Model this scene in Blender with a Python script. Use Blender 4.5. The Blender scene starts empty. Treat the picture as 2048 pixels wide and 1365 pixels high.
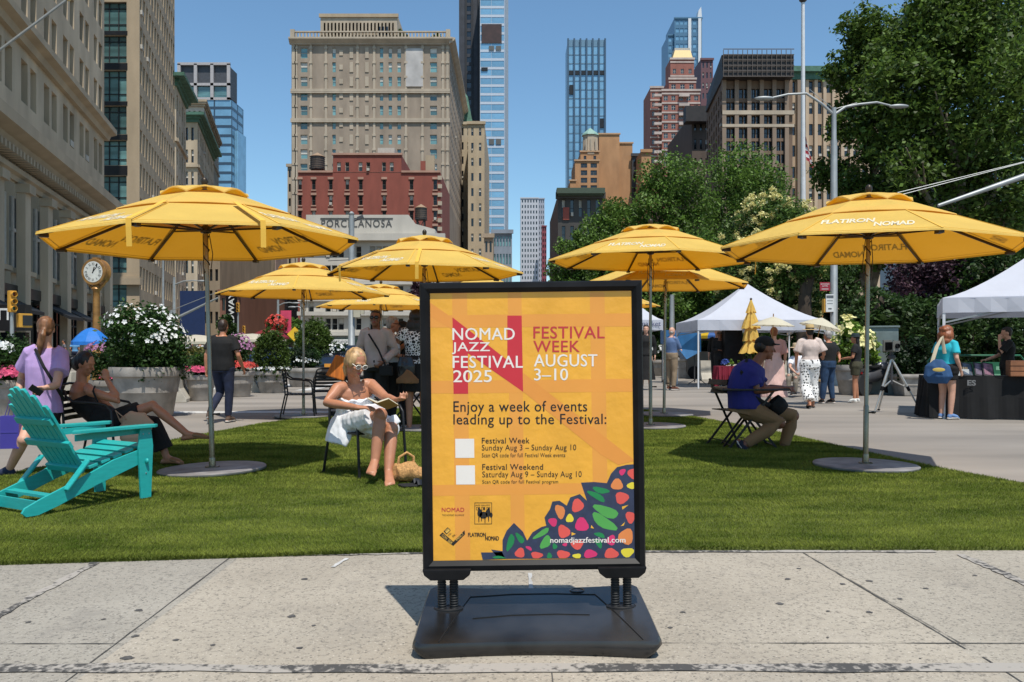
import bpy, bmesh, math, random
import numpy as np
from mathutils import Vector, Matrix, noise
R=math.radians; PI=math.pi
F=1700.0; H=1.22; HZ=702.0
sc=bpy.context.scene; COL=sc.collection
# camera
cd=bpy.data.cameras.new('camera'); cam=bpy.data.objects.new('camera',cd); COL.objects.link(cam)
cam.location=(0,0,H); cam.rotation_euler=(R(90),0,0)
cd.sensor_width=36; cd.lens=36*F/2048; cd.shift_y=(HZ-682.5)/2048; cd.clip_start=.1; cd.clip_end=4000
sc.camera=cam
# light: high midday sun from behind the camera, a little to the right
SUN=Vector((.168,-.455,1)).normalized()
w=bpy.data.worlds.new('World'); sc.world=w; w.use_nodes=True
nt=w.node_tree; bg=nt.nodes['Background']; sky=nt.nodes.new('ShaderNodeTexSky')
sky.sky_type='NISHITA'; sky.sun_disc=False
sky.sun_elevation=math.asin(SUN.z); sky.sun_rotation=math.atan2(SUN.x,SUN.y)
sky.air_density=1.0; sky.dust_density=.5; sky.ozone_density=1.6
tint=nt.nodes.new('ShaderNodeVectorMath'); tint.operation='MULTIPLY'; tint.inputs[1].default_value=(.80,1.0,1.05)
nt.links.new(sky.outputs[0],tint.inputs[0]); nt.links.new(tint.outputs[0],bg.inputs[0]); bg.inputs[1].default_value=.145
sd=bpy.data.lights.new('sun','SUN'); sun=bpy.data.objects.new('sun',sd); COL.objects.link(sun)
sd.energy=5.0; sd.angle=R(.5); sd.color=(1,.95,.87)
sun.rotation_euler=SUN.to_track_quat('Z','Y').to_euler()
sc.view_settings.view_transform='Standard'; sc.view_settings.look='None'; sc.view_settings.exposure=0; sc.view_settings.gamma=1
sc.cycles.max_bounces=6; sc.cycles.diffuse_bounces=3; sc.cycles.transparent_max_bounces=6
try: sc.cycles.use_denoising=True
except Exception: pass

def at(px,py,Y): return Vector(((px-1024)*Y/F,Y,H-(py-HZ)*Y/F))
def gd(px,py,z=0): return at(px,py,(H-z)*F/(py-HZ))
# ---------- materials
MC={}; GA=.88
def lin(c): return tuple((x/12.92 if x<=.04045 else ((x+.055)/1.055)**2.4) for x in c)
def M(name,col,rough=.6,metal=0,var=.1,scale=3,bump=0,bscale=40,rnd=0,trans=0,spec=None,coat=0,col2=None,stretch=None,detail=3,island=0,tcol=None):
    if name in MC: return MC[name]
    col=tuple(x*GA for x in col); col2=tuple(x*GA for x in col2) if col2 else None; tcol=tuple(x*GA for x in tcol) if tcol else None
    m=bpy.data.materials.new(name); m.use_nodes=True; MC[name]=m
    t=m.node_tree; N=t.nodes; L=t.links; b=N['Principled BSDF']
    b.inputs['Roughness'].default_value=rough; b.inputs['Metallic'].default_value=metal
    if spec is not None: b.inputs['Specular IOR Level'].default_value=spec
    if coat: b.inputs['Coat Weight'].default_value=coat; b.inputs['Coat Roughness'].default_value=.1
    tc=N.new('ShaderNodeTexCoord'); src=tc.outputs['Object']
    if stretch:
        mp=N.new('ShaderNodeMapping'); mp.inputs['Scale'].default_value=stretch; L.new(src,mp.inputs[0]); src=mp.outputs[0]
    c2=col2 if col2 else tuple(min(1,x*(1+var)) for x in col)
    c1=col if col2 else tuple(x*(1-var) for x in col)
    nz=N.new('ShaderNodeTexNoise'); nz.inputs['Scale'].default_value=scale; nz.inputs['Detail'].default_value=detail
    L.new(src,nz.inputs['Vector'])
    mr=N.new('ShaderNodeMapRange'); mr.inputs[1].default_value=.32; mr.inputs[2].default_value=.68
    L.new(nz.outputs['Fac'],mr.inputs[0])
    mx=N.new('ShaderNodeMix'); mx.data_type='RGBA'; mx.inputs[6].default_value=(*c1,1); mx.inputs[7].default_value=(*c2,1)
    L.new(mr.outputs[0],mx.inputs[0]); out=mx.outputs[2]
    if rnd or island:
        if island:
            oi=N.new('ShaderNodeNewGeometry'); o=oi.outputs['Random Per Island']
        else:
            oi=N.new('ShaderNodeObjectInfo'); o=oi.outputs['Random']
        k=rnd or island
        r2=N.new('ShaderNodeMapRange'); r2.inputs[3].default_value=1-k; r2.inputs[4].default_value=1+k; L.new(o,r2.inputs[0])
        vm=N.new('ShaderNodeVectorMath'); vm.operation='SCALE'; L.new(out,vm.inputs[0]); L.new(r2.outputs[0],vm.inputs['Scale']); out=vm.outputs[0]
    L.new(out,b.inputs['Base Color'])
    if bump:
        n2=N.new('ShaderNodeTexNoise'); n2.inputs['Scale'].default_value=bscale; n2.inputs['Detail'].default_value=4; L.new(src,n2.inputs['Vector'])
        bp=N.new('ShaderNodeBump'); bp.inputs['Strength'].default_value=bump; bp.inputs['Distance'].default_value=.3/bscale; L.new(n2.outputs['Fac'],bp.inputs['Height']); L.new(bp.outputs[0],b.inputs['Normal'])
    if trans:
        tr=N.new('ShaderNodeBsdfTranslucent'); ms=N.new('ShaderNodeMixShader'); ms.inputs[0].default_value=trans
        if tcol: tr.inputs[0].default_value=(*tcol,1)
        else: L.new(out,tr.inputs[0])
        L.new(b.outputs[0],ms.inputs[1]); L.new(tr.outputs[0],ms.inputs[2]); L.new(ms.outputs[0],N['Material Output'].inputs[0])
    return m
def S(name,r,g,b,k=1.0,**kw):          # from 0..255 display colours, scaled to an albedo
    c=lin((r/255,g/255,b/255)); return M(name,tuple(x*k for x in c),**kw)
# ---------- mesh builder
class MB:
    def __init__(s): s.v=[]; s.f=[]; s.m=[]; s.k=0; s.M=None
    def mat(s,k): s.k=k; return s
    def add(s,vs,fs):
        o=len(s.v)
        if s.M is not None: vs=[s.M@Vector(v) for v in vs]
        s.v+=[tuple(v) for v in vs]; s.f+=[tuple(i+o for i in f) for f in fs]; s.m+=[s.k]*len(fs); return s
    def quad(s,a,b,c,d): return s.add([a,b,c,d],[(0,1,2,3)])
    def box(s,c,d,rz=0,taper=1,rx=0,ry=0):
        x,y,z=d[0]/2,d[1]/2,d[2]/2; m=Matrix.Translation(Vector(c))@Matrix.Rotation(rz,4,'Z')@Matrix.Rotation(ry,4,'Y')@Matrix.Rotation(rx,4,'X')
        vs=[m@Vector((i*x*(taper if k>0 else 1),j*y*(taper if k>0 else 1),k*z)) for k in(-1,1) for i,j in((-1,-1),(1,-1),(1,1),(-1,1))]
        return s.add(vs,[(3,2,1,0),(4,5,6,7),(0,1,5,4),(1,2,6,5),(2,3,7,6),(3,0,4,7)])
    def bar(s,p,q,w,h,up=(0,0,1)):
        p=Vector(p);q=Vector(q);d=q-p;l=d.length;d.normalize();sd_=d.cross(Vector(up))
        if sd_.length<1e-4: sd_=Vector((1,0,0))
        sd_.normalize();u=sd_.cross(d)
        vs=[a+sd_*i*w/2+u*j*h/2 for a in(p,q) for i,j in((-1,-1),(1,-1),(1,1),(-1,1))]
        return s.add(vs,[(3,2,1,0),(4,5,6,7),(0,1,5,4),(1,2,6,5),(2,3,7,6),(3,0,4,7)])
    def tube(s,pts,rads,n=8,side=None,rnd=False):
        pts=[Vector(p) for p in pts]
        if not isinstance(rads,(list,tuple)): rads=[rads]*len(pts)
        if isinstance(rads,tuple): rads=[rads]*len(pts)
        rads=[(r,r) if not isinstance(r,(list,tuple)) else r for r in rads]
        if rnd:
            d0=(pts[0]-pts[1]).normalized();d1=(pts[-1]-pts[-2]).normalized()
            a=[];b=[]
            for t in(.95,.6): a.append((pts[0]+d0*t*max(rads[0])*1.0, tuple(x*math.sqrt(1-t*t) for x in rads[0])))
            for t in(.6,.95): b.append((pts[-1]+d1*t*max(rads[-1]),tuple(x*math.sqrt(1-t*t) for x in rads[-1])))
            pts=[x[0] for x in a]+pts+[x[0] for x in b]; rads=[x[1] for x in a]+rads+[x[1] for x in b]
        N=len(pts);vs=[];fs=[];prev=None
        for i in range(N):
            d=(pts[min(i+1,N-1)]-pts[max(i-1,0)])
            if d.length<1e-9: d=Vector((0,0,1))
            d.normalize()
            if side is not None: a=Vector(side)
            elif prev is not None: a=prev
            else: a=Vector((1,0,0)) if abs(d.x)<.8 else Vector((0,1,0))
            a=a-d*a.dot(d)
            if a.length<1e-4: a=d.orthogonal()
            a.normalize();prev=a;b=d.cross(a)
            for k in range(n):
                t=2*PI*k/n; vs.append(pts[i]+a*math.cos(t)*rads[i][0]+b*math.sin(t)*rads[i][1])
        for i in range(N-1):
            for k in range(n):
                k2=(k+1)%n; fs.append((i*n+k,i*n+k2,(i+1)*n+k2,(i+1)*n+k))
        fs.append(tuple(range(n))[::-1]); fs.append(tuple((N-1)*n+k for k in range(n)))
        return s.add(vs,fs)
    def ell(s,c,r,n=12,m=8,R3=None):
        c=Vector(c); r=(r,r,r) if not isinstance(r,(tuple,list)) else r; vs=[];fs=[]
        for i in range(1,m):
            ph=PI*i/m
            for k in range(n):
                t=2*PI*k/n; v=Vector((r[0]*math.sin(ph)*math.cos(t),r[1]*math.sin(ph)*math.sin(t),r[2]*math.cos(ph)))
                vs.append(c+(R3@v if R3 is not None else v))
        tp=Vector((0,0,r[2]));bt=-tp
        vs.append(c+(R3@tp if R3 is not None else tp)); vs.append(c+(R3@bt if R3 is not None else bt))
        a=len(vs)-2;b=len(vs)-1
        for i in range(m-2):
            for k in range(n): k2=(k+1)%n; fs.append((i*n+k,(i+1)*n+k,(i+1)*n+k2,i*n+k2))
        for k in range(n): k2=(k+1)%n; fs.append((a,k,k2)); fs.append((b,(m-2)*n+k2,(m-2)*n+k))
        return s.add(vs,fs)
    def lathe(s,prof,n=24,c=(0,0,0),ang=0,sx=1,sy=1):
        vs=[];fs=[]
        for r,z in prof:
            for k in range(n): t=ang+2*PI*k/n; vs.append((c[0]+r*math.cos(t)*sx,c[1]+r*math.sin(t)*sy,c[2]+z))
        for i in range(len(prof)-1):
            for k in range(n): k2=(k+1)%n; fs.append((i*n+k,i*n+k2,(i+1)*n+k2,(i+1)*n+k))
        fs.append(tuple(range(n))[::-1]); fs.append(tuple((len(prof)-1)*n+k for k in range(n)))
        return s.add(vs,fs)
    def prism(s,poly,fr,th):     # poly 2d; fr(u,v,w)->3d ; thickness along w from 0 to th
        n=len(poly); vs=[fr(u,v,0) for u,v in poly]+[fr(u,v,th) for u,v in poly]
        return s.add(vs,[tuple(range(n))[::-1],tuple(range(n,2*n))]+[(i,(i+1)%n,n+(i+1)%n,n+i) for i in range(n)])
    def build(s,name,mats,parent=None,smooth=False,world=False,bevel=0,remesh=0,sm=0,disp=0,dsc=8):
        me=bpy.data.meshes.new(name)
        vs=s.v
        me.from_pydata(vs,[],s.f); 
        if not isinstance(mats,(list,tuple)): mats=[mats]
        for m in mats: me.materials.append(m)
        if len(mats)>1: me.polygons.foreach_set('material_index',s.m)
        if remesh:
            me=remeshed(me,remesh,sm,disp,dsc); me.name=name
            if not me.materials:
                for m in mats: me.materials.append(m)
            smooth=True
        if world and parent is not None:
            me.transform(rootm(parent).inverted())
        bm=bmesh.new(); bm.from_mesh(me)
        bmesh.ops.recalc_face_normals(bm,faces=bm.faces)
        if bevel:
            es=[e for e in bm.edges if len(e.link_faces)==2 and e.calc_face_angle(0)>.5]
            bmesh.ops.bevel(bm,geom=es,offset=bevel,segments=2,profile=.6,affect='EDGES',clamp_overlap=True)
        bm.to_mesh(me); bm.free()
        if smooth:
            me.polygons.foreach_set('use_smooth',[True]*len(me.polygons))
            try: me.set_sharp_from_angle(angle=R(50))
            except Exception: pass
        return link(name,me,parent)
def rootm(o):
    m=o.matrix_basis.copy(); p=o.parent
    while p: m=p.matrix_basis@m; p=p.parent
    return m
def link(name,me,parent=None):
    o=bpy.data.objects.new(name,me); COL.objects.link(o)
    if parent is not None: o.parent=parent
    return o
TMP=None
def remeshed(me,vox,sm,disp,dsc):
    o=bpy.data.objects.new('tmp',me); COL.objects.link(o)
    r=o.modifiers.new('r','REMESH'); r.mode='VOXEL'; r.voxel_size=vox
    if sm:
        q=o.modifiers.new('s','SMOOTH'); q.factor=.5; q.iterations=sm
    dg=bpy.context.evaluated_depsgraph_get(); ev=o.evaluated_get(dg)
    m2=bpy.data.meshes.new_from_object(ev)
    COL.objects.unlink(o); bpy.data.objects.remove(o); bpy.data.meshes.remove(me)
    if disp:
        ns=[v.normal.copy() for v in m2.vertices]
        for v,nn in zip(m2.vertices,ns):
            p=v.co; k=noise.noise(Vector((p.x*dsc,p.y*dsc,p.z*dsc*.45)))+.5*noise.noise(Vector((p.x*dsc*2.3,p.y*dsc*2.3,p.z*dsc)))
            v.co=p+nn*k*disp
    return m2
def tag(o,label=None,cat=None,group=None,kind=None):
    if label: o['label']=label
    if cat: o['category']=cat
    if group: o['group']=group
    if kind: o['kind']=kind
    return o
def thing(name,label,cat,loc=(0,0,0),rz=0,group=None,rot=None):
    o=bpy.data.objects.new(name,None); COL.objects.link(o); o.empty_display_size=.1
    o.location=loc; o.rotation_euler=rot if rot else (0,0,rz)
    return tag(o,label,cat,group)
def dup(o,parent=None):
    c=o.copy(); COL.objects.link(c); c.parent=parent
    for k in list(c.keys()):
        if parent is None and k in('label','category','group'): pass
    for ch in [x for x in CH.get(o.name,[])] or [x for x in o.children]: dup(ch,c)
    return c
CH={}
def text_mesh(s,offset=0,spacing=1,shear=0):
    cu=bpy.data.curves.new('t','FONT'); cu.body=s; cu.offset=offset; cu.space_character=spacing; cu.shear=shear; cu.resolution_u=3
    o=bpy.data.objects.new('t',cu); COL.objects.link(o)
    dg=bpy.context.evaluated_depsgraph_get(); me=bpy.data.meshes.new_from_object(o.evaluated_get(dg))
    COL.objects.unlink(o); bpy.data.objects.remove(o); bpy.data.curves.remove(cu)
    xs=[v.co.x for v in me.vertices]; ys=[v.co.y for v in me.vertices]
    vs=[v.co.copy() for v in me.vertices]; fs=[tuple(p.vertices) for p in me.polygons]; bpy.data.meshes.remove(me)
    return vs,fs,(min(xs),max(xs),min(ys),max(ys))
def put_text(mb,s,fr,x0,x1,y0,y1,offset=0,spacing=1,shear=0):   # fits the words into a box; fr(u,v)->3d
    vs,fs,(a,b,c,d)=text_mesh(s,offset,spacing,shear)
    mb.add([fr(x0+(v.x-a)/(b-a)*(x1-x0),y0+(v.y-c)/(d-c)*(y1-y0)) for v in vs],fs)
def big_mesh(name,V,Fc,mats,parent=None,mi=None):
    me=bpy.data.meshes.new(name); nv=len(V); nf=len(Fc); k=Fc.shape[1]
    me.vertices.add(nv); me.vertices.foreach_set('co',V.astype(np.float32).ravel())
    me.loops.add(nf*k); me.loops.foreach_set('vertex_index',Fc.astype(np.int32).ravel())
    me.polygons.add(nf); me.polygons.foreach_set('loop_start',np.arange(0,nf*k,k,dtype=np.int32))
    for m in (mats if isinstance(mats,(list,tuple)) else [mats]): me.materials.append(m)
    if mi is not None: me.polygons.foreach_set('material_index',mi.astype(np.int32))
    me.update(calc_edges=True); me.validate()
    return link(name,me,parent)
# ================= setting
asph=S('asphalt',150,142,132,.86,rough=.9,var=.26,scale=.5,bump=.6,bscale=90,detail=10,stretch=(.35,1.3,1))
gb=MB(); gb.quad((-1500,-60,0),(1500,-60,0),(1500,3000,0),(-1500,3000,0))
tag(gb.build('ground',asph),kind='structure')
def concrete_mat(nm='sidewalk concrete',t=(1,1,1)):
    m=bpy.data.materials.new(nm); m.use_nodes=True; N=m.node_tree.nodes; L=m.node_tree.links; b=N['Principled BSDF']; b.inputs['Roughness'].default_value=.9
    tc=N.new('ShaderNodeTexCoord')
    def noi(s,d=4,rough=.6):
        n=N.new('ShaderNodeTexNoise'); n.inputs['Scale'].default_value=s; n.inputs['Detail'].default_value=d; n.inputs['Roughness'].default_value=rough; L.new(tc.outputs['Object'],n.inputs['Vector']); return n.outputs['Fac']
    def mix(fac,a,c):
        x=N.new('ShaderNodeMix'); x.data_type='RGBA'; L.new(fac,x.inputs[0])
        if isinstance(a,tuple): x.inputs[6].default_value=(*a,1)
        else: L.new(a,x.inputs[6])
        x.inputs[7].default_value=(*c,1); return x.outputs[2]
    def ramp(fac,a,c,lo=0,hi=1):
        r=N.new('ShaderNodeMapRange'); r.inputs[1].default_value=a; r.inputs[2].default_value=c; r.inputs[3].default_value=lo; r.inputs[4].default_value=hi; L.new(fac,r.inputs[0]); return r.outputs[0]
    c=mix(ramp(noi(.9,6),.35,.65),(.33,.30,.255),(.42,.385,.33))
    c=mix(ramp(noi(38,6,.8),.52,.66),c,(.15,.138,.122))
    c=mix(ramp(noi(95,3,.7),.60,.70),c,(.60,.56,.5))
    v=N.new('ShaderNodeTexVoronoi'); v.inputs['Scale'].default_value=38; L.new(tc.outputs['Object'],v.inputs['Vector'])
    c=mix(ramp(v.outputs['Distance'],.12,.24,.85,0),c,(.12,.11,.10))
    v=N.new('ShaderNodeTexVoronoi'); v.inputs['Scale'].default_value=17; L.new(tc.outputs['Object'],v.inputs['Vector'])
    c=mix(ramp(v.outputs['Distance'],.05,.11,.7,0),c,(.09,.08,.075))
    c=mix(ramp(noi(2.2,8,.7),.54,.74,0,.5),c,(.2,.185,.17))
    vm=N.new('ShaderNodeVectorMath'); vm.operation='MULTIPLY'; vm.inputs[1].default_value=t; L.new(c,vm.inputs[0]); L.new(vm.outputs[0],b.inputs['Base Color'])
    bp=N.new('ShaderNodeBump'); bp.inputs['Strength'].default_value=.5; bp.inputs['Distance'].default_value=.006; L.new(noi(70,5,.7),bp.inputs['Height']); L.new(bp.outputs[0],b.inputs['Normal'])
    return m
conc=[concrete_mat('warm slab concrete',(.94,.90,.83)),concrete_mat('grey slab concrete',(.79,.785,.76)),concrete_mat('plain slab concrete',(.89,.865,.81))]
sb=MB(); xs=[-14,-9,-5.4,-1.6,1.82,5.5,9.2,14]; ys=[-8,-3,.1,3.52,6.6]
for i in range(7):
    for k in range(4): sb.mat([1,2,1,0,2,1,2][(i+(k==3)*0+(0 if k>=2 else k))%7]).quad((xs[i],ys[k],.008),(xs[i+1],ys[k],.008),(xs[i+1],ys[k+1],.008),(xs[i],ys[k+1],.008))
tag(sb.build('sidewalk',conc),kind='structure')
# slab joints and worn tar strips
def tar_mat():
    m=bpy.data.materials.new('worn tar'); m.use_nodes=True; N=m.node_tree.nodes; L=m.node_tree.links; b=N['Principled BSDF']; b.inputs['Roughness'].default_value=.8
    tc=N.new('ShaderNodeTexCoord'); n=N.new('ShaderNodeTexNoise'); n.inputs['Scale'].default_value=38; n.inputs['Detail'].default_value=5; L.new(tc.outputs['Object'],n.inputs['Vector'])
    n2=N.new('ShaderNodeTexNoise'); n2.inputs['Scale'].default_value=1.7; L.new(tc.outputs['Object'],n2.inputs['Vector'])
    a=N.new('ShaderNodeMath'); a.operation='ADD'; L.new(n.outputs['Fac'],a.inputs[0]); L.new(n2.outputs['Fac'],a.inputs[1])
    r=N.new('ShaderNodeMapRange'); r.inputs[1].default_value=.93; r.inputs[2].default_value=1.1; L.new(a.outputs[0],r.inputs[0])
    x=N.new('ShaderNodeMix'); x.data_type='RGBA'; x.inputs[6].default_value=(.34,.31,.27,1); x.inputs[7].default_value=(.06,.057,.053,1); L.new(r.outputs[0],x.inputs[0]); L.new(x.outputs[2],b.inputs['Base Color']); return m
tar=tar_mat(); dark=M('joint dirt',(.08,.074,.066),rough=.95,var=.4,scale=30)
random.seed(4)
def strip(mb,x0,y0,x1,y1,wd,z,seg=14,jit=.25):
    d=Vector((x1-x0,y1-y0,0)); n=Vector((-d.y,d.x,0)).normalized(); pv=None
    for i in range(seg+1):
        p=Vector((x0,y0,z))+d*i/seg+n*random.uniform(-1,1)*wd*jit*.4; q=wd*(1+random.uniform(-jit,jit))/2
        c=(p-n*q,p+n*q)
        if pv: mb.quad(pv[0],c[0],c[1],pv[1])
        pv=c
j=MB()
strip(j,-1.57,-4,-1.65,5.0,.008,.011,60,.5); strip(j,1.84,3.45,1.74,5.15,.007,.011,30,.5); strip(j,1.86,3.36,1.9,-3,.008,.011,40,.5)
strip(j,.15,3.3,.16,-3,.007,.011,30,.5); strip(j,-9,3.53,-1.6,3.51,.006,.011,60,.8); strip(j,.6,3.52,9,3.50,.005,.011,60,.8); strip(j,1.86,3.46,1.74,5.15,.004,.0112,20,.9)
tag(j.build('pavement_joints',dark),kind='structure')
j=MB()
strip(j,-9,3.2,9,3.28,.085,.0125,60,.25); strip(j,-2.34,3.7,-2.38,4.86,.05,.0125,20,.35); strip(j,2.68,4.2,2.66,5.05,.055,.0125,20,.35)
strip(j,-1.9,4.98,-.2,5.1,.03,.0125,20,.5); strip(j,.8,5.12,2.55,5.12,.05,.0125,30,.3)
tag(j.build('tar_strips',tar),kind='structure')
j=MB()
for px,py,r in [(1575,1162,.02),(1558,1212,.022),(1739,1229,.02),(1739,1166,.022),(1800,1202,.014),(1598,1141,.014),(1852,1181,.016),(1685,1172,.018),(1655,1227,.012),(1341,1260,.014),(1365,1229,.014),(1950,1155,.014),(278,1225,.022),(583,1237,.026),(255,1321,.028),(208,1243,.014),(352,1285,.016),(600,1301,.014),(627,1256,.014),(57,1249,.016),(610,1162,.022),(426,1295,.012),(270,1277,.018),(1655,1280,.008),(1840,1322,.006)]:
    c=gd(px,py); n=12; a0=random.uniform(0,6)
    j.add([(c.x+r*random.uniform(.4,1.2)*math.cos(2*PI*k/n),c.y+r*random.uniform(.6,1.1)*math.sin(2*PI*k/n),.0105) for k in range(n)],[tuple(range(n))])
tag(j.build('gum_spots',M('old gum',(.085,.08,.075),rough=.85,var=.3,scale=60)),kind='structure')
wp=S('white road paint',215,213,208,.8,rough=.8,var=.25,scale=6)
j=MB(); strip(j,(1060-1024)*4.6/F-.0,4.62,.088,4.0,.022,.0128,10,.5); strip(j,-1.0,4.75,-.96,4.95,.02,.0128,6,.5)
tag(j.build('paint_smears',wp),kind='structure')
j=MB()
for k in range(1): strip(j,-7.2+k*.02,16.8+k*2.4,-3.2,16.9+k*2.4,.55,.005,12,.05)
for k in range(9): strip(j,-16+k*1.6,26,-16+k*1.6,31,.5,.005,8,.05)
tag(j.build('crosswalk_paint',wp),kind='structure')
j=MB(); j.quad((-12.5,19,.0045),(-9.2,19,.0045),(-14,60,.0045),(-18,60,.0045))
tag(j.build('bike_lane',S('green road paint',110,165,135,.7,rough=.85,var=.2,scale=2)),kind='structure')
# ---------- turf
TP=[(-5.6,4.55),(-4.6,4.62),(-2.9,4.81),(-1.68,4.97),(-.5,5.12),(.8,5.17),(3.1,5.17),(4.6,5.15),(5.4,5.3),(5.3,6.2),(4.9,7.2),(4.63,7.68),(4.37,8.79),(4.18,10.2),(3.94,12.5),(3.37,15.25),(2.7,17.3),(1.2,18.6),(-.5,18.8),(-2.2,17.9),(-3.5,15.7),(-4.15,14),(-4.4,12.5),(-4.75,10.3),(-4.85,8.7),(-5,7.8),(-5.6,7.2),(-6.0,6)]
turfm=M('turf base',(.06,.08,.010),rough=.95,col2=(.12,.14,.022),scale=2.4,bump=1.0,bscale=160,detail=9)
def bladem():
    m=M('turf blades',(.068,.106,.012),rough=.9,col2=(.215,.25,.042),scale=1.7,trans=.2,island=.5,detail=6,spec=.1,stretch=(.8,1.8,1)); return m
n=len(TP); tb=MB(); tb.add([(x,y,.022) for x,y in TP]+[(x*1.003,y+(-.012 if y<6 else .012),.0) for x,y in TP],[tuple(range(n))]+[(i,(i+1)%n,n+(i+1)%n,n+i) for i in range(n)])
tag(tb.build('turf_base',turfm),kind='structure')
def inpoly(x,y):
    c=np.zeros(len(x),bool); m=len(TP)
    for i in range(m):
        x1,y1=TP[i]; x2,y2=TP[(i+1)%m]
        k=((y1>y)!=(y2>y)); xi=(x2-x1)*(y-y1)/((y2-y1) if y2!=y1 else 1e-9)+x1
        c^=k&(x<xi)
    return c
def blades():
    g=np.random.default_rng(3); N=1300000
    u=g.random(N); Y=4.5*(19/4.5)**(u**1.15); X=g.uniform(-1,1,N)*np.minimum(5.6,Y*.66+.3)
    k=inpoly(X,Y); X=X[k];Y=Y[k]; n=len(X)
    sc_=np.clip(Y/6,1,2.4)
    h=g.uniform(.009,.022,n)*np.clip(sc_,1,1.5); wd=g.uniform(.0018,.0036,n)*sc_
    a=g.uniform(0,2*PI,n); ln=g.normal(0,.8,n)*h; la=g.uniform(0,2*PI,n)+0
    # the pile leans in soft swathes
    sw=np.sin(X*2.1+np.sin(Y*1.3)*1.5)*.5+np.sin(Y*3.3+X*.7)*.5
    dx=np.cos(la)*ln+sw*.012; dy=np.sin(la)*ln+.006
    z=np.full(n,.018)
    V=np.empty((n,3,3)); V[:,0]=np.stack([X-np.cos(a)*wd,Y-np.sin(a)*wd,z],1); V[:,1]=np.stack([X+np.cos(a)*wd,Y+np.sin(a)*wd,z],1); V[:,2]=np.stack([X+dx,Y+dy,z+h],1)
    # the cut front edge of the carpet, pile hanging over
    E=[p for p in TP[:9]]; m=26000; k=g.integers(0,len(E)-1,m); q=g.random(m); A=np.array(E); B0=A[k]*(1-q)[:,None]+A[k+1]*q[:,None]; o=g.uniform(-.006,.02,m)*0-.004+g.normal(0,.005,m)
    ex=B0[:,0]; ey=B0[:,1]-o*1-.004; zz=g.uniform(.0,.026,m); hh=g.uniform(.012,.030,m); aa=g.uniform(0,2*PI,m); w2=g.uniform(.002,.004,m)
    U=np.empty((m,3,3)); U[:,0]=np.stack([ex-np.cos(aa)*w2,ey,zz],1); U[:,1]=np.stack([ex+np.cos(aa)*w2,ey,zz],1); U[:,2]=np.stack([ex+g.normal(0,.010,m),ey-g.uniform(.0,.026,m),np.maximum(zz+hh*g.uniform(.1,1,m),.009)],1)
    V=np.concatenate([V,U]); n+=m
    return V.reshape(-1,3),np.arange(n*3).reshape(n,3)
V,Fc=blades(); tag(big_mesh('turf_grass',V,Fc,bladem()),'short green artificial turf covering the plaza island','grass',kind='stuff')
# ================= poster stand
blk=M('black frame plastic',(.010,.010,.011),rough=.42,var=.3,scale=8,spec=.12)
pls=M('black base plastic',(.026,.025,.025),rough=.24,var=.6,scale=3.5,bump=.05,bscale=200,spec=.55)
def flat(name,r,g,b,k=.9,rough=.45,var=.03): return S(name,r,g,b,k,rough=rough,var=var,scale=2,coat=0)
SY=3.68
st=thing('poster_stand','black framed festival poster stand on the sidewalk in front of the turf','poster stand',(.1,SY,0),rot=(0,R(-.75),0))
W_,H_,Z0=.877,1.162,.315
def P(px,py,layer=0):
    yt=587-4*(px-868)/399; yb=1122-4*(px-876)/396; t=(py-yt)/(yb-yt); xl=868+8*t; xr=1267+5*t
    return Vector((((px-xl)/(xr-xl)-.5)*W_,-.0056-.00018*layer,Z0+(1-t)*H_))
def z1(x,y): return (840+x/4.267,560+y/4.267)
def z2(x,y): return (840+x/4.267,850+y/4.267)
fr=MB(); fw=.042; ow=W_/2+fw; zt=Z0+H_+fw; zb=Z0-fw
for a,b in (((-ow,zb),(-ow,zt)),((-ow,zt),(ow,zt)),((ow,zt),(ow,zb)),((ow,zb),(-ow,zb))):
    c=Vector((0,0,(zb+zt)/2)); A=Vector((a[0],0,a[1])); B=Vector((b[0],0,b[1]))
    ins=lambda p,k: Vector((p.x-math.copysign(k,p.x),0,p.z-math.copysign(k,p.z-c.z)))
    prof=[(0,.03),(0,-.012),(.006,-.022),(.026,-.026),(fw+.003,-.009),(fw+.003,.03)]
    vs=[]
    for e in(A,B):
        for k,y in prof: q=ins(e,k); vs.append((q.x,y,q.z))
    m=len(prof); fr.add(vs,[(i,(i+1)%m,m+(i+1)%m,m+i) for i in range(m)])
fr.build('frame',blk,st)
pb=MB(); pb.box((0,0,Z0+H_/2),(W_+.012,.010,H_+.012)); pb.build('backing_board',M('dark backing',(.02,.02,.02)),st)
po=MB(); po.quad(P(868,588),P(1267.5,584),P(1272.5,1118),P(876,1122))
post=po.build('poster',S('poster yellow',238,172,58,1.0,rough=.3,var=.07,scale=5,bump=.2,bscale=6),st)
def poly(mb,pts,layer): vs=[P(x,y,layer) for x,y in pts]; mb.add(vs,[tuple(range(len(vs)))])
b=MB()
for x0,x1 in((312,437),(778,893),(1467,1590)):
    poly(b,[z1(x0,118),z1(x1,116),z2(x1+30,1150),z2(x0+30,1152)],1)
b.build('tartan_stripe',S('poster stripe',234,159,68,.99,rough=.38,var=.04,scale=5),post)
b=MB()
for q in([z1(125,308),z1(1826,296),z1(1828,408),z1(127,412)],[z1(135,865),z1(1832,852),z1(1834,962),z1(137,972)],[z2(152,512),z2(1390,500),z2(1420,590),z2(153,605)]): poly(b,q,2)
b.build('tartan_stripe',S('poster stripe wide',234,157,67,1.0,rough=.38,var=.04,scale=5),post)
b=MB(); poly(b,[z1(128,200),z1(315,330),z1(315,430),z1(130,320)],3); poly(b,[z1(910,800),z2(1843,310),z2(1700,345),z2(1560,260),z1(910,960)],3)
b.build('diagonal_stripe',S('poster diagonal',231,151,65,1.0,rough=.38,var=.04,scale=5),post)
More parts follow.
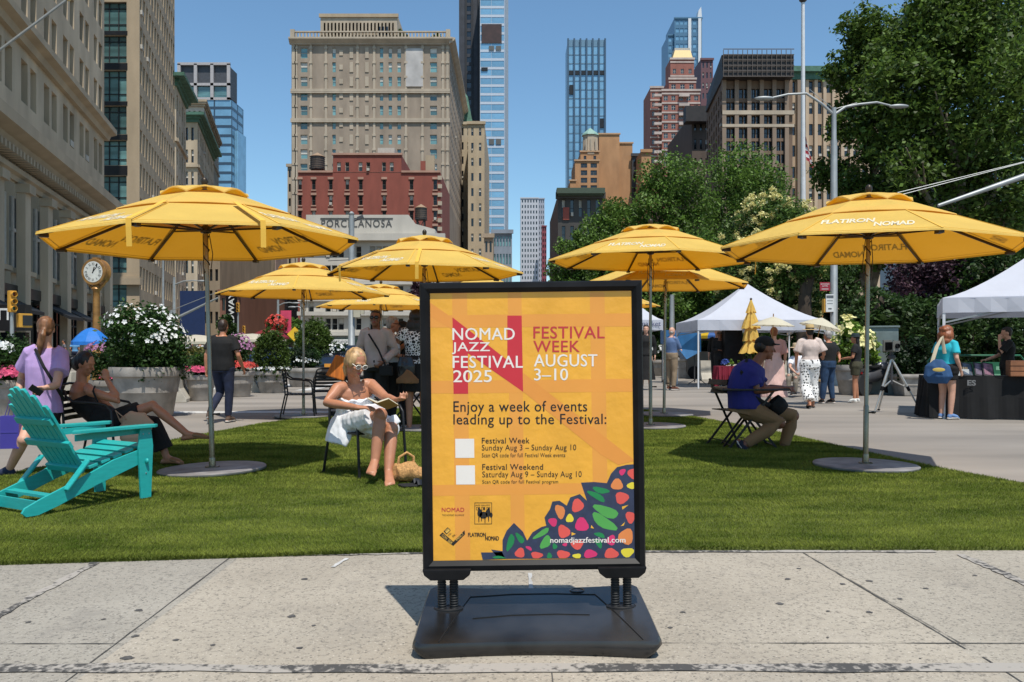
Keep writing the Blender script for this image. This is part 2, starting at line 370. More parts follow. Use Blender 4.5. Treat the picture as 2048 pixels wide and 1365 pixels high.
b=MB(); poly(b,[z1(315,325),z1(775,690),z1(775,312),z1(895,312),z1(907,960),z1(445,630),z1(447,975),z1(325,975)],4)
b.build('letter_mark',S('poster red',207,48,60,.95,rough=.38,var=.04,scale=5),post)
wht=S('poster white',248,240,230,.9,rough=.4,var=.02); red=S('poster red ink',200,55,60,.95,rough=.4,var=.02); bkk=M('poster black',(.012,.011,.011),rough=.4)
def T(name,items,m,layer=6,off=.0,parent=None):
    b=MB()
    for s,x0,x1,y0,y1,o,sp in items:
        d=o*1.1*(y1-y0)
        for k in ((0,) if o==0 else (-1,0,1)): put_text(b,s,lambda u,v:P(u+k*d,v+k*d*.3,layer+.3*(k+1)),x0,x1,y1,y0,0,sp)
    return b.build(name,m,parent or post)
T('headline',[('NOMAD',914,1036,657.5,681.5,.012,1.05),('JAZZ',913,987,686,709.5,.012,1.05),('FESTIVAL',914.5,1052,713,737.2,.012,1.05),('2025',915.5,991,741.5,765.5,.012,1.0),('AUGUST',1074,1198,710.5,735,.012,1.05),('3–10',1074.5,1140.5,738.6,762.5,.012,1.0)],wht)
T('headline',[('FESTIVAL',1073,1212.5,655,679,.012,1.05),('WEEK',1073,1163.5,683.5,706,.012,1.05)],red)
T('body_text',[('Enjoy a week of events',916,1178,803,831,.006,1.05),('leading up to the Festival:',916,1215.5,829,856,.006,1.05),('Festival Week',971.7,1065,876.2,887.5,.008,1.05),('Sunday Aug 3 – Sunday Aug 10',971.7,1156.4,890,905,0,1.05),('Scan QR code for full Festival Week events',971.7,1135,907,916.5,0,1.05),('Festival Weekend',972.6,1091.5,928.5,940,.008,1.05),('Saturday Aug 9 – Sunday Aug 10',972.6,1167,943,958.5,0,1.05),('Scan QR code for full Festival program',972.6,1121,960.4,969.5,0,1.05)],bkk)
b=MB()
for x,y in((919.5,878),(921,931)): poly(b,[(x,y),(x+37,y),(x+37.5,y+38),(x+.5,y+38)],5)
b.build('blank_patch',wht,post)
# sponsor marks
T('sponsor_mark',[('NOMAD',893.5,937.3,1015,1023.3,.02,1.1)],red)
T('sponsor_mark',[('THE NOMAD ALLIANCE',894,937,1028,1031.5,0,1.1),('FLATIRON',945,979.5,1065,1073,.03,.95),('NOMAD',978.5,1005,1072,1080.5,.03,.95),('JAZZ GALLERY',959,988,1009,1012.5,.01,1)],bkk)
b=MB()
def outl(x0,y0,x1,y1,t,tilt=0):
    for q in((x0,y0,x1,y0+t),(x0,y1-t,x1,y1),(x0,y0,x0+t,y1),(x1-t,y0,x1,y1)): poly(b,[(q[0],q[1]),(q[2],q[1]),(q[2],q[3]),(q[0],q[3])],6)
outl(957.5,1005,991.5,1048,.9)
for k in range(3): outl(961+k*10,1014,968+k*10,1020,.7)
for cx,cy,rx,ry in((968,1026,5,8),(975,1030,8,7),(984,1026,5,8),(966,1017,2,2.2),(976,1017,2,2.2),(985,1017.5,2,2.2),(990,1030,3,5)):
    poly(b,[(cx+rx*math.cos(t*PI/6),cy+ry*math.sin(t*PI/6)) for t in range(12)],7)
for x,y in((966,1044),(971,1042),(978,1046),(985,1043)): poly(b,[(x-1,1034),(x+1,1034),(x+.6,y),(x-.6,y)],7)
poly(b,[(889,1070),(895,1064),(916,1083),(938,1060),(939,1068),(916,1091)],6)
poly(b,[(897,1062),(903,1068),(911,1060),(905,1054)],6)
b.build('sponsor_mark',bkk,post)
b=MB()
def rot_text(s,cx,cy,ang,L_,h,layer):
    ca,sa=math.cos(ang),math.sin(ang)
    put_text(b,s,lambda u,v:P(cx+u*ca-v*sa,cy+u*sa+v*ca,layer),-L_/2,L_/2,h/2,-h/2,0)
rot_text('CON',899,1073,.75,12,5,8); rot_text('SER',910,1083,.75,10,5,8); rot_text('VANCY',928,1073,-.78,20,5,8)
poly(b,[(899,1061.5),(903.3,1066),(909.5,1060),(905.2,1055.6)],8)
b.build('sponsor_mark',S('poster pale ink',245,195,90,.9),post)
b=MB(); rot_text('MAD.',904,1059,-.78,11,3.5,9); rot_text('SQ.',909,1068,-.78,8,4,9); rot_text('PK.',918,1070,-.78,8,4,9); b.build('sponsor_mark',bkk,post)
# flowers in the corner
b=MB()
for q in([(1390,495),(1500,490),(1605,500),(1640,420),(1690,365),(1770,345),(1843,340),(1848,1137),(700,1140),(640,1060),(735,1075),(735,980),(770,900),(830,835),(905,910),(940,985),(985,915),(1060,870),(1100,860),(1085,790),(1130,720),(1150,655),(1210,648),(1270,690),(1300,620),(1380,592),(1440,650),(1410,560)],
         [(555,1085),(640,1085),(730,1080),(760,1140),(570,1148)]): poly(b,[z2(x,y) for x,y in q],5)
flo=b.build('flower_art',S('poster navy',50,60,88,.9,rough=.4,var=.15,scale=30),post)
def blobs(name,m,items,lay=8):
    for cx,cy,rx,ry,a in items:
        b=MB(); n=14; pts=[]
        for k in range(n):
            t=2*PI*k/n; r=1+.13*math.sin(3*t+cx)+.06*math.cos(2*t+cy); u=rx*r*math.cos(t); v=ry*r*math.sin(t)
            x=cx+u*math.cos(a)-v*math.sin(a); y=cy+u*math.sin(a)+v*math.cos(a)
            pts.append(z2(min(x,1838),min(y,1136)))
        poly(b,pts,lay); b.build(name,m,flo)
blobs('petal',S('petal orange',235,140,75,.95),[(1690,512,52,45,0),(1215,740,38,62,-.2),(1765,955,58,72,.3)])
blobs('petal',S('petal coral',232,90,80,.95),[(1820,420,38,45,0),(1360,690,48,58,.6),(1730,625,58,48,0),(1245,910,48,58,-.2),(1800,790,38,50,0),(1355,1020,52,40,.2),(1240,1105,52,38,0),(1640,1098,58,44,-.2),(880,1090,42,40,.4),(1020,1110,50,28,0)])
blobs('petal',S('petal pink',222,50,110,.95),[(1735,405,32,22,-.8),(1395,852,58,56,0),(1155,828,38,34,.5),(1465,1100,52,38,0),(1640,985,36,44,.5),(955,1050,28,14,.6),(1255,1020,20,14,0)])
blobs('flower_centre',S('petal yellow',238,218,60,.95),[(1808,522,32,30,0),(1295,798,30,38,.2),(1775,1088,52,40,0),(1355,1118,34,22,0)])
blobs('leaf_shape',S('leaf green dark',25,135,75,.95),[(1555,560,68,26,.25),(1520,610,80,26,.55),(800,1000,26,76,.25),(880,965,24,50,-.6),(1545,940,48,18,.3),(1535,1010,22,46,-.5),(710,1130,56,14,.1),(1170,1035,20,24,0),(1125,1115,22,24,0)])
blobs('leaf_shape',S('leaf green light',85,170,80,.95),[(1600,740,110,44,.35),(1580,830,116,46,.62),(1060,925,78,22,-.55),(1095,1000,36,64,.5)])
b=MB()
for q in ([(1470,880),(1498,885),(1475,855)],[(1310,915),(1345,930),(1310,945)],[(1730,700),(1785,685),(1735,725)],[(1720,865),(1755,830),(1745,860)]): poly(b,[z2(*p) for p in q],8)
b.build('gap',S('poster yellow gap',240,180,52,1.0),flo)
T('web_address',[('nomadjazzfestival.com',1105.5,1252,1074.5,1089,.02,1.05)],wht,10)
# springs, brackets, base
for sx in(-1,1):
    mb=MB(); cx=sx*.375
    mb.prism([(-.10,0),(.10,0),(.075,-.03),(-.075,-.03)] if False else [(-.105,.012),(.105,.012),(.098,-.012),(.07,-.034),(-.07,-.034),(-.098,-.012)],lambda u,v,w_:(cx+u,-.05+w_,zb+.004+v),.1)
    mb.build('bracket',blk,st,bevel=.004)
    for k in(-.026,.026):
        s_=MB(); prof=[]
        nz=15; z0=.085; z9=zb-.022
        for i in range(nz):
            za=z0+(z9-z0)*i/nz; dz=(z9-z0)/nz
            prof+=[(.0155,za),(.0195,za+dz*.3),(.0195,za+dz*.7),(.0155,za+dz*.98)]
        s_.lathe(prof,16,c=(cx+k,0,0)); s_.build('spring',M('dark spring steel',(.03,.032,.034),rough=.5,metal=.3),st,smooth=True)
def base_mesh():
    mb=MB(); nx,ny=28,14; vs=[];fs=[]
    def top(u,v):   # u -1..1 across, v 0 front..1 back
        ax=abs(u); w2=.485-.012*v; y=-.36+.62*v+.055*(1-u*u)*(1-v)*1.0-.03*(1-u*u)*v*.4
        z=.078+.045*v+.006*math.sin(v*PI)-.012*(1-u*u)*(1-v)+.012*ax**4*v
        return u*w2,y,z
    for jv in range(ny+1):
        for iu in range(nx+1):
            u=-1+2*iu/nx; v=jv/ny
            # rounded corners
            x,y,z=top(u,v); e=max(0,abs(u)-.88)/.12; g=max(0,abs(v-.5)*2-.86)/.14
            k=e*e+g*g
            if e>0 and g>0 and k>0:
                s=1/max(1,math.sqrt(k)); 
                u2=math.copysign(.88+.12*e*s,u); v2=.5+math.copysign((.86+.14*g*s)/2,v-.5); x,y,z=top(u2,v2)
            vs.append((x,y,z))
    for jv in range(ny):
        for iu in range(nx): a=jv*(nx+1)+iu; fs.append((a,a+1,a+nx+2,a+nx+1))
    ring=[iu for iu in range(nx+1)]+[jv*(nx+1)+nx for jv in range(1,ny+1)]+[ny*(nx+1)+iu for iu in range(nx-1,-1,-1)]+[jv*(nx+1) for jv in range(ny-1,0,-1)]
    o=len(vs); m=len(ring)
    lv=[(1.016,-.012,0),(1.02,-.03,0),(.985,-.055,0),(.95,None,.004)]
    for sx,dz,ab in lv:
        for i in ring:
            x,y,z=vs[i]; cy=-.06; vs.append((x*sx,cy+(y-cy)*sx,(z+dz) if dz is not None else ab))
    prev=ring
    for l in range(len(lv)):
        cur=list(range(o+l*m,o+(l+1)*m))
        for i in range(m): fs.append((prev[i],prev[(i+1)%m],cur[(i+1)%m],cur[i]))
        prev=cur
    fs.append(tuple(prev)); mb.add(vs,fs); return mb,top
mb,top=base_mesh(); base=mb.build('base',pls,st,smooth=True)
gr=MB()
def groove(pts,wd=.004):
    for (u0,v0),(u1,v1) in zip(pts,pts[1:]):
        for i in range(6):
            a=Vector(top(u0+(u1-u0)*i/6,v0+(v1-v0)*i/6)); c=Vector(top(u0+(u1-u0)*(i+1)/6,v0+(v1-v0)*(i+1)/6)); a.z+=.0015; c.z+=.0015
            gr.bar(a,c,wd,.003)
groove([(-.80,.02),(-.60,.80),(-.2,.86),(.2,.86),(.58,.82),(.86,.02)]); groove([(-.55,.38),(-.2,.43),(.2,.44),(.48,.42)],.003)
gr.build('groove',M('groove black',(.004,.004,.004),rough=.6),base)
cp=MB(); x,y,z=top(.42,.93); cp.lathe([(.034,z-.002),(.034,z+.003),(.027,z+.004),(.026,z+.001)],20,c=(x,y,0)); cp.build('filler_cap',pls,base,smooth=True)
for sx in(-1,1):
    hp=MB(); x,y,z=top(sx*.78,.56); hp.lathe([(.066,.07),(.066,z+.003),(.058,z+.006),(.056,z+.0035)],24,c=(sx*.375,0,0),sx=1,sy=.62); hp.build('spring_cup',M('cup black',(.008,.008,.009),rough=.5),base,smooth=True)
# ================= umbrellas
yel=M('yellow canvas',(.97,.66,.15),rough=.85,var=.07,scale=1.6,trans=.40,tcol=(.78,.31,.006),bump=.35,bscale=5)
yel2=M('yellow strap',(.78,.45,.06),rough=.85,var=.05,scale=2)
ubw=S('umbrella print white',250,238,205,.85,rough=.8,trans=.12,tcol=(.1,.05,.02)); ubi=M('inside print',(.60,.36,.13),rough=.85,var=.05)
brz=M('bronze umbrella frame',(.045,.032,.02),rough=.4,metal=.5,var=.2); stl=M('brushed pole steel',(.26,.225,.175),rough=.27,metal=.95,var=.25,scale=6,stretch=(4,4,.4))
plate=M('weathered base steel',(.27,.26,.255),rough=.55,metal=.3,var=.3,scale=5)
def canopy(prof_in,prof_out,flap,nr=8,seg=6,sag=.02,lift=0,lip=0):
    mb=MB(); (r0,z0),(r1,z1)=prof_in,prof_out; rows=5; vs=[];fs=[]; n=nr*seg
    for i in range(rows+1):
        t=i/rows; r=r0+(r1-r0)*t; z=z0+(z1-z0)*t
        for k in range(n):
            a=2*PI*k/n; ph=(k%seg)/seg; mid=math.sin(PI*ph)
            half=PI/nr; rr=r*math.cos(half)/math.cos((a%(2*half))-half)   # octagon
            vs.append((rr*math.cos(a),rr*math.sin(a),z-sag*mid*math.sin(PI*t*.8+.1)+(lift*mid*max(0,t-.55)/.45)))
    if lip:
        for k in range(n):
            x,y,z=vs[rows*n+k]; vs.append((x*1.004,y*1.004,z-lip))
        rows+=1
    for i in range(rows):
        for k in range(n): k2=(k+1)%n; fs.append((i*n+k,i*n+k2,(i+1)*n+k2,(i+1)*n+k))
    mb.add(vs,fs); return mb
UT=2.93; RIM=2.25; UR=1.62
def make_umbrella(label):
    t=thing('patio_umbrella',label,'umbrella',group='yellow umbrellas standing on the turf')
    b=MB(); b.lathe([(.54,.0),(.55,.01),(.55,.026),(.54,.032),(.06,.034)],48); b.build('base_plate',plate,t,smooth=True)
    b=MB(); b.lathe([(.075,.03),(.075,.045),(.036,.05),(.034,.12),(.032,.13)],20); b.build('collar',stl,t,smooth=True)
    b=MB(); b.lathe([(.0285,.05),(.0285,.62),(.025,.63),(.0225,.64),(.0225,2.82)],16); pole=b.build('pole',stl,t,smooth=True)
    b=MB(); b.tube([(.02,0,.56),(.07,0,.56)],.008,8); b.lathe([(.02,.55),(.02,.57)],8,c=(.08,0,0)); b.build('lock_knob',brz,pole)
    b=MB(); b.lathe([(.012,UT-.14),(.02,UT-.11),(.03,UT-.085),(.037,UT-.06),(.034,UT-.035),(.02,UT-.02),(.006,UT-.012)],16); b.build('finial',brz,t,smooth=True)
    cm_=canopy((.70,RIM+.335),(UR,RIM),0,sag=0,lip=.018); cm_.mat(1)
    for k in range(8):
        a=2*PI*k/8; cm_.bar((.70*math.cos(a),.70*math.sin(a),RIM+.338),(UR*math.cos(a),UR*math.sin(a),RIM+.003),.016,.005)
        a2=2*PI*(k+1)/8; cm_.bar((1.585*math.cos(a),1.585*math.sin(a),RIM+.0135),(1.585*math.cos(a2),1.585*math.sin(a2),RIM+.0135),.008,.003)
    main=cm_.build('canopy',[yel,yel2],t)
    for p in main.data.polygons: p.use_smooth=False
    c=canopy((.36,RIM+.478),(.90,RIM+.277),0,sag=.008,lift=.014,lip=.008).build('vent_tier',yel,t)
    c=canopy((.05,UT-.105),(.47,RIM+.455),0,sag=-.030,lift=.040,lip=.014).build('top_cap',yel,t,smooth=True)
    hub=MB(); hub.lathe([(.03,RIM+.10),(.055,RIM+.11),(.06,RIM+.135),(.055,RIM+.165),(.03,RIM+.18)],16); hub.lathe([(.03,UT-.2),(.05,UT-.19),(.05,UT-.15),(.03,UT-.14)],16); hub.build('hub',brz,t,smooth=True)
    for k in range(8):
        a=2*PI*k/8; ca,sa=math.cos(a),math.sin(a)
        r=MB(); r.bar((.05*ca,.05*sa,UT-.17),((UR-.02)*ca,(UR-.02)*sa,RIM-.02),.018,.026); r.box(((UR-.06)*ca,(UR-.06)*sa,RIM-.025),(.09,.05,.03),rz=a); rb=r.build('rib',brz,t)
        s_=MB(); zm=UT-.17+(RIM-.02-(UT-.17))*.52; rm=.05+(UR-.07)*.52; s_.bar((.05*ca,.05*sa,RIM+.135),(rm*ca,rm*sa,zm-.014),.014,.018); s_.build('strut',brz,rb)
    # cords around the pole
    c=MB(); pts=[(.03*math.cos(i*1.3),.03*math.sin(i*1.3),RIM+.08-i*.028) for i in range(14)]; c.tube(pts,.006,6); c.tube([(.035,0,RIM+.1),(.06,.02,RIM-.1),(.035,.0,RIM-.32)],.005,6); c.tube([(-.03,0,RIM+.1),(-.045,.03,RIM-.15),(-.03,.0,RIM-.42)],.005,6); c.build('cord',brz,pole)
    sl=math.atan2(.335,(UR-.70)); half=PI/8
    for k in range(8):
        a=2*PI*(k+.5)/8; c0,s0=math.cos(a),math.sin(a)
        ri=.70*math.cos(half); ro=UR*math.cos(half)
        def frt(u,v,dz):     # v 0 at rim .. 1 at inner
            r=ro+(ri-ro)*v; z=RIM+.335*v+dz
            return Vector((r*c0-u*s0,r*s0+u*c0,z))
        b=MB()
        if k%2==1:
            put_text(b,'FLATIRON',lambda u,v:frt(u,v,.004),-.44,.06,.33,.50,.03,.95,.15); put_text(b,'NOMAD',lambda u,v:frt(u,v,.004),.04,.40,.16,.33,.03,.95,.15); b.build('print',ubw,main)
    return t
def straps(t,ks,angs,dz=0):
    for a in angs:
        c0,s0=math.cos(a),math.sin(a); b=MB(); rs=[(.93,RIM+.275),(1.25,RIM+.15),(1.6,RIM+.028),(1.635,RIM+.012),(1.638,RIM-.06),(1.632,RIM-.22)]
        rs=[(r,z+dz) for r,z in rs]
        for (r,z),(r2,z2) in zip(rs,rs[1:]): b.bar((r*c0,r*s0,z+.006),(r2*c0,r2*s0,z2+.006),.05,.003,up=(c0*.3,s0*.3,1))
        b.build('tie_strap',yel2,t)
def lift(t,dz,twist):
    for ch in t.children:
        n=ch.name.split('.')[0]
        if n in('base_plate','collar'): continue
        if n=='pole': ch.scale=(1,1,(2.82+dz)/2.82); continue
        ch.location=(0,0,dz)
umb=make_umbrella('x')
bpy.context.view_layer.update()
US=[ # base px, py, rotation deg, lift, tilt x, scale xy, label
 (425,946,-2,.02,(0,-.028),.945,'large yellow umbrella shading the woman beside the teal lounge chair'),
 (1731,938,0,.0,(0,.012),.94,'large yellow umbrella beside the man seated at the black table'),
 (607,836,8,-.02,(0,0),.96,'yellow umbrella whose slim pole stands between the black metal chairs'),
 (849,862,-3,.13,(0,0),.93,'yellow umbrella with hanging tie straps just behind the woman in the white dress'),
 (1301,857,5,.36,(0,0),1.0,'yellow umbrella rising directly behind the right edge of the poster'),
 (1328,833,10,.17,(0,.012),.97,'yellow umbrella tucked low behind the poster umbrella in front of the bald man in khaki'),
 (762,799,3,.05,(0,0),1.0,'yellow umbrella farther back over the group standing by the bistro table'),
 (968,792,12,.42,(0,0),1.0,'yellow umbrella mostly hidden behind the poster top with its edge showing'),
 (1198,797,0,.1,(0,0),.97,'smallest yellow umbrella peeking out right of the poster near the small white tent')]
UM=[]
for i,(px,py,ang,dz,tl,sc_,lab) in enumerate(US):
    t=umb if i==0 else dup(umb)
    g=gd(px,py); t.location=(g.x,g.y,.022); t.rotation_euler=(tl[0],tl[1],0); t['label']=lab
    tw=R(ang)
    t.rotation_euler=(Matrix.Rotation(tl[1],3,'Y')@Matrix.Rotation(tl[0],3,'X')@Matrix.Rotation(tw,3,'Z')).to_euler()
    t.scale=(sc_,sc_,1); UM.append((t,dz))
bpy.context.view_layer.update()
for t,dz in UM: lift(t,dz,0)
straps(UM[0][0],0,[R(-90-45-5+49),R(-90+45-6)],.02); straps(UM[3][0],0,[R(-135+3),R(-90+3+2)],.13); straps(UM[4][0],0,[R(-5-45+43),],.36)
# closed umbrella
t=thing('closed_umbrella','folded yellow umbrella strapped shut under the white tent','umbrella',gd(1502,778))
b=MB(); b.lathe([(.28,0),(.28,.04),(.05,.06)],24); b.build('base_plate',plate,t,smooth=True)
b=MB(); b.tube([(0,0,.05),(0,0,2.85)],.022,10); b.build('pole',brz,t,smooth=True)
def folded(z0,z1,r0,r1,k):
    n=48; vs=[];fs=[]; rows=6
    for i in range(rows+1):
        q=i/rows
        for a in range(n):
            r=(r0+(r1-r0)*q)*(1+.22*math.cos(8*2*PI*a/n+k+q)*min(1,q*2)); vs.append((r*math.cos(2*PI*a/n),r*math.sin(2*PI*a/n),z0+(z1-z0)*q-.03*math.cos(8*2*PI*a/n+k)*(q>.9)))
    for i in range(rows):
        for a in range(n): a2=(a+1)%n; fs.append((i*n+a,i*n+a2,(i+1)*n+a2,(i+1)*n+a))
    mb=MB(); mb.add(vs,fs); return mb
for z0,z1,r0,r1,k in((2.85,2.45,.03,.14,0),(2.55,1.95,.08,.25,1),(2.0,1.55,.15,.22,2),(1.58,1.15,.12,.33,3)): folded(z0,z1,r0,r1,k).build('canopy_fold',yel,t,smooth=True)
b=MB(); b.ell((0,0,2.88),.04); b.build('finial',brz,t,smooth=True)
# ================= adirondack chair
teal=S('teal painted wood',45,190,185,.80,rough=.38,var=.07,scale=9,bump=.12,bscale=60,stretch=(1,1,6))
stc=M('bolt steel',(.4,.4,.4),rough=.35,metal=1)
c=gd(306,994)
ad=thing('adirondack_chair','teal painted slatted lounge chair on the turf at the left edge','chair',(-3.39,6.76,.03),rz=R(59-90)+0); ad.scale=(.84,.88,1)
def slab(mb,poly,fr,th): mb.prism(poly,fr,th)
W2=.335
for s in(-1,1):
    b=MB(); x=s*W2
    prof=[(-.72,.0),(-.62,-.0),(-.45,.045),(-.1,.16),(.36,.29),(.36,.405),(.05,.335),(-.3,.21),(-.6,.115),(-.73,.065),(-.755,.03)]
    b.prism(prof,lambda u,v,w_:(x-.0125+w_,u,v),.025); b.build('seat_rail',teal,ad,bevel=.003)
    b=MB(); xx=s*(W2+.027)
    b.prism([(.31,0),(.415,0),(.435,.42),(.415,.565),(.30,.565),(.285,.40)],lambda u,v,w_:(xx-.0125+w_,u,v),.025); lg=b.build('front_leg',teal,ad,bevel=.003)
    b=MB(); b.ell((s*(W2+.055),.36,.30),(.022,.016,.022)); b.build('knob',teal,lg,smooth=True)
    b=MB()
    for y,z in((.36,.20),(.39,.52),(.33,.52)): b.lathe([(.007,-.002),(.007,.004),(.002,.006)],8,c=(0,0,0)) if False else b.ell((s*(W2+.041),y,z),(.004,.007,.007),8,6)
    b.build('bolt',stc,lg)
    b=MB(); ar=[(-.36,.03),(-.30,-.045),(.0,-.06),(.3,-.085),(.42,-.08),(.47,-.03),(.475,.02),(.43,.05),(0,.055),(-.3,.05)]
    b.prism([(s*v+s*(W2+.03),u) for u,v in ar],lambda u,v,w_:(u,v,.568+w_-.00*(v)),.024); b.build('armrest',teal,ad,bevel=.004)
    b=MB(); b.bar((s*(W2-.03),-.28,.53),(s*(W2-.03),.33,.545),.022,.05); b.build('arm_support',teal,ad)
    b=MB(); b.bar((s*(W2+.026),-.40,.155),(s*(W2+.026),-.20,.36),.022,.07,up=(1,0,0)) ; b.build('hinge_brace',teal,ad,bevel=.01)
for k in range(5):
    t=k/4; y=.34-.46*t; z=.415-.115*t
    b=MB(); b.box((0,y,z+.006),(.64,.085,.022),rx=R(14)); b.build('seat_slat',teal,ad,bevel=.003)
# fan back
P0=Vector((0,-.16,.27)); dirb=Vector((0,-.58,.815)).normalized()
nb=Vector((0,.815,.58))
for k in range(7):
    u=(k-3)/3; L_=.80-.17*u*u; x0=u*.225; x1=u*.265
    b=MB(); a=P0+Vector((x0,0,0)); e=P0+dirb*L_+Vector((x1,0,0))
    wv=.066; up=nb
    sidev=Vector((1,0,0))
    vs=[]
    for p,w_,cut in((a,.058,0),(P0+dirb*(L_-.03)+Vector((x1,0,0)),.074,0),(e,.05,0)):
        for i,j in((-1,-1),(1,-1),(1,1),(-1,1)): vs.append(p+sidev*i*w_/2+nb*j*.011)
    b.add(vs,[(0,1,2,3),(8,9,10,11)]+[(q*4+i,q*4+(i+1)%4,q*4+4+(i+1)%4,q*4+4+i) for q in(0,1) for i in range(4)]); b.build('back_slat',teal,ad,bevel=.002)
for t,w_ in((.04,.54),(.36,.70),(.64,.56)):
    b=MB(); p=P0+dirb*(.78*t)-nb*.026; b.bar(p-Vector((w_/2,0,0)),p+Vector((w_/2,0,0)),.028,.055,up=dirb) ; b.build('back_rail',teal,ad,bevel=.003)
b=MB(); b.bar((-W2,-.50,.12),(W2,-.50,.12),.09,.02); b.build('rear_stretcher',teal,ad); b=MB(); b.bar((-W2,-.62,.06),(W2,-.62,.06),.02,.08); b.build('rear_stretcher',teal,ad)
# ================= black bistro furniture
bm_=M('black furniture metal',(.009,.009,.01),rough=.42,var=.3,metal=.2); bms=M('black furniture slats',(.008,.008,.009),rough=.5,var=.3)
def arm_chair(label,loc,rz,group='black metal armchairs on the turf'):
    t=thing('metal_armchair',label,'chair',loc,rz,group)
    r=.0135
    for s in(-1,1):
        x=s*.27
        b=MB(); b.tube([(x*1.02,.27,0),(x,.235,.42),(x,.22,.60),(x,.17,.655),(x,.08,.672),(x*.98,-.15,.69),(x*.93,-.23,.74),(x*.86,-.255,.80)],r,8); b.build('arm_leg',bm_,t,smooth=True)
        b=MB(); b.tube([(x*1.05,-.33,0),(x,-.24,.42),(x*.95,-.26,.66),(x*.86,-.285,.82)],r,8); b.build('leg',bm_,t,smooth=True)
        b=MB(); b.tube([(x,.235,.415),(x,-.24,.415)],.011,8); b.build('side_rail',bm_,t)
    b=MB(); b.tube([(-.232,-.285,.82),(-.2,-.30,.85),(0,-.315,.865),(.2,-.30,.85),(.232,-.285,.82)],r,8); b.build('top_rail',bm_,t,smooth=True)
    b=MB(); b.tube([(-.27,.235,.415),(.27,.235,.415)],.011,8); b.tube([(-.27,-.24,.415),(.27,-.24,.415)],.011,8); b.build('cross_rail',bm_,t)
    for k in range(7): b=MB(); y=.2-.066*k; b.box((0,y,.43-.012*math.sin(PI*k/6)),(.52,.05,.008)); b.build('seat_slat',bms,t)
    for k in range(5):
        z=.52+.062*k; b=MB(); y=-.25-.012*k; b.tube([(-.255,y+.0,z),(0,y-.025,z),(.255,y,z)],[(.004,.022)]*3,8,side=(0,1,0)); b.build('back_slat',bms,t)
    return t
def folding_chair(label,loc,rz):
    t=thing('folding_chair',label,'chair',loc,rz,'black folding chairs')
    for s in(-1,1):
        x=s*.20
        b=MB(); b.bar((x,.24,0),(x,-.19,.84),.012,.028); b.build('frame_leg',bm_,t); b=MB(); b.bar((x*.93,-.24,0),(x*.93,.17,.45),.012,.028); b.build('leg',bm_,t)
    for k in range(5): b=MB(); b.box((0,.17-.075*k,.45),(.39,.055,.012)); b.build('seat_slat',bms,t)
    for k in range(2): b=MB(); b.box((0,-.155-.04*k,.70+.10*k),(.41,.012,.07),rx=-R(26)); b.build('back_slat',bms,t)
    b=MB(); b.bar((-.2,.2,.08),(.2,.2,.08),.012,.012); b.bar((-.18,-.2,.08),(.18,-.2,.08),.012,.012); b.build('stretcher',bm_,t)
    return t
def bistro_table(label,loc,rz,d=.72):
    t=thing('bistro_table',label,'table',loc,rz,'black folding bistro tables')
    b=MB(); b.box((0,0,.725),(d,d,.022)); b.build('tabletop',bms,t,bevel=.006)
    for s in(-1,1):
        y=s*.25
        b=MB(); b.bar((-.29,y,0),(.25,y,.71),.014,.028); b.build('leg',bm_,t); b=MB(); b.bar((.29,y*.92,0),(-.25,y*.92,.71),.014,.028); b.build('leg',bm_,t)
    b=MB(); b.bar((-.27,-.25,.03),(-.27,.25,.03),.014,.014); b.bar((.27,-.24,.03),(.27,.24,.03),.014,.014); b.build('stretcher',bm_,t)
    return t
GZ=.024
ch4=arm_chair('black metal armchair holding the woman in the white dress',(-1.42,8.32,GZ),R(-135)); 
g=gd(262,925); ch2=arm_chair('black metal armchair holding the dark haired woman under the large umbrella',(-4.22,8.72,GZ),R(-88))
g=gd(592,838); arm_chair('empty black metal armchair left of the slim umbrella pole, seen from its side',(g.x+.05,g.y+.1,GZ),R(-80))
g=gd(640,832); arm_chair('empty black metal armchair facing the bistro table right of the slim umbrella pole',(g.x+.05,g.y+.5,GZ),R(15))
g=gd(690,838); bistro_table('small black bistro table behind the blonde woman carrying the orange bag',(g.x+.15,g.y+.4,GZ),R(20),.62)
g=gd(812,846); bistro_table('black bistro table with the tan handbag on it',(g.x+.12,g.y,GZ),R(-8),.74)
g=gd(1520,905); bistro_table('black bistro table in front of the man in the blue shirt and cap',(g.x-.02,g.y+.42,GZ),R(-3),.80)
g=gd(1494,906); folding_chair('black folding chair under the man in the blue shirt and cap',(g.x-.03,g.y+.62,GZ),R(-70))
# ================= people
SK={'fair':S('fair skin',225,172,145,.80,rough=.55,var=.07,scale=14),'tan':S('tanned skin',205,140,105,.78,rough=.5,var=.08,scale=14),'brown':S('brown skin',140,88,62,.8,rough=.5,var=.08,scale=14),'dark':S('dark skin',80,50,38,.8,rough=.5,var=.08,scale=14)}
def hairm(name,r,g,b): return S(name,r,g,b,.8,rough=.5,var=.45,scale=28,stretch=(1,1,.12),bump=.5,bscale=60)
HB=hairm('blonde hair',205,165,115); HBR=hairm('light brown hair',135,92,60); HD=hairm('dark hair',32,22,18); HG=hairm('grey hair',170,165,160); HR=hairm('auburn hair',150,85,48)
def cl(name,r,g,b,k=.85,**kw): return S(name,r,g,b,k,rough=kw.pop('rough',.85),var=kw.pop('var',.1),scale=kw.pop('scale',6),bump=.15,bscale=220,**kw)
eyem=M('eye dark',(.02,.013,.01),rough=.2); lipm=S('lips',170,80,75,.8,rough=.4); shs=S('shoe sole white',225,222,215,.8,rough=.7)
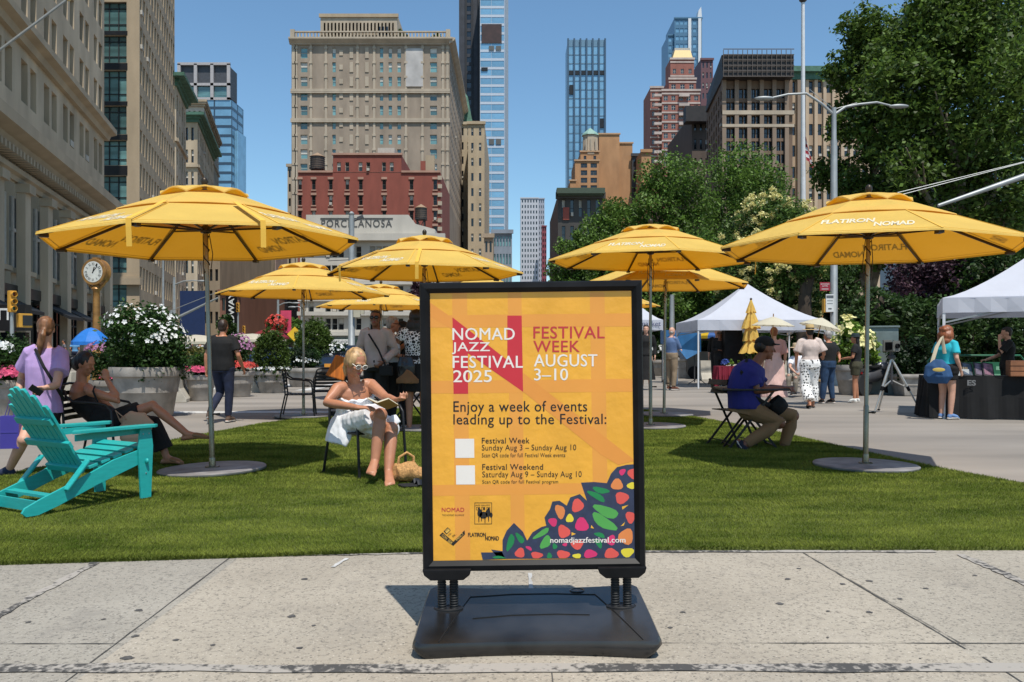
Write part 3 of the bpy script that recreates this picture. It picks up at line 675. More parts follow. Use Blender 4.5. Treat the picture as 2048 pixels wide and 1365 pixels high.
TEM=dict(head=(0,.02,1.60),neck=(0,-.01,1.45),pel=(0,0,.95),shL=(-.175,0,1.405),shR=(.175,0,1.405),elL=(-.235,-.03,1.12),elR=(.235,-.03,1.12),wrL=(-.235,.05,.88),wrR=(.235,.05,.88),hipL=(-.09,0,.91),hipR=(.09,0,.91),knL=(-.1,.02,.50),knR=(.1,.02,.50),anL=(-.1,-.02,.085),anR=(.1,-.02,.085),toL=(-.12,.15,.03),toR=(.12,.15,.03))
def stand(px,pyf,pyh,ang,Y=None,wd=1,**ov):
    g=gd(px,pyf) if Y is None else Vector(((px-1024)*Y/F,Y,0)); Y=g.y
    h=H-(pyh-HZ)*Y/F; s=h/1.72
    d=dict(TEM); d.update({k:v for k,v in ov.items() if isinstance(v,tuple) and k in TEM})
    m=Matrix.Translation((g.x,g.y,0))@Matrix.Rotation(ang,4,'Z')@Matrix.Diagonal((s*wd,s,s,1))
    J={k:m@Vector(v) for k,v in d.items()}; J['s']=s
    r=Matrix.Rotation(ang,3,'Z'); J['fwd']=r@Vector(ov.get('look',(0,1,0))); J['root']=Vector((g.x,g.y,0)); J['up']=r@Vector(ov.get('hup',(0,0,1)))
    return J
def px(d,s=1,fwd=(0,-1,0),up=(0,0,1)):
    J={k:at(*v) for k,v in d.items()}; J['s']=s; J['fwd']=Vector(fwd).normalized(); J['up']=Vector(up).normalized(); J['root']=Vector((J['pel'].x,J['pel'].y,.022)); return J
TM=[(-.12,.150,.112),(0,.165,.12),(.25,.15,.112),(.55,.168,.122),(.78,.185,.115),(.92,.145,.088),(1.0,.066,.062)]
TF=[(-.12,.158,.118),(0,.172,.125),(.28,.132,.098),(.55,.145,.112),(.64,.150,.125),(.8,.162,.102),(.93,.118,.078),(1.0,.055,.055)]
def torso(mb,J,tab,inf,t0,t1,n=18,bulk=1,rnd=False):
    s=J['s']; side=(J['shR']-J['shL']).normalized(); pts=[];rad=[]
    mid=J.get('mid'); ts=[t for t,_,_ in tab]
    def itp(t):
        if t<=ts[0]: return tab[0][1:]
        for (a,b,c),(d,e,f) in zip(tab,tab[1:]):
            if t<=d: k=(t-a)/(d-a); return (b+(e-b)*k,c+(f-c)*k)
        return tab[-1][1:]
    N=10
    for i in range(N+1):
        t=t0+(t1-t0)*i/N; p=J['pel']+(J['neck']-J['pel'])*t
        if mid is not None: p=p+(mid-(J['pel']+J['neck'])/2)*(1-(2*t-1)**2 if 0<=t<=1 else 0)
        a,b=itp(t); pts.append(p); rad.append(((a*bulk)*s+inf,(b*bulk)*s+inf))
    mb.tube(pts,rad,n,side=side,rnd=rnd)
def legpts(J,L,f=2):
    h,k,a=J['hip'+L],J['kn'+L],J['an'+L]
    pts=[h,h.lerp(k,.45),k,k.lerp(a,.3),a]; r=[.088,.076,.056,.054,.036]
    return pts,r
def cutp(pts,r,frac):   # frac 0..1 thigh, 1..2 shin
    q=[(0,0),(.45,1),(1,2),(1.3,3),(2,4)]; op=[];orr=[]
    for i,(t,k) in enumerate(q):
        if t<=frac+1e-6: op.append(pts[k]);orr.append(r[k])
        else:
            t0=q[i-1][0]; u=(frac-t0)/(t-t0)
            if u>1e-3: op.append(pts[k-1].lerp(pts[k],u)); orr.append(r[k-1]+(r[k]-r[k-1])*u)
            break
    return op,orr
def hand(mb,wr,d,nrm,s,thumb=1,curl=.45,tips=None):
    d=d.normalized(); nrm=(nrm-d*nrm.dot(d)).normalized(); sd_=d.cross(nrm)*thumb
    mb.tube([wr-d*.01*s,wr+d*.03*s,wr+d*.07*s,wr+d*.088*s],[(.024*s,.018*s),(.035*s,.016*s),(.038*s,.014*s),(.036*s,.011*s)],10,side=sd_,rnd=True)
    for i,(l,o) in enumerate(((.066,.028),(.076,.010),(.070,-.009),(.054,-.027))):
        p=wr+d*(.082-.004*abs(i-1))*s+sd_*o*s; dd=d+sd_*o*1.6; dd.normalize(); pts=[p-dd*.012*s,p]; ax=dd.cross(nrm); a=curl*(1+.12*i)
        for sgm in(.45,.31,.24):
            dd=Matrix.Rotation(a*.9,3,ax)@dd if False else (dd*math.cos(a)+nrm*math.sin(a)*1).normalized() if sgm==.45 else (dd*math.cos(a)+(nrm-dd*nrm.dot(dd)).normalized()*math.sin(a)).normalized()
            p=p+dd*l*sgm*s; pts.append(p)
        mb.tube(pts,[.0092*s,.009*s,.0085*s,.0078*s,.0066*s],8,rnd=True)
    p=wr+d*.022*s+sd_*.026*s; dd=(d*.62+sd_*.65+nrm*.35).normalized(); q=p+dd*.042*s; d2=(dd+d*.5+nrm*.25).normalized(); mb.tube([p-dd*.012*s,p,q,q+d2*.032*s],[.014*s,.0125*s,.0105*s,.008*s],8,rnd=True)
def headframe(J):
    f=J['fwd'];u=J['up'];u=(u-f*0).normalized(); sd_=f.cross(u).normalized(); u2=sd_.cross(f).normalized()
    return Matrix((sd_,f,u2)).transposed()
def body(J,root,skin,tab,bulk,vox,feet=True,curl=.45,nrm=None,skip=(),arms=1.0,legs=1.0):
    s=J['s']; b=MB(); Rm=headframe(J); c=J['head']
    hp=lambda x,y,z:c+Rm@Vector((x,y,z))*s
    b.ell(hp(0,-.005,.022),(.074*s,.092*s,.102*s),16,12,Rm); b.ell(hp(0,.026,-.05),(.056*s,.060*s,.066*s),14,10,Rm); b.ell(hp(0,.066,-.092),(.024*s,.02*s,.02*s),10,8,Rm)
    b.tube([hp(0,.085,.02),hp(0,.104,-.015),hp(0,.108,-.026)],[.007*s,.011*s,.013*s],8,rnd=True)
    b.ell(hp(0,.080,-.055),(.026*s,.014*s,.014*s),10,8,Rm); b.ell(hp(0,.078,.034),(.05*s,.014*s,.010*s),10,8,Rm)
    for k in(-1,1): b.ell(hp(k*.072,-.005,-.005),(.009*s,.020*s,.032*s),8,8,Rm); b.ell(hp(k*.04,.062,-.022),(.02*s,.018*s,.02*s),8,8,Rm)
    nk=J['neck']; b.tube([nk-(c-nk)*.25,nk,hp(0,-.018,-.06)],[(.066*bulk*s,.06*s),(.054*s,.054*s),(.05*s,.054*s)],12,rnd=True)
    torso(b,J,tab,0,-.08,1.0,bulk=bulk)
    for L in 'LR':
        sh,el,wr=J['sh'+L],J['el'+L],J['wr'+L]; q=math.sqrt(bulk)*arms
        b.tube([sh.lerp(J['neck'],.3),sh,sh.lerp(el,.5),el,el.lerp(wr,.3),wr],[.05*q*s,.054*q*s,.046*q*s,.037*q*s,.038*q*s,.025*s],12,rnd=True)
        d=J.get('hd'+L,(wr-el).normalized()); nn=J.get('hn'+L); 
        if nn is None: nn=(J['pel']-J['sh'+L]); nn=Vector((nn.x,nn.y,0)) if abs(d.z)>.5 else Vector((0,0,-1))
        if nn.length<.01: nn=Vector((0,0,-1))
        hand(b,wr,d,Vector(nn),s,1 if L=='R' else -1,J.get('curl'+L,curl))
        p,r=legpts(J,L); q2=math.sqrt(bulk)*legs; b.tube(p,[x*q2*s for x in r],12,rnd=True)
        b.ell(p[2],(.058*s*q2,)*3,10,8)
        an,to=J['an'+L],J['to'+L]; fd=(to-an); hl=an-Vector((fd.x,fd.y,0)).normalized()*.035*s-Vector((0,0,.045*s)) if 'heel'+L not in J else J['heel'+L]
        sd_=fd.cross(Vector((0,0,1))); sd_=sd_.normalized() if sd_.length>1e-3 else Vector((1,0,0))
        ball=to.lerp(an,.28); ball=ball+(hl-ball)*.0
        b.ell(hl,(.03*s,)*3,10,8); b.tube([an,an.lerp(ball,.5),ball],[(.036*s,.036*s),(.038*s,.027*s),(.043*s,.018*s)],10,side=sd_,rnd=True); b.tube([hl,ball],[(.028*s,.026*s),(.040*s,.014*s)],10,side=sd_,rnd=True)
        td=(to-ball).normalized()
        for i in range(5):
            o=(-.034+.017*i)*s*(1 if L=='L' else -1)*-1; r_=(.012 if i==0 else .0088)*s; l=(1.0-.13*i)
            pb=ball+sd_*o; b.tube([pb,pb+td*(to-ball).length*l],[r_*1.1,r_],8,rnd=True)
    return b.build('body',skin,root,world=True,remesh=vox,sm=2)
def person(label,J,skin='fair',fem=True,bulk=1.0,vox=.012,clothes=(),hair=None,hat=None,shoes=None,face=False,curl=.45,arms=1.,legs=1.,group=None,glasses=None,beard=None):
    root=thing('person',label,'person',J['root'],group=group); s=J['s']; tab=TF if fem else TM; sk=SK[skin]
    body(J,root,sk,tab,bulk,vox,curl=curl,arms=arms,legs=legs)
    Rm=headframe(J); c=J['head']; hp=lambda x,y,z:c+Rm@Vector((x,y,z))*s
    for q in clothes:
        kind,m=q[0],q[1]; o=q[2] if len(q)>2 else {}
        b=MB(); inf=o.get('inf',.016)*1.0
        if kind=='shirt':
            torso(b,J,tab,inf,o.get('hem',-.12),o.get('top',.985),bulk=bulk*o.get('w',1))
            sl=o.get('sleeve',.55)
            if sl>0:
                for L in 'LR':
                    sh,el,wr=J['sh'+L],J['el'+L],J['wr'+L]; pts=[sh.lerp(J['neck'],.45),sh]; rr=[.046*s+inf*.8,.052*s+inf*.75]
                    if sl<=1: pts.append(sh.lerp(el,sl)); rr.append(.052*s+inf*o.get('flare',1.6))
                    else: pts+=[sh.lerp(el,.6),el,el.lerp(wr,sl-1)]; rr+=[.05*s+inf,.043*s+inf,.032*s+inf*.8]
                    b.tube(pts,rr,12)
        elif kind=='pants':
            torso(b,J,tab,inf+.004,-.2,.16,bulk=bulk); [b.ell(J['hip'+L],(.098*s*math.sqrt(bulk)*legs+inf,)*3,12,8) for L in 'LR']
            for L in 'LR':
                p,r=legpts(J,L); p,r=cutp(p,r,o.get('len',1.93)); fl=o.get('flare',0)
                b.tube(p,[x*s*math.sqrt(bulk)*legs+inf*(1+fl*i) for i,x in enumerate(r)],14)
        elif kind=='loft':
            b.tube([Vector(p) for p,_,_ in o['sec']],[(a,d) for _,a,d in o['sec']],24,side=o.get('side',(J['shR']-J['shL']).normalized()))
        elif kind=='custom': o['fn'](b)
        b.build(o.get('name',{'shirt':'shirt','pants':'trousers','loft':'skirt','custom':'garment'}[kind]),m,root,world=True,remesh=o.get('vox',vox),sm=o.get('sm',3),disp=o.get('disp',.007),dsc=o.get('dsc',9))
    if hair:
        m,items=hair; b=MB()
        for it in items:
            if it[0]=='e': b.ell(hp(*it[1]),tuple(x*s for x in it[2]),14,10,Rm)
            else: b.tube([hp(*p) for p in it[1]],[(a*s,d*s) if isinstance(d,float) else a*s for a,d in it[2]],10,rnd=True)
        b.build('hair',m,root,world=True,remesh=max(.009,vox*.9),sm=2,disp=.005,dsc=30)
    if hat: hat(root,hp,s,Rm)
    if face:
        for k in(-1,1):
            b=MB(); b.ell(hp(k*.029,.080,.012),(.013*s,.008*s,.0065*s),10,8,Rm); b.build('eye',eyem,root,world=True,smooth=True)
            b=MB(); b.tube([hp(k*.014,.090,.032),hp(k*.034,.088,.037),hp(k*.05,.074,.030)],.004*s,6); b.build('eyebrow',hair[0] if hair else HD,root,world=True)
        b=MB(); b.ell(hp(0,.091,-.052),(.022*s,.006*s,.0045*s),10,8,Rm); b.ell(hp(0,.090,-.060),(.017*s,.006*s,.005*s),10,8,Rm); b.build('lips',lipm,root,world=True,smooth=True)
    if glasses:
        b=MB()
        for k in(-1,1):
            pts=[hp(k*.034+.026*math.cos(t),.101-.02*abs(.026*math.cos(t)*k)*3,.010+.02*math.sin(t)) for t in [2*PI*i/12 for i in range(13)]]
            b.tube(pts,.0034*s,6); b.tube([hp(k*.060,.096,.016),hp(k*.074,.0,.014)],.0034*s,6)
        b.tube([hp(-.009,.105,.015),hp(.009,.105,.015)],.003*s,6); gl=b.build('glasses',glasses[0],root,world=True,smooth=True)
        if len(glasses)>1:
            b=MB()
            for k in(-1,1): b.ell(hp(k*.034,.100,.010),(.024*s,.003,.018*s),12,8,Rm)
            b.build('lens',glasses[1],gl,world=True,smooth=True)
    if shoes:
        m,st_=shoes
        for L in 'LR':
            an,to=J['an'+L],J['to'+L]; fd=to-an; f2=Vector((fd.x,fd.y,0)).normalized(); hl=J.get('heel'+L,an-f2*.035*s-Vector((0,0,.045*s))); sd_=fd.cross(Vector((0,0,1)))
            sd_=sd_.normalized() if sd_.length>1e-3 else Vector((1,0,0))
            ball=to.lerp(an,.25); dn=Vector((0,0,-.012*s))
            b=MB(); 
            if st_=='sneaker': b.tube([an+Vector((0,0,-.005)),an.lerp(hl,.6)],[.044*s,.042*s],10,rnd=True); b.tube([an,ball+Vector((0,0,.01)),to],[(.045*s,.045*s),(.05*s,.034*s),(.036*s,.02*s)],12,side=sd_,rnd=True)
            else: b.tube([an.lerp(to,.45),ball,to],[(.044*s,.03*s),(.05*s,.03*s),(.034*s,.018*s)],12,side=sd_,rnd=True)
            sh=b.build('shoe',m,root,world=True,remesh=max(.008,vox*.8),sm=2)
            b=MB(); b.tube([hl+dn,hl.lerp(ball,.5)+dn,ball+dn,to+dn],[(.036*s,.015*s),(.036*s,.014*s),(.05*s,.013*s),(.034*s,.012*s)],12,side=sd_,rnd=True); b.build('sole',shs if st_=='sneaker' else m,sh,world=True,smooth=True)
    return root
def cap_hat(m,crown=(.084,.102,.075),brim=True):
    def f(root,hp,s,Rm):
        b=MB(); b.ell(hp(0,-.008,.055),tuple(x*s for x in crown),16,10,Rm)
        if brim:
            v=[hp(x,.075+.085*math.cos(x/.085*PI/2),.048-abs(x)*.15) for x in(-.075,-.04,0,.04,.075)]+[hp(x,.06,.056) for x in(.075,.04,0,-.04,-.075)]
            b.add(v+[p+Rm@Vector((0,0,.008)) for p in v],[tuple(range(10))[::-1],tuple(range(10,20))]+[(i,(i+1)%10,10+(i+1)%10,10+i) for i in range(10)])
        b.build('cap',m,root,world=True,smooth=True)
    return f
def brim_hat(m,band,r=.17,h=.10):
    def f(root,hp,s,Rm):
        def ring(b,prof):
            n=20; vs=[hp(q*math.cos(2*PI*k/n),q*math.sin(2*PI*k/n)*1.1-.005,z) for q,z in prof for k in range(n)]
            fs=[(i*n+k,i*n+(k+1)%n,(i+1)*n+(k+1)%n,(i+1)*n+k) for i in range(len(prof)-1) for k in range(n)]+[tuple((len(prof)-1)*n+k for k in range(n))]
            b.add(vs,fs)
        b=MB(); ring(b,[(r,.045),(r*.75,.055),(.088,.06),(.084,.06+h*.8),(.07,.06+h),(.02,.06+h*.97)]); ht=b.build('hat',m,root,world=True,smooth=True)
        if band: b=MB(); ring(b,[(.0905,.062),(.0895,.09)]); b.build('hat_band',band,ht,world=True,smooth=True)
    return f
SHORT=[('e',(0,-.022,.038),(.080,.092,.095)),('e',(0,-.05,-.02),(.07,.05,.06)),('e',(0,.03,.085),(.06,.05,.03))]
LONG=[('e',(0,-.025,.035),(.084,.094,.098)),('e',(0,-.06,-.08),(.085,.05,.13)),('e',(0,-.07,-.19),(.08,.045,.12)),('e',(0,.03,.088),(.062,.05,.03))]
def pony(dx,dy,dz,l=1): return [('e',(0,-.022,.036),(.082,.094,.097)),('e',(0,.028,.088),(.062,.05,.03)),('e',(0,-.055,-.02),(.066,.05,.06)),('t',[(0,-.10,-.005),(dx*.4,-.13+dy*.3,-.06),(dx*.8,-.12+dy,-.13*l),(dx,-.10+dy,-.22*l)],[(.022,.022),(.036,.03),(.04,.034),(.014,.014)])]
TEE=cl('lilac tee',190,158,212,.9); BLK=cl('black cloth',22,21,22,.7,var=.2); BLK2=cl('black tee cloth',16,15,16,.7,var=.2); DEN=cl('dark denim',28,38,66,.75,var=.3,scale=9); DEN2=cl('blue denim',40,70,105,.8,var=.3,scale=9)
WHT=cl('white dress cloth',250,250,252,1.02,var=.03,trans=.2); KHA=cl('khaki trousers',150,118,80,.75); NAVB=cl('royal blue tee',38,40,130,.8); BEI=cl('beige shirt',205,182,172,.8); WPO=cl('white polo',240,240,245,.85)
# --- woman in lilac tee, walking past on the left
Y1=8.35
J=px(dict(head=(92,659,Y1),neck=(92,694,Y1),pel=(84,822,Y1),shL=(61,704,Y1-.05),shR=(125,708,Y1+.05),elL=(43,757,Y1+.1),wrL=(34,800,Y1-.05),elR=(112,772,Y1-.2),wrR=(90,776,Y1-.3),hipL=(70,830,Y1),hipR=(99,830,Y1),knL=(47,880,Y1-.25),anL=(18,940,Y1-.15),toL=(-18,958,Y1-.18),knR=(112,890,Y1+.15),anR=(133,945,Y1+.3),toR=(112,966,Y1+.25)),.98,(-.35,.93,-.05))
J['hnR']=Vector((0,-.6,-.8)); J['curlR']=.7; J['hdR']=Vector((-.95,0,-.3)); J['root'].z=0
p=person('woman walking by in a lilac tee and black shorts with a brown ponytail',J,'fair',True,1.02,.0085,[('shirt',TEE,dict(hem=-.02,sleeve=.62,inf=.024,disp=.010,w=.97)),('pants',BLK,dict(len=.52,name='shorts',inf=.004,disp=.002))],(HBR,pony(-.04,.01,0,1.2)),None,(cl('navy sneaker',30,42,70),'sneaker'))
b=MB(); sd1=at(66,702,Y1-.16); b.tube([at(70,698,Y1-.12),at(88,735,Y1-.19),at(110,770,Y1-.17),at(128,800,Y1-.05)],[(.016,.004)]*4,8,side=(1,0,1)); b.build('crossbody_strap',BLK,p,world=True)
b=MB(); b.box((0,0,0),(.062,.009,.12)); o=b.build('phone',M('phone black',(.01,.01,.012),rough=.2),None,bevel=.003); o.location=at(72,781,Y1-.36); o.rotation_euler=(.3,-.9,.2); tag(o,'black phone in the hand of the woman in the lilac tee','phone')
pb=S('violet gift bag',72,62,160,.85,rough=.45,var=.1)
t=thing('paper_bag','violet glossy shopping bag carried by the woman in the lilac tee','bag',at(22,897,Y1-.25),R(12))
b=MB(); b.box((0,0,.155),(.165,.09,.31),taper=1.0); b.box((0,-.047,.155),(.15,.003,.012)); b.build('bag_body',pb,t,bevel=.004)
b=MB(); b.tube([(-.04,-.04,.31),(0,-.035,.46),(.04,-.04,.31)],.004,6); b.build('handle',pb,t); b=MB(); b.tube([(-.04,.04,.31),(0,.035,.46),(.04,.04,.31)],.004,6); b.build('handle',pb,t)
# --- dark haired woman seated under the large umbrella
Y2=8.75
J=px(dict(head=(170,729,Y2),neck=(163,764,Y2),pel=(212,838,Y2),shL=(178,778,Y2+.17),shR=(182,784,Y2-.16),elL=(225,822,Y2+.2),wrL=(252,836,Y2+.02),elR=(239,802,Y2-.2),wrR=(214,760,Y2-.08),hipL=(214,845,Y2+.09),hipR=(216,847,Y2-.08),knL=(309,849,Y2+.1),anL=(333,915,Y2+.12),toL=(362,925,Y2+.08),knR=(305,812,Y2-.05),anR=(374,868,Y2-.05),toR=(412,874,Y2-.08)),.98,(.86,-.1,-.28),(.25,0,1))
J['mid']=at(166,806,Y2); J['hdR']=Vector((-.25,.1,1)); J['hnR']=Vector((-.5,.8,0)); J['curlR']=.8; J['hnL']=Vector((0,0,-1))
p=person('dark haired woman seated in the shade with crossed legs and a hand near her face',J,'tan',True,.95,.009,
 [('shirt',BLK2,dict(sleeve=0,top=.60,hem=-.1,inf=.012,name='tank_top',disp=.003)),
  ('custom',BLK2,dict(name='skirt',disp=.01,fn=lambda b:(b.tube([J['hipR'],J['hipR'].lerp(J['knR'],.72)],[.12,.10],14),b.tube([J['hipL'],J['knL'],J['knL'].lerp(J['anL'],.75)],[.12,.09,.10],14),torso(b,J,TF,.02,-.14,.12)))) ],
 (HD,[('e',(0,-.022,.038),(.086,.098,.100)),('e',(0,-.06,.0),(.082,.08,.10)),('t',[(0,-.11,.03),(0,-.17,.0),(0,-.19,-.10),(.0,-.18,-.22),(.0,-.15,-.33)],[(.035,.035),(.05,.045),(.055,.05),(.05,.04),(.018,.015)])]),None,(S('tan slipper',150,110,70,.8),'slipper'))
b=MB(); hf=headframe(J); c=J['head']; b.tube([c+hf@Vector((.05*k,-.11-.03*abs(k),.06-.05*k)) for k in(-1,-.4,.2,.9)],.007,8); b.build('hair_clip',S('hair clip',215,205,195),p,world=True,smooth=True)
b=MB(); b.tube([at(190,772,Y2-.2),at(186,782,Y2-.24),at(196,806,Y2-.24)],[(.010,.003)]*3,6,side=(1,0,0)); b.build('strap',BLK2,p,world=True)
t=thing('tote_bag','cream canvas bag on the lap of the dark haired seated woman','bag',at(268,880,Y2-.18))
b=MB(); b.tube([(-.14,0,.20),(-.05,0,.19),(.08,0,.16),(.19,0,.13)],[(.02,.02),(.055,.10),(.06,.12),(.02,.05)],14,side=(0,1,0)); b.tube([(0,0,.16),(.02,-.06,.02),(.02,-.07,-.04)],[(.15,.05),(.14,.045),(.10,.015)],14,side=(1,0,0)); b.build('bag_body',S('cream canvas',200,165,135,.85,rough=.9,var=.1),t,remesh=.01,sm=2,disp=.012)
b=MB(); b.tube([(-.12,-.05,.20),(-.16,-.06,.3),(-.06,-.05,.21)],.007,6); b.build('handle',S('cream canvas strap',190,155,125,.8),t)
# --- man in black tee walking away
J=stand(446,846,640,R(-4),wd=1.0,knL=(-.09,.10,.50),anL=(-.11,-.30,.16),toL=(-.12,-.21,-.02),anR=(.08,.02,.085),toR=(.10,.22,.03),elR=(.27,-.02,1.12),wrR=(.29,.14,.90),elL=(-.26,-.06,1.13),wrL=(-.27,-.04,.88))
person('man in a black tee and dark jeans walking away past the umbrella pole',J,'tan',False,1.08,.012,[('shirt',BLK2,dict(hem=-.16,inf=.022,w=1.04,sleeve=.7)),('pants',DEN,dict(inf=.014))],(hairm('brown crop',58,40,30),SHORT),None,(cl('tan shoe',95,75,62),'sneaker'))
# --- blonde woman in white reading
Y4=8.2
J=px(dict(head=(711,727,8.12),neck=(709,766,8.22),pel=(706,846,8.36),shR=(675,778,8.12),shL=(742,770,8.30),elR=(654,806,7.98),wrR=(716,816,7.72),elL=(772,796,8.05),wrL=(790,800,7.76),hipR=(694,848,8.3),hipL=(722,848,8.36),knR=(761,830,7.82),anR=(750,922,7.72),toR=(740,951,7.55),knL=(783,858,7.9),anL=(777,944,7.72),toL=(781,973,7.52)),1.04,(.62,-.62,-.42),(.12,-.05,1))
J['s']=1.1; J['hdR']=Vector((.9,-.2,.05)); J['hnR']=Vector((0,.2,-1)); J['hdL']=Vector((.6,-.5,.1)); J['hnL']=Vector((.0,.3,1)); J['curlL']=.5; J['curlR']=.25
def dress(b):
    torso(b,J,TF,.024,-.15,.70,bulk=1.03)
    for h,k in(('hipR','knR'),('hipL','knL')): b.tube([J[h],J[h].lerp(J[k],.5),J[h].lerp(J[k],.88)],[(.14,.13),(.14,.13),(.128,.115)],16)
    b.tube([J['hipR'].lerp(J['knL'],.1),J['hipR'].lerp(J['knL'],.85)],[(.12,.09),(.12,.10)],12)
    b.tube([at(690,838,8.18),at(681,862,8.14),at(671,888,8.10)],[(.13,.055),(.15,.05),(.12,.035)],14,side=(1,-.3,0))
    b.tube([at(776,840,7.98),at(786,856,7.96)],[(.10,.06),(.10,.05)],14,side=(1,-.3,0))
def ruffle(b):
    sd_=(J['shR']-J['shL']).normalized(); d=(J['neck']-J['pel']); c=J['pel']+d*.685; f=sd_.cross(d.normalized())
    pts=[c+sd_*.180*math.cos(t)+f*.150*math.sin(t)+d.normalized()*.012*math.sin(9*t) for t in [2*PI*i/48 for i in range(49)]]; b.tube(pts,.014,6)
wom=person('blonde woman in a strapless white dress sitting barefoot and reading a book',J,'tan',True,1.08,.0075,[('custom',WHT,dict(name='dress',fn=dress,disp=.016,dsc=13,vox=.008,sm=2)),('custom',WHT,dict(name='ruffle',fn=ruffle,disp=.010,dsc=20,vox=.006))],
 (HB,[('e',(0,-.026,.036),(.086,.096,.100)),('e',(0,-.01,.085),(.070,.070,.034)),('e',(0,-.085,-.01),(.06,.05,.07)),('e',(.055,.0,.03),(.03,.06,.07)),('e',(-.055,.0,.03),(.03,.06,.07)),('t',[(0,-.10,-.03),(.0,-.105,-.10),(.0,-.08,-.16)],[(.03,.03),(.032,.03),(.012,.012)])]),None,None,True,glasses=(S('white glasses frame',235,228,215,rough=.3),M('glasses lens',(.25,.22,.2),rough=.05,spec=.8)))
pg=S('book pages',238,230,205,.85,rough=.8); cv=S('kraft book cover',190,150,95,.85,rough=.8)
t=thing('book','open paperback held by the blonde woman in white','book',at(764,812,7.66),rot=(0,0,R(-25)))
for s_,a in((-1,R(-32)),(1,R(24))):
    b=MB(); b.M=Matrix.Rotation(R(38),4,'X')@Matrix.Rotation(-a*1.0,4,'Y') if False else Matrix.Rotation(R(-22),4,'X')@Matrix.Rotation(-s_*R(20),4,'Y'); b.box((s_*.060,0,.004),(.115,.17,.012)); pgs=b.build('page_block',pg,t)
    b=MB(); b.M=Matrix.Rotation(R(-22),4,'X')@Matrix.Rotation(-s_*R(20),4,'Y'); b.box((s_*.061,0,-.005),(.122,.178,.003)); b.build('cover',cv,t)
t=thing('straw_bag','woven straw bag slumped on the turf beside the barefoot woman','bag',gd(816,966,.02),R(15))
strw=S('woven straw',200,150,92,.85,rough=.9,var=.35,scale=70,bump=1,bscale=90)
b=MB(); b.tube([(-.14,.02,.03),(-.08,.02,.09),(.02,.02,.10),(.12,.02,.06),(.17,.02,.02)],[(.03,.03),(.10,.09),(.12,.10),(.10,.06),(.03,.02)],16,side=(0,1,0)); b.build('bag_body',strw,t,remesh=.009,sm=2,disp=.014,dsc=16)
b=MB(); b.tube([(-.09,0,.15),(-.08,0,.235),(-.01,0,.275),(.05,0,.235),(.05,0,.15)],.013,8); b.build('handle',strw,t,smooth=True)
t=thing('sandal','black leather sandals on the turf in front of the straw bag','sandals',gd(826,974,.02),R(-60))
for k in(0,1):
    b=MB(); b.tube([(-.03+k*.07,-.10,.02),(-.02+k*.08,.0,.018),(-.03+k*.09,.12,.018)],[(.03,.012),(.036,.013),(.03,.01)],12,side=(1,0,0),rnd=True); so=b.build('sole',BLK,t,smooth=True)
    b=MB(); b.tube([(-.055+k*.075,.03,.025),(-.02+k*.082,.04,.065),(.02+k*.085,.03,.025)],[(.03,.006)]*3,10,side=(0,1,0)); b.build('strap',M('black leather',(.012,.012,.013),rough=.3),so,smooth=True)
# --- group by the bistro table
J=stand(752,861,621,R(180-12),Y=12.9,look=(-.15,1,.02),elL=(-.27,-.04,1.14),wrL=(-.16,.16,.98),elR=(.25,.0,1.14),wrR=(.12,.20,1.0))
p5=person('woman in a pale shirt and dark glasses with a crossbody bag by the bistro table',J,'brown',True,1.0,.011,[('shirt',BEI,dict(sleeve=1.85,hem=-.1,inf=.020,w=1.02,disp=.012)),('pants',BLK,dict(inf=.015))],(HD,[('e',(0,-.03,.036),(.081,.09,.096)),('e',(0,.02,.09),(.06,.05,.025))]),None,(BLK,'sneaker'),True,glasses=(BLK,M('sunglass lens',(.01,.01,.01),rough=.1)))
b=MB(); b.tube([at(737,668,12.7),at(757,700,12.68),at(772,735,12.68)],[(.014,.004)]*3,8,side=(1,0,1)); b.build('crossbody_strap',BLK,p5,world=True)
b=MB(); b.box((0,0,0),(.20,.08,.15)); o=b.build('crossbody_pouch',BLK,None,bevel=.02); o.location=at(772,742,12.66); tag(o,'small black pouch held at the waist of the woman in the pale shirt','bag')
J=stand(783,860,634,R(-75),Y=13.2,elR=(.24,.05,1.13),wrR=(.20,.28,1.08),elL=(-.2,.1,1.2),wrL=(-.1,.3,1.35),look=(.1,1,0))
person('grey haired man in a white polo and dark glasses seen in profile',J,'tan',False,1.02,.012,[('shirt',WPO,dict(sleeve=.7,hem=-.12)),('pants',BLK,{})],(HG,SHORT),None,(BLK,'sneaker'),False,glasses=(BLK,M('sunglass lens2',(.01,.01,.01),rough=.1)))
J=stand(806,858,643,R(100),Y=13.7,elL=(-.24,.1,1.18),wrL=(-.2,.28,1.3))
person('person with a dark cap partly hidden between the white polo and patterned blouse',J,'dark',False,1,.013,[('shirt',BLK2,dict(sleeve=.6)),('pants',BLK,{})],(HD,SHORT),cap_hat(BLK),(BLK,'sneaker'))
LEO=M('leopard blouse',(.75,.74,.72),rough=.8); n_=LEO.node_tree.nodes; l_=LEO.node_tree.links
v_=n_.new('ShaderNodeTexVoronoi'); v_.feature='DISTANCE_TO_EDGE'; v_.inputs['Scale'].default_value=24; tc_=n_.new('ShaderNodeTexCoord'); l_.new(tc_.outputs['Object'],v_.inputs['Vector']); c_=n_.new('ShaderNodeMapRange'); c_.inputs[1].default_value=.10; c_.inputs[2].default_value=.13; l_.new(v_.outputs['Distance'],c_.inputs[0]); x_=n_.new('ShaderNodeMix'); x_.data_type='RGBA'; x_.inputs[6].default_value=(.75,.74,.74,1); x_.inputs[7].default_value=(.012,.012,.013,1); l_.new(c_.outputs[0],x_.inputs[0]); l_.new(x_.outputs[2],n_['Principled BSDF'].inputs['Base Color'])
J=stand(833,862,620,R(8),Y=13.0,wd=1.0,elL=(-.30,.05,1.20),wrL=(-.33,.2,1.36))
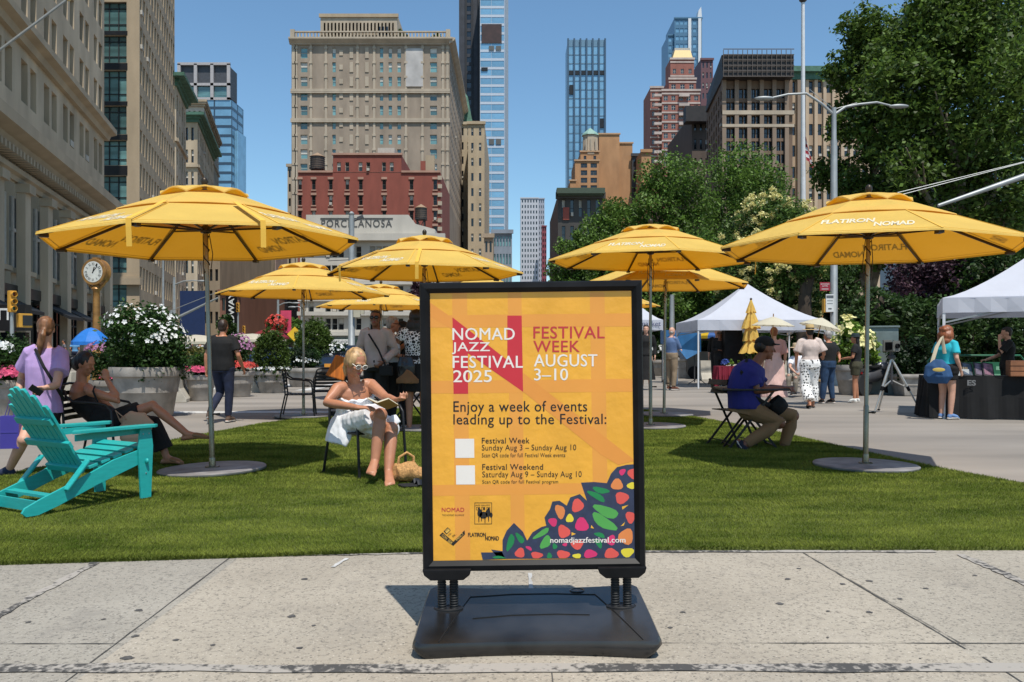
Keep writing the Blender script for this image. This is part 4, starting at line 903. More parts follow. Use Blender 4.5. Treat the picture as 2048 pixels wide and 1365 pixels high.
person('woman in a black and white patterned blouse and black skirt with a beige cap',J,'tan',True,1.06,.012,[('shirt',LEO,dict(sleeve=.5,hem=.0,inf=.022)),('loft',BLK,dict(sec=[(J['pel']+Vector((0,0,.14)),.18,.14),(J['pel'],.21,.16),(J['pel']-Vector((0,0,.42)),.22,.17)]))],(HD,[('e',(0,-.03,.02),(.11,.10,.11)),('e',(0,-.05,-.11),(.15,.08,.13)),('e',(0,-.06,-.2),(.13,.07,.08))]),cap_hat(S('beige cap',215,180,145,.85)),(S('white sandal',220,210,205),'slipper'))
J=None
t=thing('handbag','black leather handbag hanging beside the patterned blouse','bag',at(812,735,12.75)); b=MB(); b.tube([(0,0,-.16),(0,0,.02),(0,0,.16)],[(.12,.05),(.14,.06),(.10,.03)],14,side=(1,0,0)); b.build('bag_body',M('black handbag leather',(.015,.015,.017),rough=.25),t,remesh=.012,sm=2,disp=.01); b=MB(); b.tube([(-.06,0,.15),(0,0,.34),(.06,0,.15)],.008,6); b.build('handle',BLK,t)
t=thing('handbag','soft tan suede bag lying on the bistro table','bag',at(816,751,12.62)); t.location.z=.738; b=MB(); b.tube([(0,0,0),(0,0,.06),(.0,0,.15),(-.01,0,.20)],[(.17,.10),(.17,.09),(.07,.05),(.02,.02)],16,side=(1,0,0)); b.build('bag_body',S('tan suede',140,100,62,.8,rough=.9,var=.2),t,remesh=.012,sm=2,disp=.015)
t=thing('tote_bag','orange striped bag propped on the table behind the blonde woman','bag',at(677,745,15.0)); t.location.z=.738; b=MB(); b.box((0,0,.19),(.34,.10,.40),taper=.65,ry=.3); b.build('bag_body',S('orange canvas',215,120,40,.85,rough=.8,var=.35,scale=3,stretch=(14,1,1)),t,bevel=.02)
# --- seated man in blue
Y10=10.55
J=px(dict(head=(1530,697,Y10),neck=(1512,727,Y10),pel=(1491,812,Y10),shL=(1502,742,Y10+.2),shR=(1500,742,Y10-.2),elL=(1530,778,Y10+.1),wrL=(1566,776,Y10-.05),elR=(1514,782,Y10-.24),wrR=(1560,777,Y10-.2),hipL=(1497,816,Y10+.1),hipR=(1497,818,Y10-.1),knL=(1586,832,Y10+.15),anL=(1566,898,Y10+.1),toL=(1602,914,Y10+.0),knR=(1558,846,Y10-.15),anR=(1484,893,Y10-.2),toR=(1502,917,Y10-.25)),1.08,(.95,.1,-.06))
J['s']=1.2; J['mid']=at(1490,772,Y10); J['heelR']=at(1478,884,Y10-.2)
p=person('man in a royal blue tee and dark cap seated in the umbrella shade',J,'brown',False,1.3,.0095,[('shirt',NAVB,dict(sleeve=.75,hem=-.05,inf=.026)),('pants',KHA,dict(inf=.012,len=1.9,disp=.004))],(HD,[('e',(0,-.04,.02),(.078,.075,.08))]),cap_hat(BLK),(cl('navy trainer',25,32,52),'sneaker'))
b=MB(); b.tube([at(1494,718,Y10-.12),at(1484,745,Y10-.25),at(1500,790,Y10-.22),at(1540,812,Y10-.15)],[(.025,.006)]*4,8,side=(1,0,1)); b.build('sling_strap',BLK,p,world=True)
b=MB(); b.tube([at(1545,800,Y10-.05),at(1556,812,Y10-.05),at(1566,822,Y10-.05)],[(.08,.10),(.11,.12),(.08,.10)],12,side=(0,1,0)); o=b.build('sling_bag',BLK,None,remesh=.015,sm=3); tag(o,'black sling bag on the lap of the man in the blue tee','bag')
# --- people across the plaza, right side
PNK=cl('pale pink linen',235,195,185,.85); J=stand(1548,812,655,R(-10),Y=18.6,wrR=(.24,.1,1.0))
person('woman in a pale pink dress seen from behind the seated man',J,'fair',True,1.05,.014,[('shirt',cl('rose blouse',215,160,150,.85),dict(sleeve=.9,hem=.2)),('loft',PNK,dict(name='dress',disp=.012,sec=[(J['neck'].lerp(J['pel'],.45),.16,.13),(J['pel']+Vector((0,0,.12)),.15,.13),(J['pel'],.20,.17),(J['pel']-Vector((0,0,.75)),.30,.24)]))],(HR,SHORT),None,(BLK,'slipper'))
DOT=M('dotted cloth',(.8,.79,.77),rough=.85); n_=DOT.node_tree.nodes; l_=DOT.node_tree.links; v_=n_.new('ShaderNodeTexVoronoi'); v_.inputs['Scale'].default_value=17; v_.inputs['Randomness'].default_value=.6; tc_=n_.new('ShaderNodeTexCoord'); l_.new(tc_.outputs['Object'],v_.inputs['Vector']); c_=n_.new('ShaderNodeMapRange'); c_.inputs[1].default_value=.30; c_.inputs[2].default_value=.34; l_.new(v_.outputs['Distance'],c_.inputs[0]); x_=n_.new('ShaderNodeMix'); x_.data_type='RGBA'; x_.inputs[6].default_value=(.02,.02,.02,1); x_.inputs[7].default_value=(.8,.79,.77,1); l_.new(c_.outputs[0],x_.inputs[0]); l_.new(x_.outputs[2],n_['Principled BSDF'].inputs['Base Color'])
J=stand(1620,817,653,R(-4),wd=1.0,knR=(.09,.12,.5),anL=(-.06,-.2,.12),toL=(-.06,-.06,.03),anR=(.1,.14,.085),toR=(.1,.32,.03),elL=(-.27,.02,1.14),wrL=(-.26,.1,.9),elR=(.28,-.03,1.15),wrR=(.3,.1,1.1))
person('woman in a straw hat and wide polka dot trousers walking away',J,'tan',True,1.0,.013,[('shirt',cl('sheer cream blouse',225,205,195,.85),dict(sleeve=.85,hem=-.02,inf=.03,disp=.012)),('pants',DOT,dict(inf=.03,flare=.35,len=1.85,disp=.012))],(HD,SHORT),brim_hat(S('straw hat',205,175,120,.9,rough=.9),BLK),(BLK,'slipper'))
J=stand(1656,808,662,R(25),elR=(.30,-.05,1.14),wrR=(.2,-.16,1.05),elL=(-.2,.1,1.2),wrL=(-.15,.25,1.42),anR=(.13,-.02,.085),anL=(-.13,.05,.085))
person('man in a black tee and blue jeans with a hand behind his back',J,'tan',False,1.15,.014,[('shirt',BLK2,dict(sleeve=.65,hem=-.16,inf=.02)),('pants',DEN2,dict(inf=.018))],(HG,SHORT),None,(BLK,'sneaker'))
J=stand(1712,806,668,R(62),elR=(.25,.05,1.13),wrR=(.10,.30,1.10),elL=(-.24,.05,1.13),wrL=(-.06,.30,1.10),anR=(.14,-.02,.085),anL=(-.14,.02,.085),look=(0,1,0))
person('young woman in a black tee and olive shorts with hands clasped',J,'tan',True,1.0,.013,[('shirt',BLK2,dict(sleeve=.6,hem=-.05)),('pants',cl('olive shorts',70,68,48),dict(len=.55,inf=.03,name='shorts'))],(HD,LONG),brim_hat(cl('dark teal bucket hat',20,45,48),None,.12,.075),(S('white sneaker',230,230,225),'sneaker'))
J=stand(1893,839,653,R(-68),elL=(-.22,-.06,1.13),wrL=(-.21,.02,.88),elR=(.25,-.04,1.13),wrR=(.22,.10,.90),wd=1.0)
person('woman with curly auburn hair in a turquoise top and black shorts at the stall',J,'fair',True,1.22,.012,[('shirt',cl('turquoise top',40,190,205,.85),dict(sleeve=.7,hem=-.06,inf=.018)),('pants',BLK2,dict(len=.45,inf=.03,name='shorts'))],(HR,[('e',(0,-.02,.04),(.115,.12,.105)),('e',(0,-.06,-.06),(.15,.11,.12)),('e',(0,-.09,-.16),(.14,.09,.09)),('e',(.09,-.03,-.06),(.06,.07,.11)),('e',(-.09,-.03,-.06),(.06,.07,.11)),('e',(.10,-.05,-.15),(.05,.05,.06)),('e',(-.10,-.05,-.16),(.05,.05,.06)),('e',(.04,-.1,.05),(.05,.05,.05)),('e',(-.05,-.09,.06),(.05,.05,.05))]),None,(cl('pale blue sneaker',110,145,195),'sneaker'))
g=gd(1870,838); t=thing('tote_bag','large blue tote with a cream strap and gold print on the shoulder','bag',at(1876,742,14.9),R(-30))
b=MB(); b.tube([(0,0,-.22),(0,0,-.1),(0,0,.08),(0,0,.2)],[(.16,.05),(.24,.10),(.20,.08),(.08,.03)],16,side=(1,0,0)); bb=b.build('bag_body',cl('blue tote cloth',45,85,130,.85),t,remesh=.014,sm=3,disp=.014)
b=MB(); b.tube([(-.10,-.02,.12),(-.02,.0,.42),(.06,.08,.60),(.10,.10,.30)],[(.03,.005)]*4,8,side=(1,0,0)); b.build('handle',S('cream strap',215,200,170),t,smooth=True)
b=MB(); b.ell((.02,-.118,.02),(.10,.006,.035),14,8); b.build('print',S('gold print',210,180,90),bb)
J=stand(2015,838,655,R(75),Y=17.2,elL=(-.22,.18,1.2),wrL=(-.10,.18,1.46),elR=(.2,.1,1.15),wrR=(.14,.36,1.05),look=(.1,1,-.1))
J['hdL']=Vector((0.2,0,1)); J['hdR']=Vector((-1,-.1,-.1))
person('stall vendor in a black shirt leaning with a hand at the mouth',J,'fair',True,1.05,.013,[('shirt',BLK2,dict(sleeve=.85)),('pants',BLK,{})],(HD,SHORT),None,(BLK,'sneaker'))
J=stand(1343,780,655,R(-60),elR=(.2,.12,1.15),wrR=(-.02,.2,1.1),elL=(-.2,.12,1.15),wrL=(.02,.22,1.12),Y=26.2)
person('bald man in a blue shirt and khaki trousers standing with folded arms',J,'fair',False,1.12,.016,[('shirt',cl('chambray shirt',95,120,160,.85),dict(sleeve=1.2,hem=-.2)),('pants',cl('light khaki',150,130,105,.85),dict(inf=.025))],(HG,[('e',(0,-.04,-.02),(.08,.06,.05))]),None,(cl('brown shoe',110,62,40),'sneaker'))
J=stand(1292,772,650,R(170),Y=26.5); person('person in a long black dress at the right edge of the poster',J,'fair',True,1.0,.018,[('shirt',BLK2,dict(sleeve=1.8)),('loft',BLK2,dict(sec=[(J['pel']+Vector((0,0,.12)),.15,.12),(J['pel']-Vector((0,0,.8)),.30,.26)]))],(HD,LONG),None,(BLK,'slipper'))
J=stand(1440,768,664,R(170),Y=28.5,elR=(.22,.1,1.15),wrR=(.05,.28,1.15)); person('man in a dark suit and flat hat standing under the white tent',J,'brown',False,1.05,.02,[('shirt',BLK2,dict(sleeve=1.9,hem=-.2)),('pants',BLK,{})],(HD,SHORT),brim_hat(S('tan flat hat',120,95,70),BLK,.13,.08),(BLK,'sneaker'))
J=stand(1434,765,657,R(160),Y=29.5); person('pale faced person standing behind the man in the dark suit',J,'fair',True,1,.02,[('shirt',BLK2,dict(sleeve=1.5)),('pants',BLK,{})],(HR,SHORT),None,(BLK,'sneaker'))
Yp=22.5; J=px(dict(head=(1592,698,Yp),neck=(1594,712,Yp),pel=(1600,752,Yp),shL=(1582,718,Yp+.1),shR=(1608,718,Yp-.1),elL=(1580,735,Yp-.2),wrL=(1590,745,Yp-.4),elR=(1612,737,Yp-.1),wrR=(1600,746,Yp-.4),hipL=(1594,754,Yp),hipR=(1606,754,Yp),knL=(1578,752,Yp-.3),anL=(1576,778,Yp-.3),toL=(1568,782,Yp-.4),knR=(1592,756,Yp-.45),anR=(1590,786,Yp-.4),toR=(1582,790,Yp-.5)),.97,(-.7,-.6,-.1))
person('person in a white tee and sun hat sitting on a low bench under the tent',J,'fair',False,1,.016,[('shirt',WPO,dict(sleeve=.7)),('pants',cl('grey chinos',150,140,125),dict(inf=.02))],(HD,SHORT),brim_hat(S('sun hat',190,165,130),None),(BLK,'sneaker'))
# passers-by far down the street
PS=[(58,738,676,60,'pinkish crowd shirt',190,120,110,'person in a coral shirt far off left of the lilac tee woman'),(18,738,678,-60,'white crowd shirt',230,230,235,'person in a white shirt far off at the left edge'),(128,736,680,120,'grey crowd shirt',110,110,118,'person in a grey top far off between the two left women'),(150,734,678,10,'sky crowd shirt',110,170,220,'person in a sky blue top near the blue street umbrella'),(184,736,679,-100,'red crowd shirt',170,60,55,'person in a red top walking by the clock base'),(372,736,684,90,'white crowd shirt',235,235,235,'person in white walking past beneath the cream parasol left of the pole'),(384,737,682,-90,'black crowd shirt',30,30,35,'person in dark clothes walking beneath the cream parasol'),(400,735,683,30,'white crowd tee',225,225,230,'person in a white tee half hidden by the umbrella pole'),(505,736,684,90,'teal crowd shirt',60,120,125,'person in a teal top far off beyond the flower planters')]
for x,yf,yh,an,nm,r,g_,b_,lab in PS:
    J=stand(x,yf,yh,R(an),Y=58,elL=(-.23,-.1,1.13),wrL=(-.2,.1,.95)); person(lab,J,'tan',an>0,1,.035,[('shirt',cl(nm,r,g_,b_),dict(sleeve=.6,disp=0)),('pants',DEN if an>0 else BLK,dict(disp=0))],(HD,SHORT),None,(BLK,'sneaker'),group='pedestrians far down the street')
def X_(p,Y): return (p-1024)*Y/F
# ================= foliage helper
def leafm(name,r,g,b,k=.75,isl=.5,tr=.35,rough=.55): return S(name,r,g,b,k,rough=rough,var=.35,scale=1.1,island=isl,trans=tr,spec=.35)
LF=leafm('shrub leaves',62,95,38); LF2=leafm('topiary leaves',88,112,42); LFD=leafm('dark leaves',40,66,28); LFL=leafm('lime leaves',130,165,60)
def foliage(name,mat,lobes,n,size,seed,parent=None,shell=.55,clump=26,spread=.12,flat=.3,asp=.55,tri=False):
    g=np.random.default_rng(seed); vol=np.array([l[1][0]*l[1][1]*l[1][2] for l in lobes])**.67; vol=vol/vol.sum(); C=[];
    nc=max(4,n//clump)
    for (c,r),w_ in zip(lobes,vol):
        m=max(2,int(nc*w_)); d=g.normal(size=(m,3)); d/=np.linalg.norm(d,axis=1)[:,None]
        t=shell+(1-shell)*g.random(m)**.6; jit=1+g.normal(0,.10,(m,1))
        C.append(np.array(c)+d*np.array(r)*t[:,None]*jit)
    C=np.concatenate(C); C=np.repeat(C,clump,0); n=len(C); mr=np.mean([min(l[1]) for l in lobes])
    P_=C+g.normal(0,spread*mr,(n,3)); sz=size*g.uniform(.6,1.35,n)
    nr=g.normal(size=(n,3)); nr[:,2]=np.abs(nr[:,2])*1+flat; nr/=np.linalg.norm(nr,axis=1)[:,None]
    a=g.normal(size=(n,3)); a-=nr*(a*nr).sum(1)[:,None]; a/=np.linalg.norm(a,axis=1)[:,None]; b=np.cross(nr,a)
    a*=sz[:,None]; b*=(sz*asp)[:,None]
    bend=nr*(sz*.18)[:,None]
    V=np.stack([P_-a*.5,P_+b*.5-bend*.5,P_+a*.5-bend,P_-b*.5-bend*.5],1).reshape(-1,3)
    if parent is not None:
        mi=np.array(rootm(parent).inverted()); V=V@mi[:3,:3].T+mi[:3,3]
    return big_mesh(name,V,np.arange(n*4).reshape(n,4),mat,parent)
def flowers(name,mat,lobes,n,size,seed,parent,shell=.93,top=True):
    g=np.random.default_rng(seed); V=[];Fs=[]
    for i in range(n):
        c,r=lobes[g.integers(len(lobes))]; d=g.normal(size=3); d/=np.linalg.norm(d)
        if top: d[2]=abs(d[2])*.9+.05
        d[1]=-abs(d[1]) if g.random()<.75 else d[1]; d/=np.linalg.norm(d)
        p=np.array(c)+d*np.array(r)*(shell+.12*g.random()); s=size*g.uniform(.6,1.25)
        u=np.cross(d,[.3,.2,1]); u/=np.linalg.norm(u); v=np.cross(d,u)
        for k in range(5):
            t=2*PI*k/5+i; e=u*math.cos(t)+v*math.sin(t); f=-u*math.sin(t)+v*math.cos(t); o=len(V)
            V+=[p,p+(e*.6+f*.38+d*.25)*s,p+(e*1.0+d*.35)*s,p+(e*.6-f*.38+d*.25)*s]; Fs.append((o,o+1,o+2,o+3))
    V=np.array(V); mi=np.array(rootm(parent).inverted()); V=V@mi[:3,:3].T+mi[:3,3]
    return big_mesh(name,V,np.array(Fs),mat,parent)
potm=S('cast stone planter',172,165,156,.80,rough=.85,var=.22,scale=5,bump=.3,bscale=60); soil=M('soil',(.03,.022,.015),rough=1)
brl=S('barrier concrete',200,192,176,.80,rough=.9,var=.18,scale=3,bump=.3,bscale=40)
FW=S('white petals',250,250,245,.9,rough=.7,trans=.2); FP=S('pink petals',232,90,130,.85,rough=.7,var=.3,scale=8,trans=.2); FR=S('coral petals',228,80,70,.85,rough=.7,var=.3,scale=8,trans=.2); FM=S('mauve petals',190,130,170,.85,rough=.7,trans=.2); FC=S('cream blossom',240,232,165,1.0,rough=.7,trans=.25,var=.2)
def planter(label,pxx,pyb,wpx,hpx,plants,seed,square=False,Y=None,group='planters around the plaza'):
    g=gd(pxx,pyb) if Y is None else Vector(((pxx-1024)*Y/F,Y,0)); Y=g.y; k=Y/F; r=wpx*k/2; h=hpx*k
    t=thing('flower_planter',label,'planter',g,0,group); b=MB(); n=4 if square else 32; an=PI/4 if square else 0; q=1.35 if square else 1
    b.lathe([(r*.66*q,0),(r*.7*q,.03),(r*.80*q,h*.48),(r*.84*q,h*.50),(r*.84*q,h*.55),(r*.9*q,h*.80),(r*1.0*q,h*.82),(r*1.03*q,h*.9),(r*1.0*q,h),(r*.9*q,h),(r*.88*q,h*.9)],n,ang=an); b.build('pot',potm,t,smooth=not square)
    b=MB(); b.lathe([(r*.86*q,h*.9),(.01,h*.92)],n,ang=an); b.build('soil',soil,t)
    for i,(kind,mat,dx,dy0,w_,hh,cnt,sz) in enumerate(plants):
        c=Vector((g.x+dx*r,g.y,h+dy0)); lob=[(tuple(c+Vector((0,0,hh*.45))),(w_,w_*.95,hh*.55))]
        if kind=='bush': 
            lob=[(tuple(c+Vector((w_*.5*math.cos(q_),w_*.4*math.sin(q_),hh*(.42+.16*math.sin(q_*2.3+seed))))),(w_*.55,w_*.55,hh*.45)) for q_ in (0,1.3,2.6,3.9,5.2)]+[(tuple(c+Vector((0,0,hh*.5))),(w_*.6,w_*.6,hh*.52))]
            foliage('leaves',mat,lob,cnt,sz,seed+i,t,shell=.35,spread=.16)
        elif kind=='dome': foliage('leaves',mat,[(tuple(c+Vector((0,0,hh*.28))),(w_,w_,hh*.70))],cnt,sz,seed+i,t,shell=.86,spread=.04,clump=12)
        elif kind=='spill': foliage('leaves',mat,[(tuple(c),(w_,w_,hh))],cnt,sz,seed+i,t,shell=.5,spread=.12)
        elif kind=='flow': flowers('blossoms',mat,lob,cnt,sz,seed+i,t)
        elif kind=='flowb':
            lob=[(tuple(c+Vector((w_*.5*math.cos(q_),w_*.4*math.sin(q_),hh*(.42+.16*math.sin(q_*2.3+seed))))),(w_*.55,w_*.55,hh*.45)) for q_ in (0,1.3,2.6,3.9,5.2)]
            flowers('blossoms',mat,lob,cnt,sz,seed+i,t,shell=.88)
    return t
planter('large planter bursting with white roses beside the golden clock',294,834,140,100,[('bush',LF,0,-.05,.76,1.14,15000,.075),('flowb',FW,.0,.10,.76,1.06,230,.042)],11)
planter('planter of pink flowers left of the man in the black tee',402,802,60,52,[('bush',LF,0,0,.42,.55,3000,.06),('flow',FP,0,-.05,.45,.30,150,.045),('bush',LFL,.2,.1,.22,.4,500,.07)],21)
planter('planter of coral flowers right of the man in the black tee',478,794,62,52,[('bush',LF,0,0,.42,.95,3600,.06),('flow',FR,0,-.05,.48,.32,170,.045),('flow',FM,0,.1,.4,.9,70,.05),('spill',LFL,-.8,-.2,.15,.3,300,.06)],31)
planter('planter with a clipped dome shrub ringed by white flowers',543,786,66,44,[('dome',LF2,0,0,.47,1.15,22000,.06),('spill',LF,0,.0,.56,.18,1800,.06),('flow',FW,0,-.02,.55,.16,110,.05)],41)
planter('planter of leafy greens and small blue flowers behind the empty chairs',606,774,72,38,[('bush',LFD,0,0,.62,.75,5000,.08),('bush',LF,.4,0,.4,.6,2500,.07),('flow',FW,0,0,.6,.4,70,.045)],51)
planter('far planter with a clipped dome shrub behind the slim umbrella pole',628,752,66,36,[('dome',LF2,0,0,.75,1.7,26000,.085),('flow',FW,0,0,.75,.25,90,.07)],61,Y=36)
planter('planter with white flowers and a yellow leafed plant by the dark car',672,760,56,36,[('bush',LF,0,0,.5,.8,2500,.08),('flowb',FW,0,0,.5,.8,60,.07),('bush',LFL,.5,-.1,.25,.6,500,.1)],71)
planter('planter of pink flowers at the left edge behind the lilac tee woman',6,838,84,78,[('bush',LF,0,0,.55,.85,5000,.07),('flow',FP,.5,-.05,.5,.3,150,.05),('flow',FW,-.4,.3,.4,.4,50,.05)],81)
planter('low planter of pink and mauve flowers behind the seated dark haired woman',216,835,70,62,[('bush',LF,0,0,.45,.75,4000,.06),('flow',FP,.5,-.05,.35,.25,110,.045),('flow',FM,-.2,.4,.35,.4,60,.045)],91,Y=17.2)
planter('blue tub of ornamental grass behind the concrete barrier',378,760,64,40,[('bush',S('dry grass leaves',125,120,55,.7,island=.4,trans=.3),0,-.1,.85,.7,3500,.16)],95,Y=31)
planter('planter with pale flowers half hidden right of the poster',1318,752,60,32,[('bush',LF,0,0,.6,.9,3500,.08),('flowb',FW,0,0,.6,.9,60,.07)],101)
planter('square ribbed stone planter holding a clipped shrub behind the bald man',1364,757,56,42,[('dome',LF2,0,0,.55,1.1,18000,.065)],111,square=True)
planter('round planter of mixed flowers by the white tent leg',1402,756,50,32,[('bush',LFD,0,0,.75,1.0,5000,.08),('flow',FR,.6,0,.4,.4,70,.06),('flow',FM,-.3,.1,.5,.4,50,.06)],121)
planter('planter of pale green hydrangeas beside the utility cabinet',1705,790,72,60,[('bush',LFL,0,0,.62,1.25,5000,.12),('flowb',FC,0,.1,.62,1.25,90,.11)],131)
planter('low planter of dark shrubs beside the tripod',1822,792,70,44,[('bush',LFD,0,0,.62,.95,5000,.10)],141,square=True)
def barrier(label,px_,py_,L_,ang):
    g=gd(px_,py_); t=tag(MB().prism([(-.31,0),(.31,0),(.31,.08),(.15,.33),(.09,.82),(-.09,.82),(-.15,.33),(-.31,.08)],lambda u,v,w_:(u,w_,v),L_).build('concrete_barrier',brl,None,bevel=.012),label,'barrier','concrete barriers around the plaza'); t.location=g; t.rotation_euler=(0,0,R(ang))
barrier('concrete barrier between the white rose planter and the pink planter',345,806,2.6,12)
barrier('concrete barrier behind the lilac tee woman and the seated woman',150,830,2.4,75)
barrier('concrete barrier between the coral planter and the dome shrub planter',498,786,2.4,10)
barrier('concrete barrier behind the burgundy table under the white tent',1400,762,4.4,-88)
# ================= golden street clock
gold=S('gilded clock case',165,118,62,.9,rough=.38,metal=.35,var=.25,scale=5)
Yc=33; c0=at(193,545,Yc)
t=thing('street_clock','golden cast iron street clock with roman numerals on a tall post','clock',(c0.x,Yc,0),R(-10))
zc=c0.z; b=MB(); b.lathe([(.42,0),(.42,.25),(.34,.3),(.30,.9),(.36,1.0),(.36,1.1),(.2,1.2),(.15,1.4),(.125,3.3),(.13,3.55),(.2,3.62),(.16,3.7)],16); b.build('post',gold,t,smooth=True)
b=MB(); b.M=Matrix.Translation((0,0,zc))@Matrix.Rotation(R(90),4,'X'); b.lathe([(.40,-.2),(.50,-.2),(.52,-.16),(.48,-.1),(.48,.1),(.52,.16),(.50,.2),(.40,.2)],32); b.M=Matrix.Identity(4); b.ell((0,0,zc-.58),(.16,.14,.14)); 
for q in (-1,1): b.tube([(q*.12,0,zc-.66),(q*.3,0,zc-.5),(q*.42,0,zc-.34)],.05,8)
b.box((0,0,zc+.53),(.22,.2,.08)); b.build('case',gold,t,smooth=True)
b=MB(); b.M=Matrix.Translation((0,-.205,zc))@Matrix.Rotation(R(90),4,'X'); b.lathe([(.40,0),(.405,.004)],32); fc=b.build('dial',S('clock dial',225,222,212,.85,rough=.3),t)
b=MB()
for k,s_ in enumerate(['XII','I','II','III','IV','V','VI','VII','VIII','IX','X','XI']):
    a=-2*PI*k/12+PI/2; ca,sa=math.cos(a),math.sin(a); w_=.018*len(s_)+.02
    put_text(b,s_,lambda u,v:(ca*(.305+v)+ sa*u,-.213,zc+sa*(.305+v)-ca*u),-w_*.8,w_*.8,-.055,.055,.0)
b.build('numerals',blk,fc)
for a,l,w_,nm in((PI/2-2*PI*(12.58/12),.20,.035,'hour_hand'),(PI/2-2*PI*.03-.5,.30,.022,'minute_hand')):
    b=MB(); b.bar((-.05*math.cos(a),-.218,zc-.05*math.sin(a)),(l*math.cos(a),-.218,zc+l*math.sin(a)),w_,.006,up=(0,1,0)); b.build(nm,blk,fc)
# ================= poles, lamps, signals
galv=S('galvanised pole',178,182,182,.72,rough=.5,metal=.35,var=.12); wpole=S('white painted pole',232,234,236,.85,rough=.45,var=.05); ylw=S('signal yellow',225,165,60,.85,rough=.5); whb=S('sign white',235,235,232,.85); dgr=M('dark grey metal',(.05,.05,.055),rough=.5)
t=thing('flag_pole','tall white flag pole with a flag at half mast among the park trees','flag pole',(at(1606,0,60).x,60,0))
zt=at(0,6,60).z; b=MB(); b.lathe([(.19,0),(.19,10),(.15,17),(.12,zt)],16); b.build('pole',wpole,t,smooth=True); b=MB(); b.lathe([(.1,zt),(.26,zt+.15),(.28,zt+.3),(.1,zt+.45),(.02,zt+.5)],14); b.build('finial',dgr,t,smooth=True)
b=MB(); z9=at(0,272,60).z
vs=[];n=12
for i in range(n+1):
    q=i/n; dx=.22+q*.55+ .10*math.sin(q*6); 
    for j_ in range(8): r_=j_/7; vs.append((dx*(.35+.65*r_)*1.0, .10*math.sin(q*7+r_*4), z9-r_*1.75-q*.45*r_-q*.15))
fs=[(i*8+j_,i*8+j_+1,(i+1)*8+j_+1,(i+1)*8+j_) for i in range(n) for j_ in range(7)]
for q,(a_,b_,c_,d_) in enumerate(fs): b.mat((q%7)%2 if q>=24 else (q%7)%2); b.quad(vs[a_],vs[b_],vs[c_],vs[d_])
b.build('flag',[S('flag red',170,40,55,.85),S('flag white',235,232,230,.85)],t)
Yl=30; x=at(1668,0,Yl).x; zt=at(0,216,Yl).z
t=thing('street_lamp','white double arm street lamp behind the right umbrella','street lamp',(x,Yl,0))
b=MB(); b.lathe([(.22,0),(.22,.4),(.13,.5),(.11,zt-1.2),(.085,zt-1.1),(.08,zt)],14); b.build('pole',galv,t,smooth=True)
for s_,xe,ye in((-1,1545,196),(1,1782,212)):
    e=at(xe,ye,Yl)-Vector((x,Yl,0)); b=MB(); b.tube([(0,0,zt-.25),(e.x*.2,0,zt+(e.z-zt)*.4),(e.x*.45,0,e.z+.1-.05*s_),(e.x*.75,0,e.z+.12),(e.x,0,e.z)],[.055,.05,.045,.04,.035],8); ar=b.build('arm',galv,t,smooth=True)
    b=MB(); b.tube([(0,0,zt-.05),(e.x*.4,0,e.z+.3-.2*(s_>0))],.012,6); b.build('brace_rod',galv,ar); b=MB(); b.ell((e.x+s_*.28,0,e.z-.02),(.36,.13,.075),14,8); b.build('lamp_head',galv,t,smooth=True)
b=MB(); b.box((at(1647,0,Yl).x-x,-.14,at(0,574,Yl).z),(.36,.012,.30)); sg=b.build('bus_sign',S('sign red',165,35,55,.85,rough=.4),t)
b=MB(); cx=at(1647,0,Yl).x-x; cz=at(0,574,Yl).z
put_text(b,'NO STANDING',lambda u,v:(cx+u,-.148,cz+v),-.15,.15,.06,.11); put_text(b,'ANYTIME',lambda u,v:(cx+u,-.148,cz+v),-.10,.10,-.01,.04); b.box((cx,-.148,cz-.09),(.24,.002,.02)); b.build('sign_text',whb,sg)
b=MB(); b.box((at(1657,0,Yl).x-x,-.13,at(0,607,Yl).z),(.28,.012,.62)); sg=b.build('parking_sign',whb,t); b=MB(); cx=at(1657,0,Yl).x-x; cz=at(0,607,Yl).z
b.box((cx,-.138,cz+.22),(.25,.002,.10)); b.box((cx,-.138,cz+.08),(.2,.002,.02)); b.box((cx,-.138,cz-.02),(.2,.002,.02)); b.box((cx,-.138,cz-.2),(.12,.002,.05)); b.build('sign_marks',S('sign grey',90,95,100),sg)
b=MB(); b.box((-.28,0,at(0,612,Yl).z),(.22,.22,.48)); b.build('signal_box',ylw,t,bevel=.02)
# lamp pole by the white polo man
def lamp(label,px_,ytop,Y,arms,wd=.12,extra=None):
    x=at(px_,0,Y).x; zt=at(0,ytop,Y).z; t=thing('lamp_post',label,'lamp post',(x,Y,0),group='grey lamp posts along the street')
    b=MB(); b.lathe([(wd*1.6,0),(wd*1.6,.5),(wd,.6),(wd*.75,zt)],12); b.build('pole',galv,t,smooth=True)
    for (xe,ye) in arms:
        e=at(xe,ye,Y)-Vector((x,Y,0)); sg=1 if e.x>0 else -1; b=MB(); b.tube([(0,0,min(zt-.1,e.z-.25)),(e.x*.4,0,e.z-.03),(e.x*.8,0,e.z+.02),(e.x,0,e.z)],[.05,.045,.04,.035],8); b.build('arm',galv,t,smooth=True); b=MB(); b.ell((e.x+sg*.3,0,e.z-.02),(.36,.13,.07),12,8); b.build('lamp_head',galv,t,smooth=True)
    return t
t=lamp('grey pole with a camera arm in front of the white facade',703,432,40,[],.17); zt=at(0,432,40).z
b=MB(); b.tube([(0,0,zt-.3),(.42,0,zt-.12)],.04,8); b.box((.42,0,zt-.08),(.28,.14,.14),ry=-.4); b.build('camera',dgr,t); b=MB(); b.lathe([(.1,zt),(.14,zt+.1),(.05,zt+.2)],10); b.build('finial',galv,t); b=MB(); b.box((.3,-.2,at(0,622,40).z),(.32,.2,.62)); b.box((.55,-.2,at(0,620,40).z),(.16,.2,.42)); b.build('control_box',S('beige box',205,195,170,.8),t)
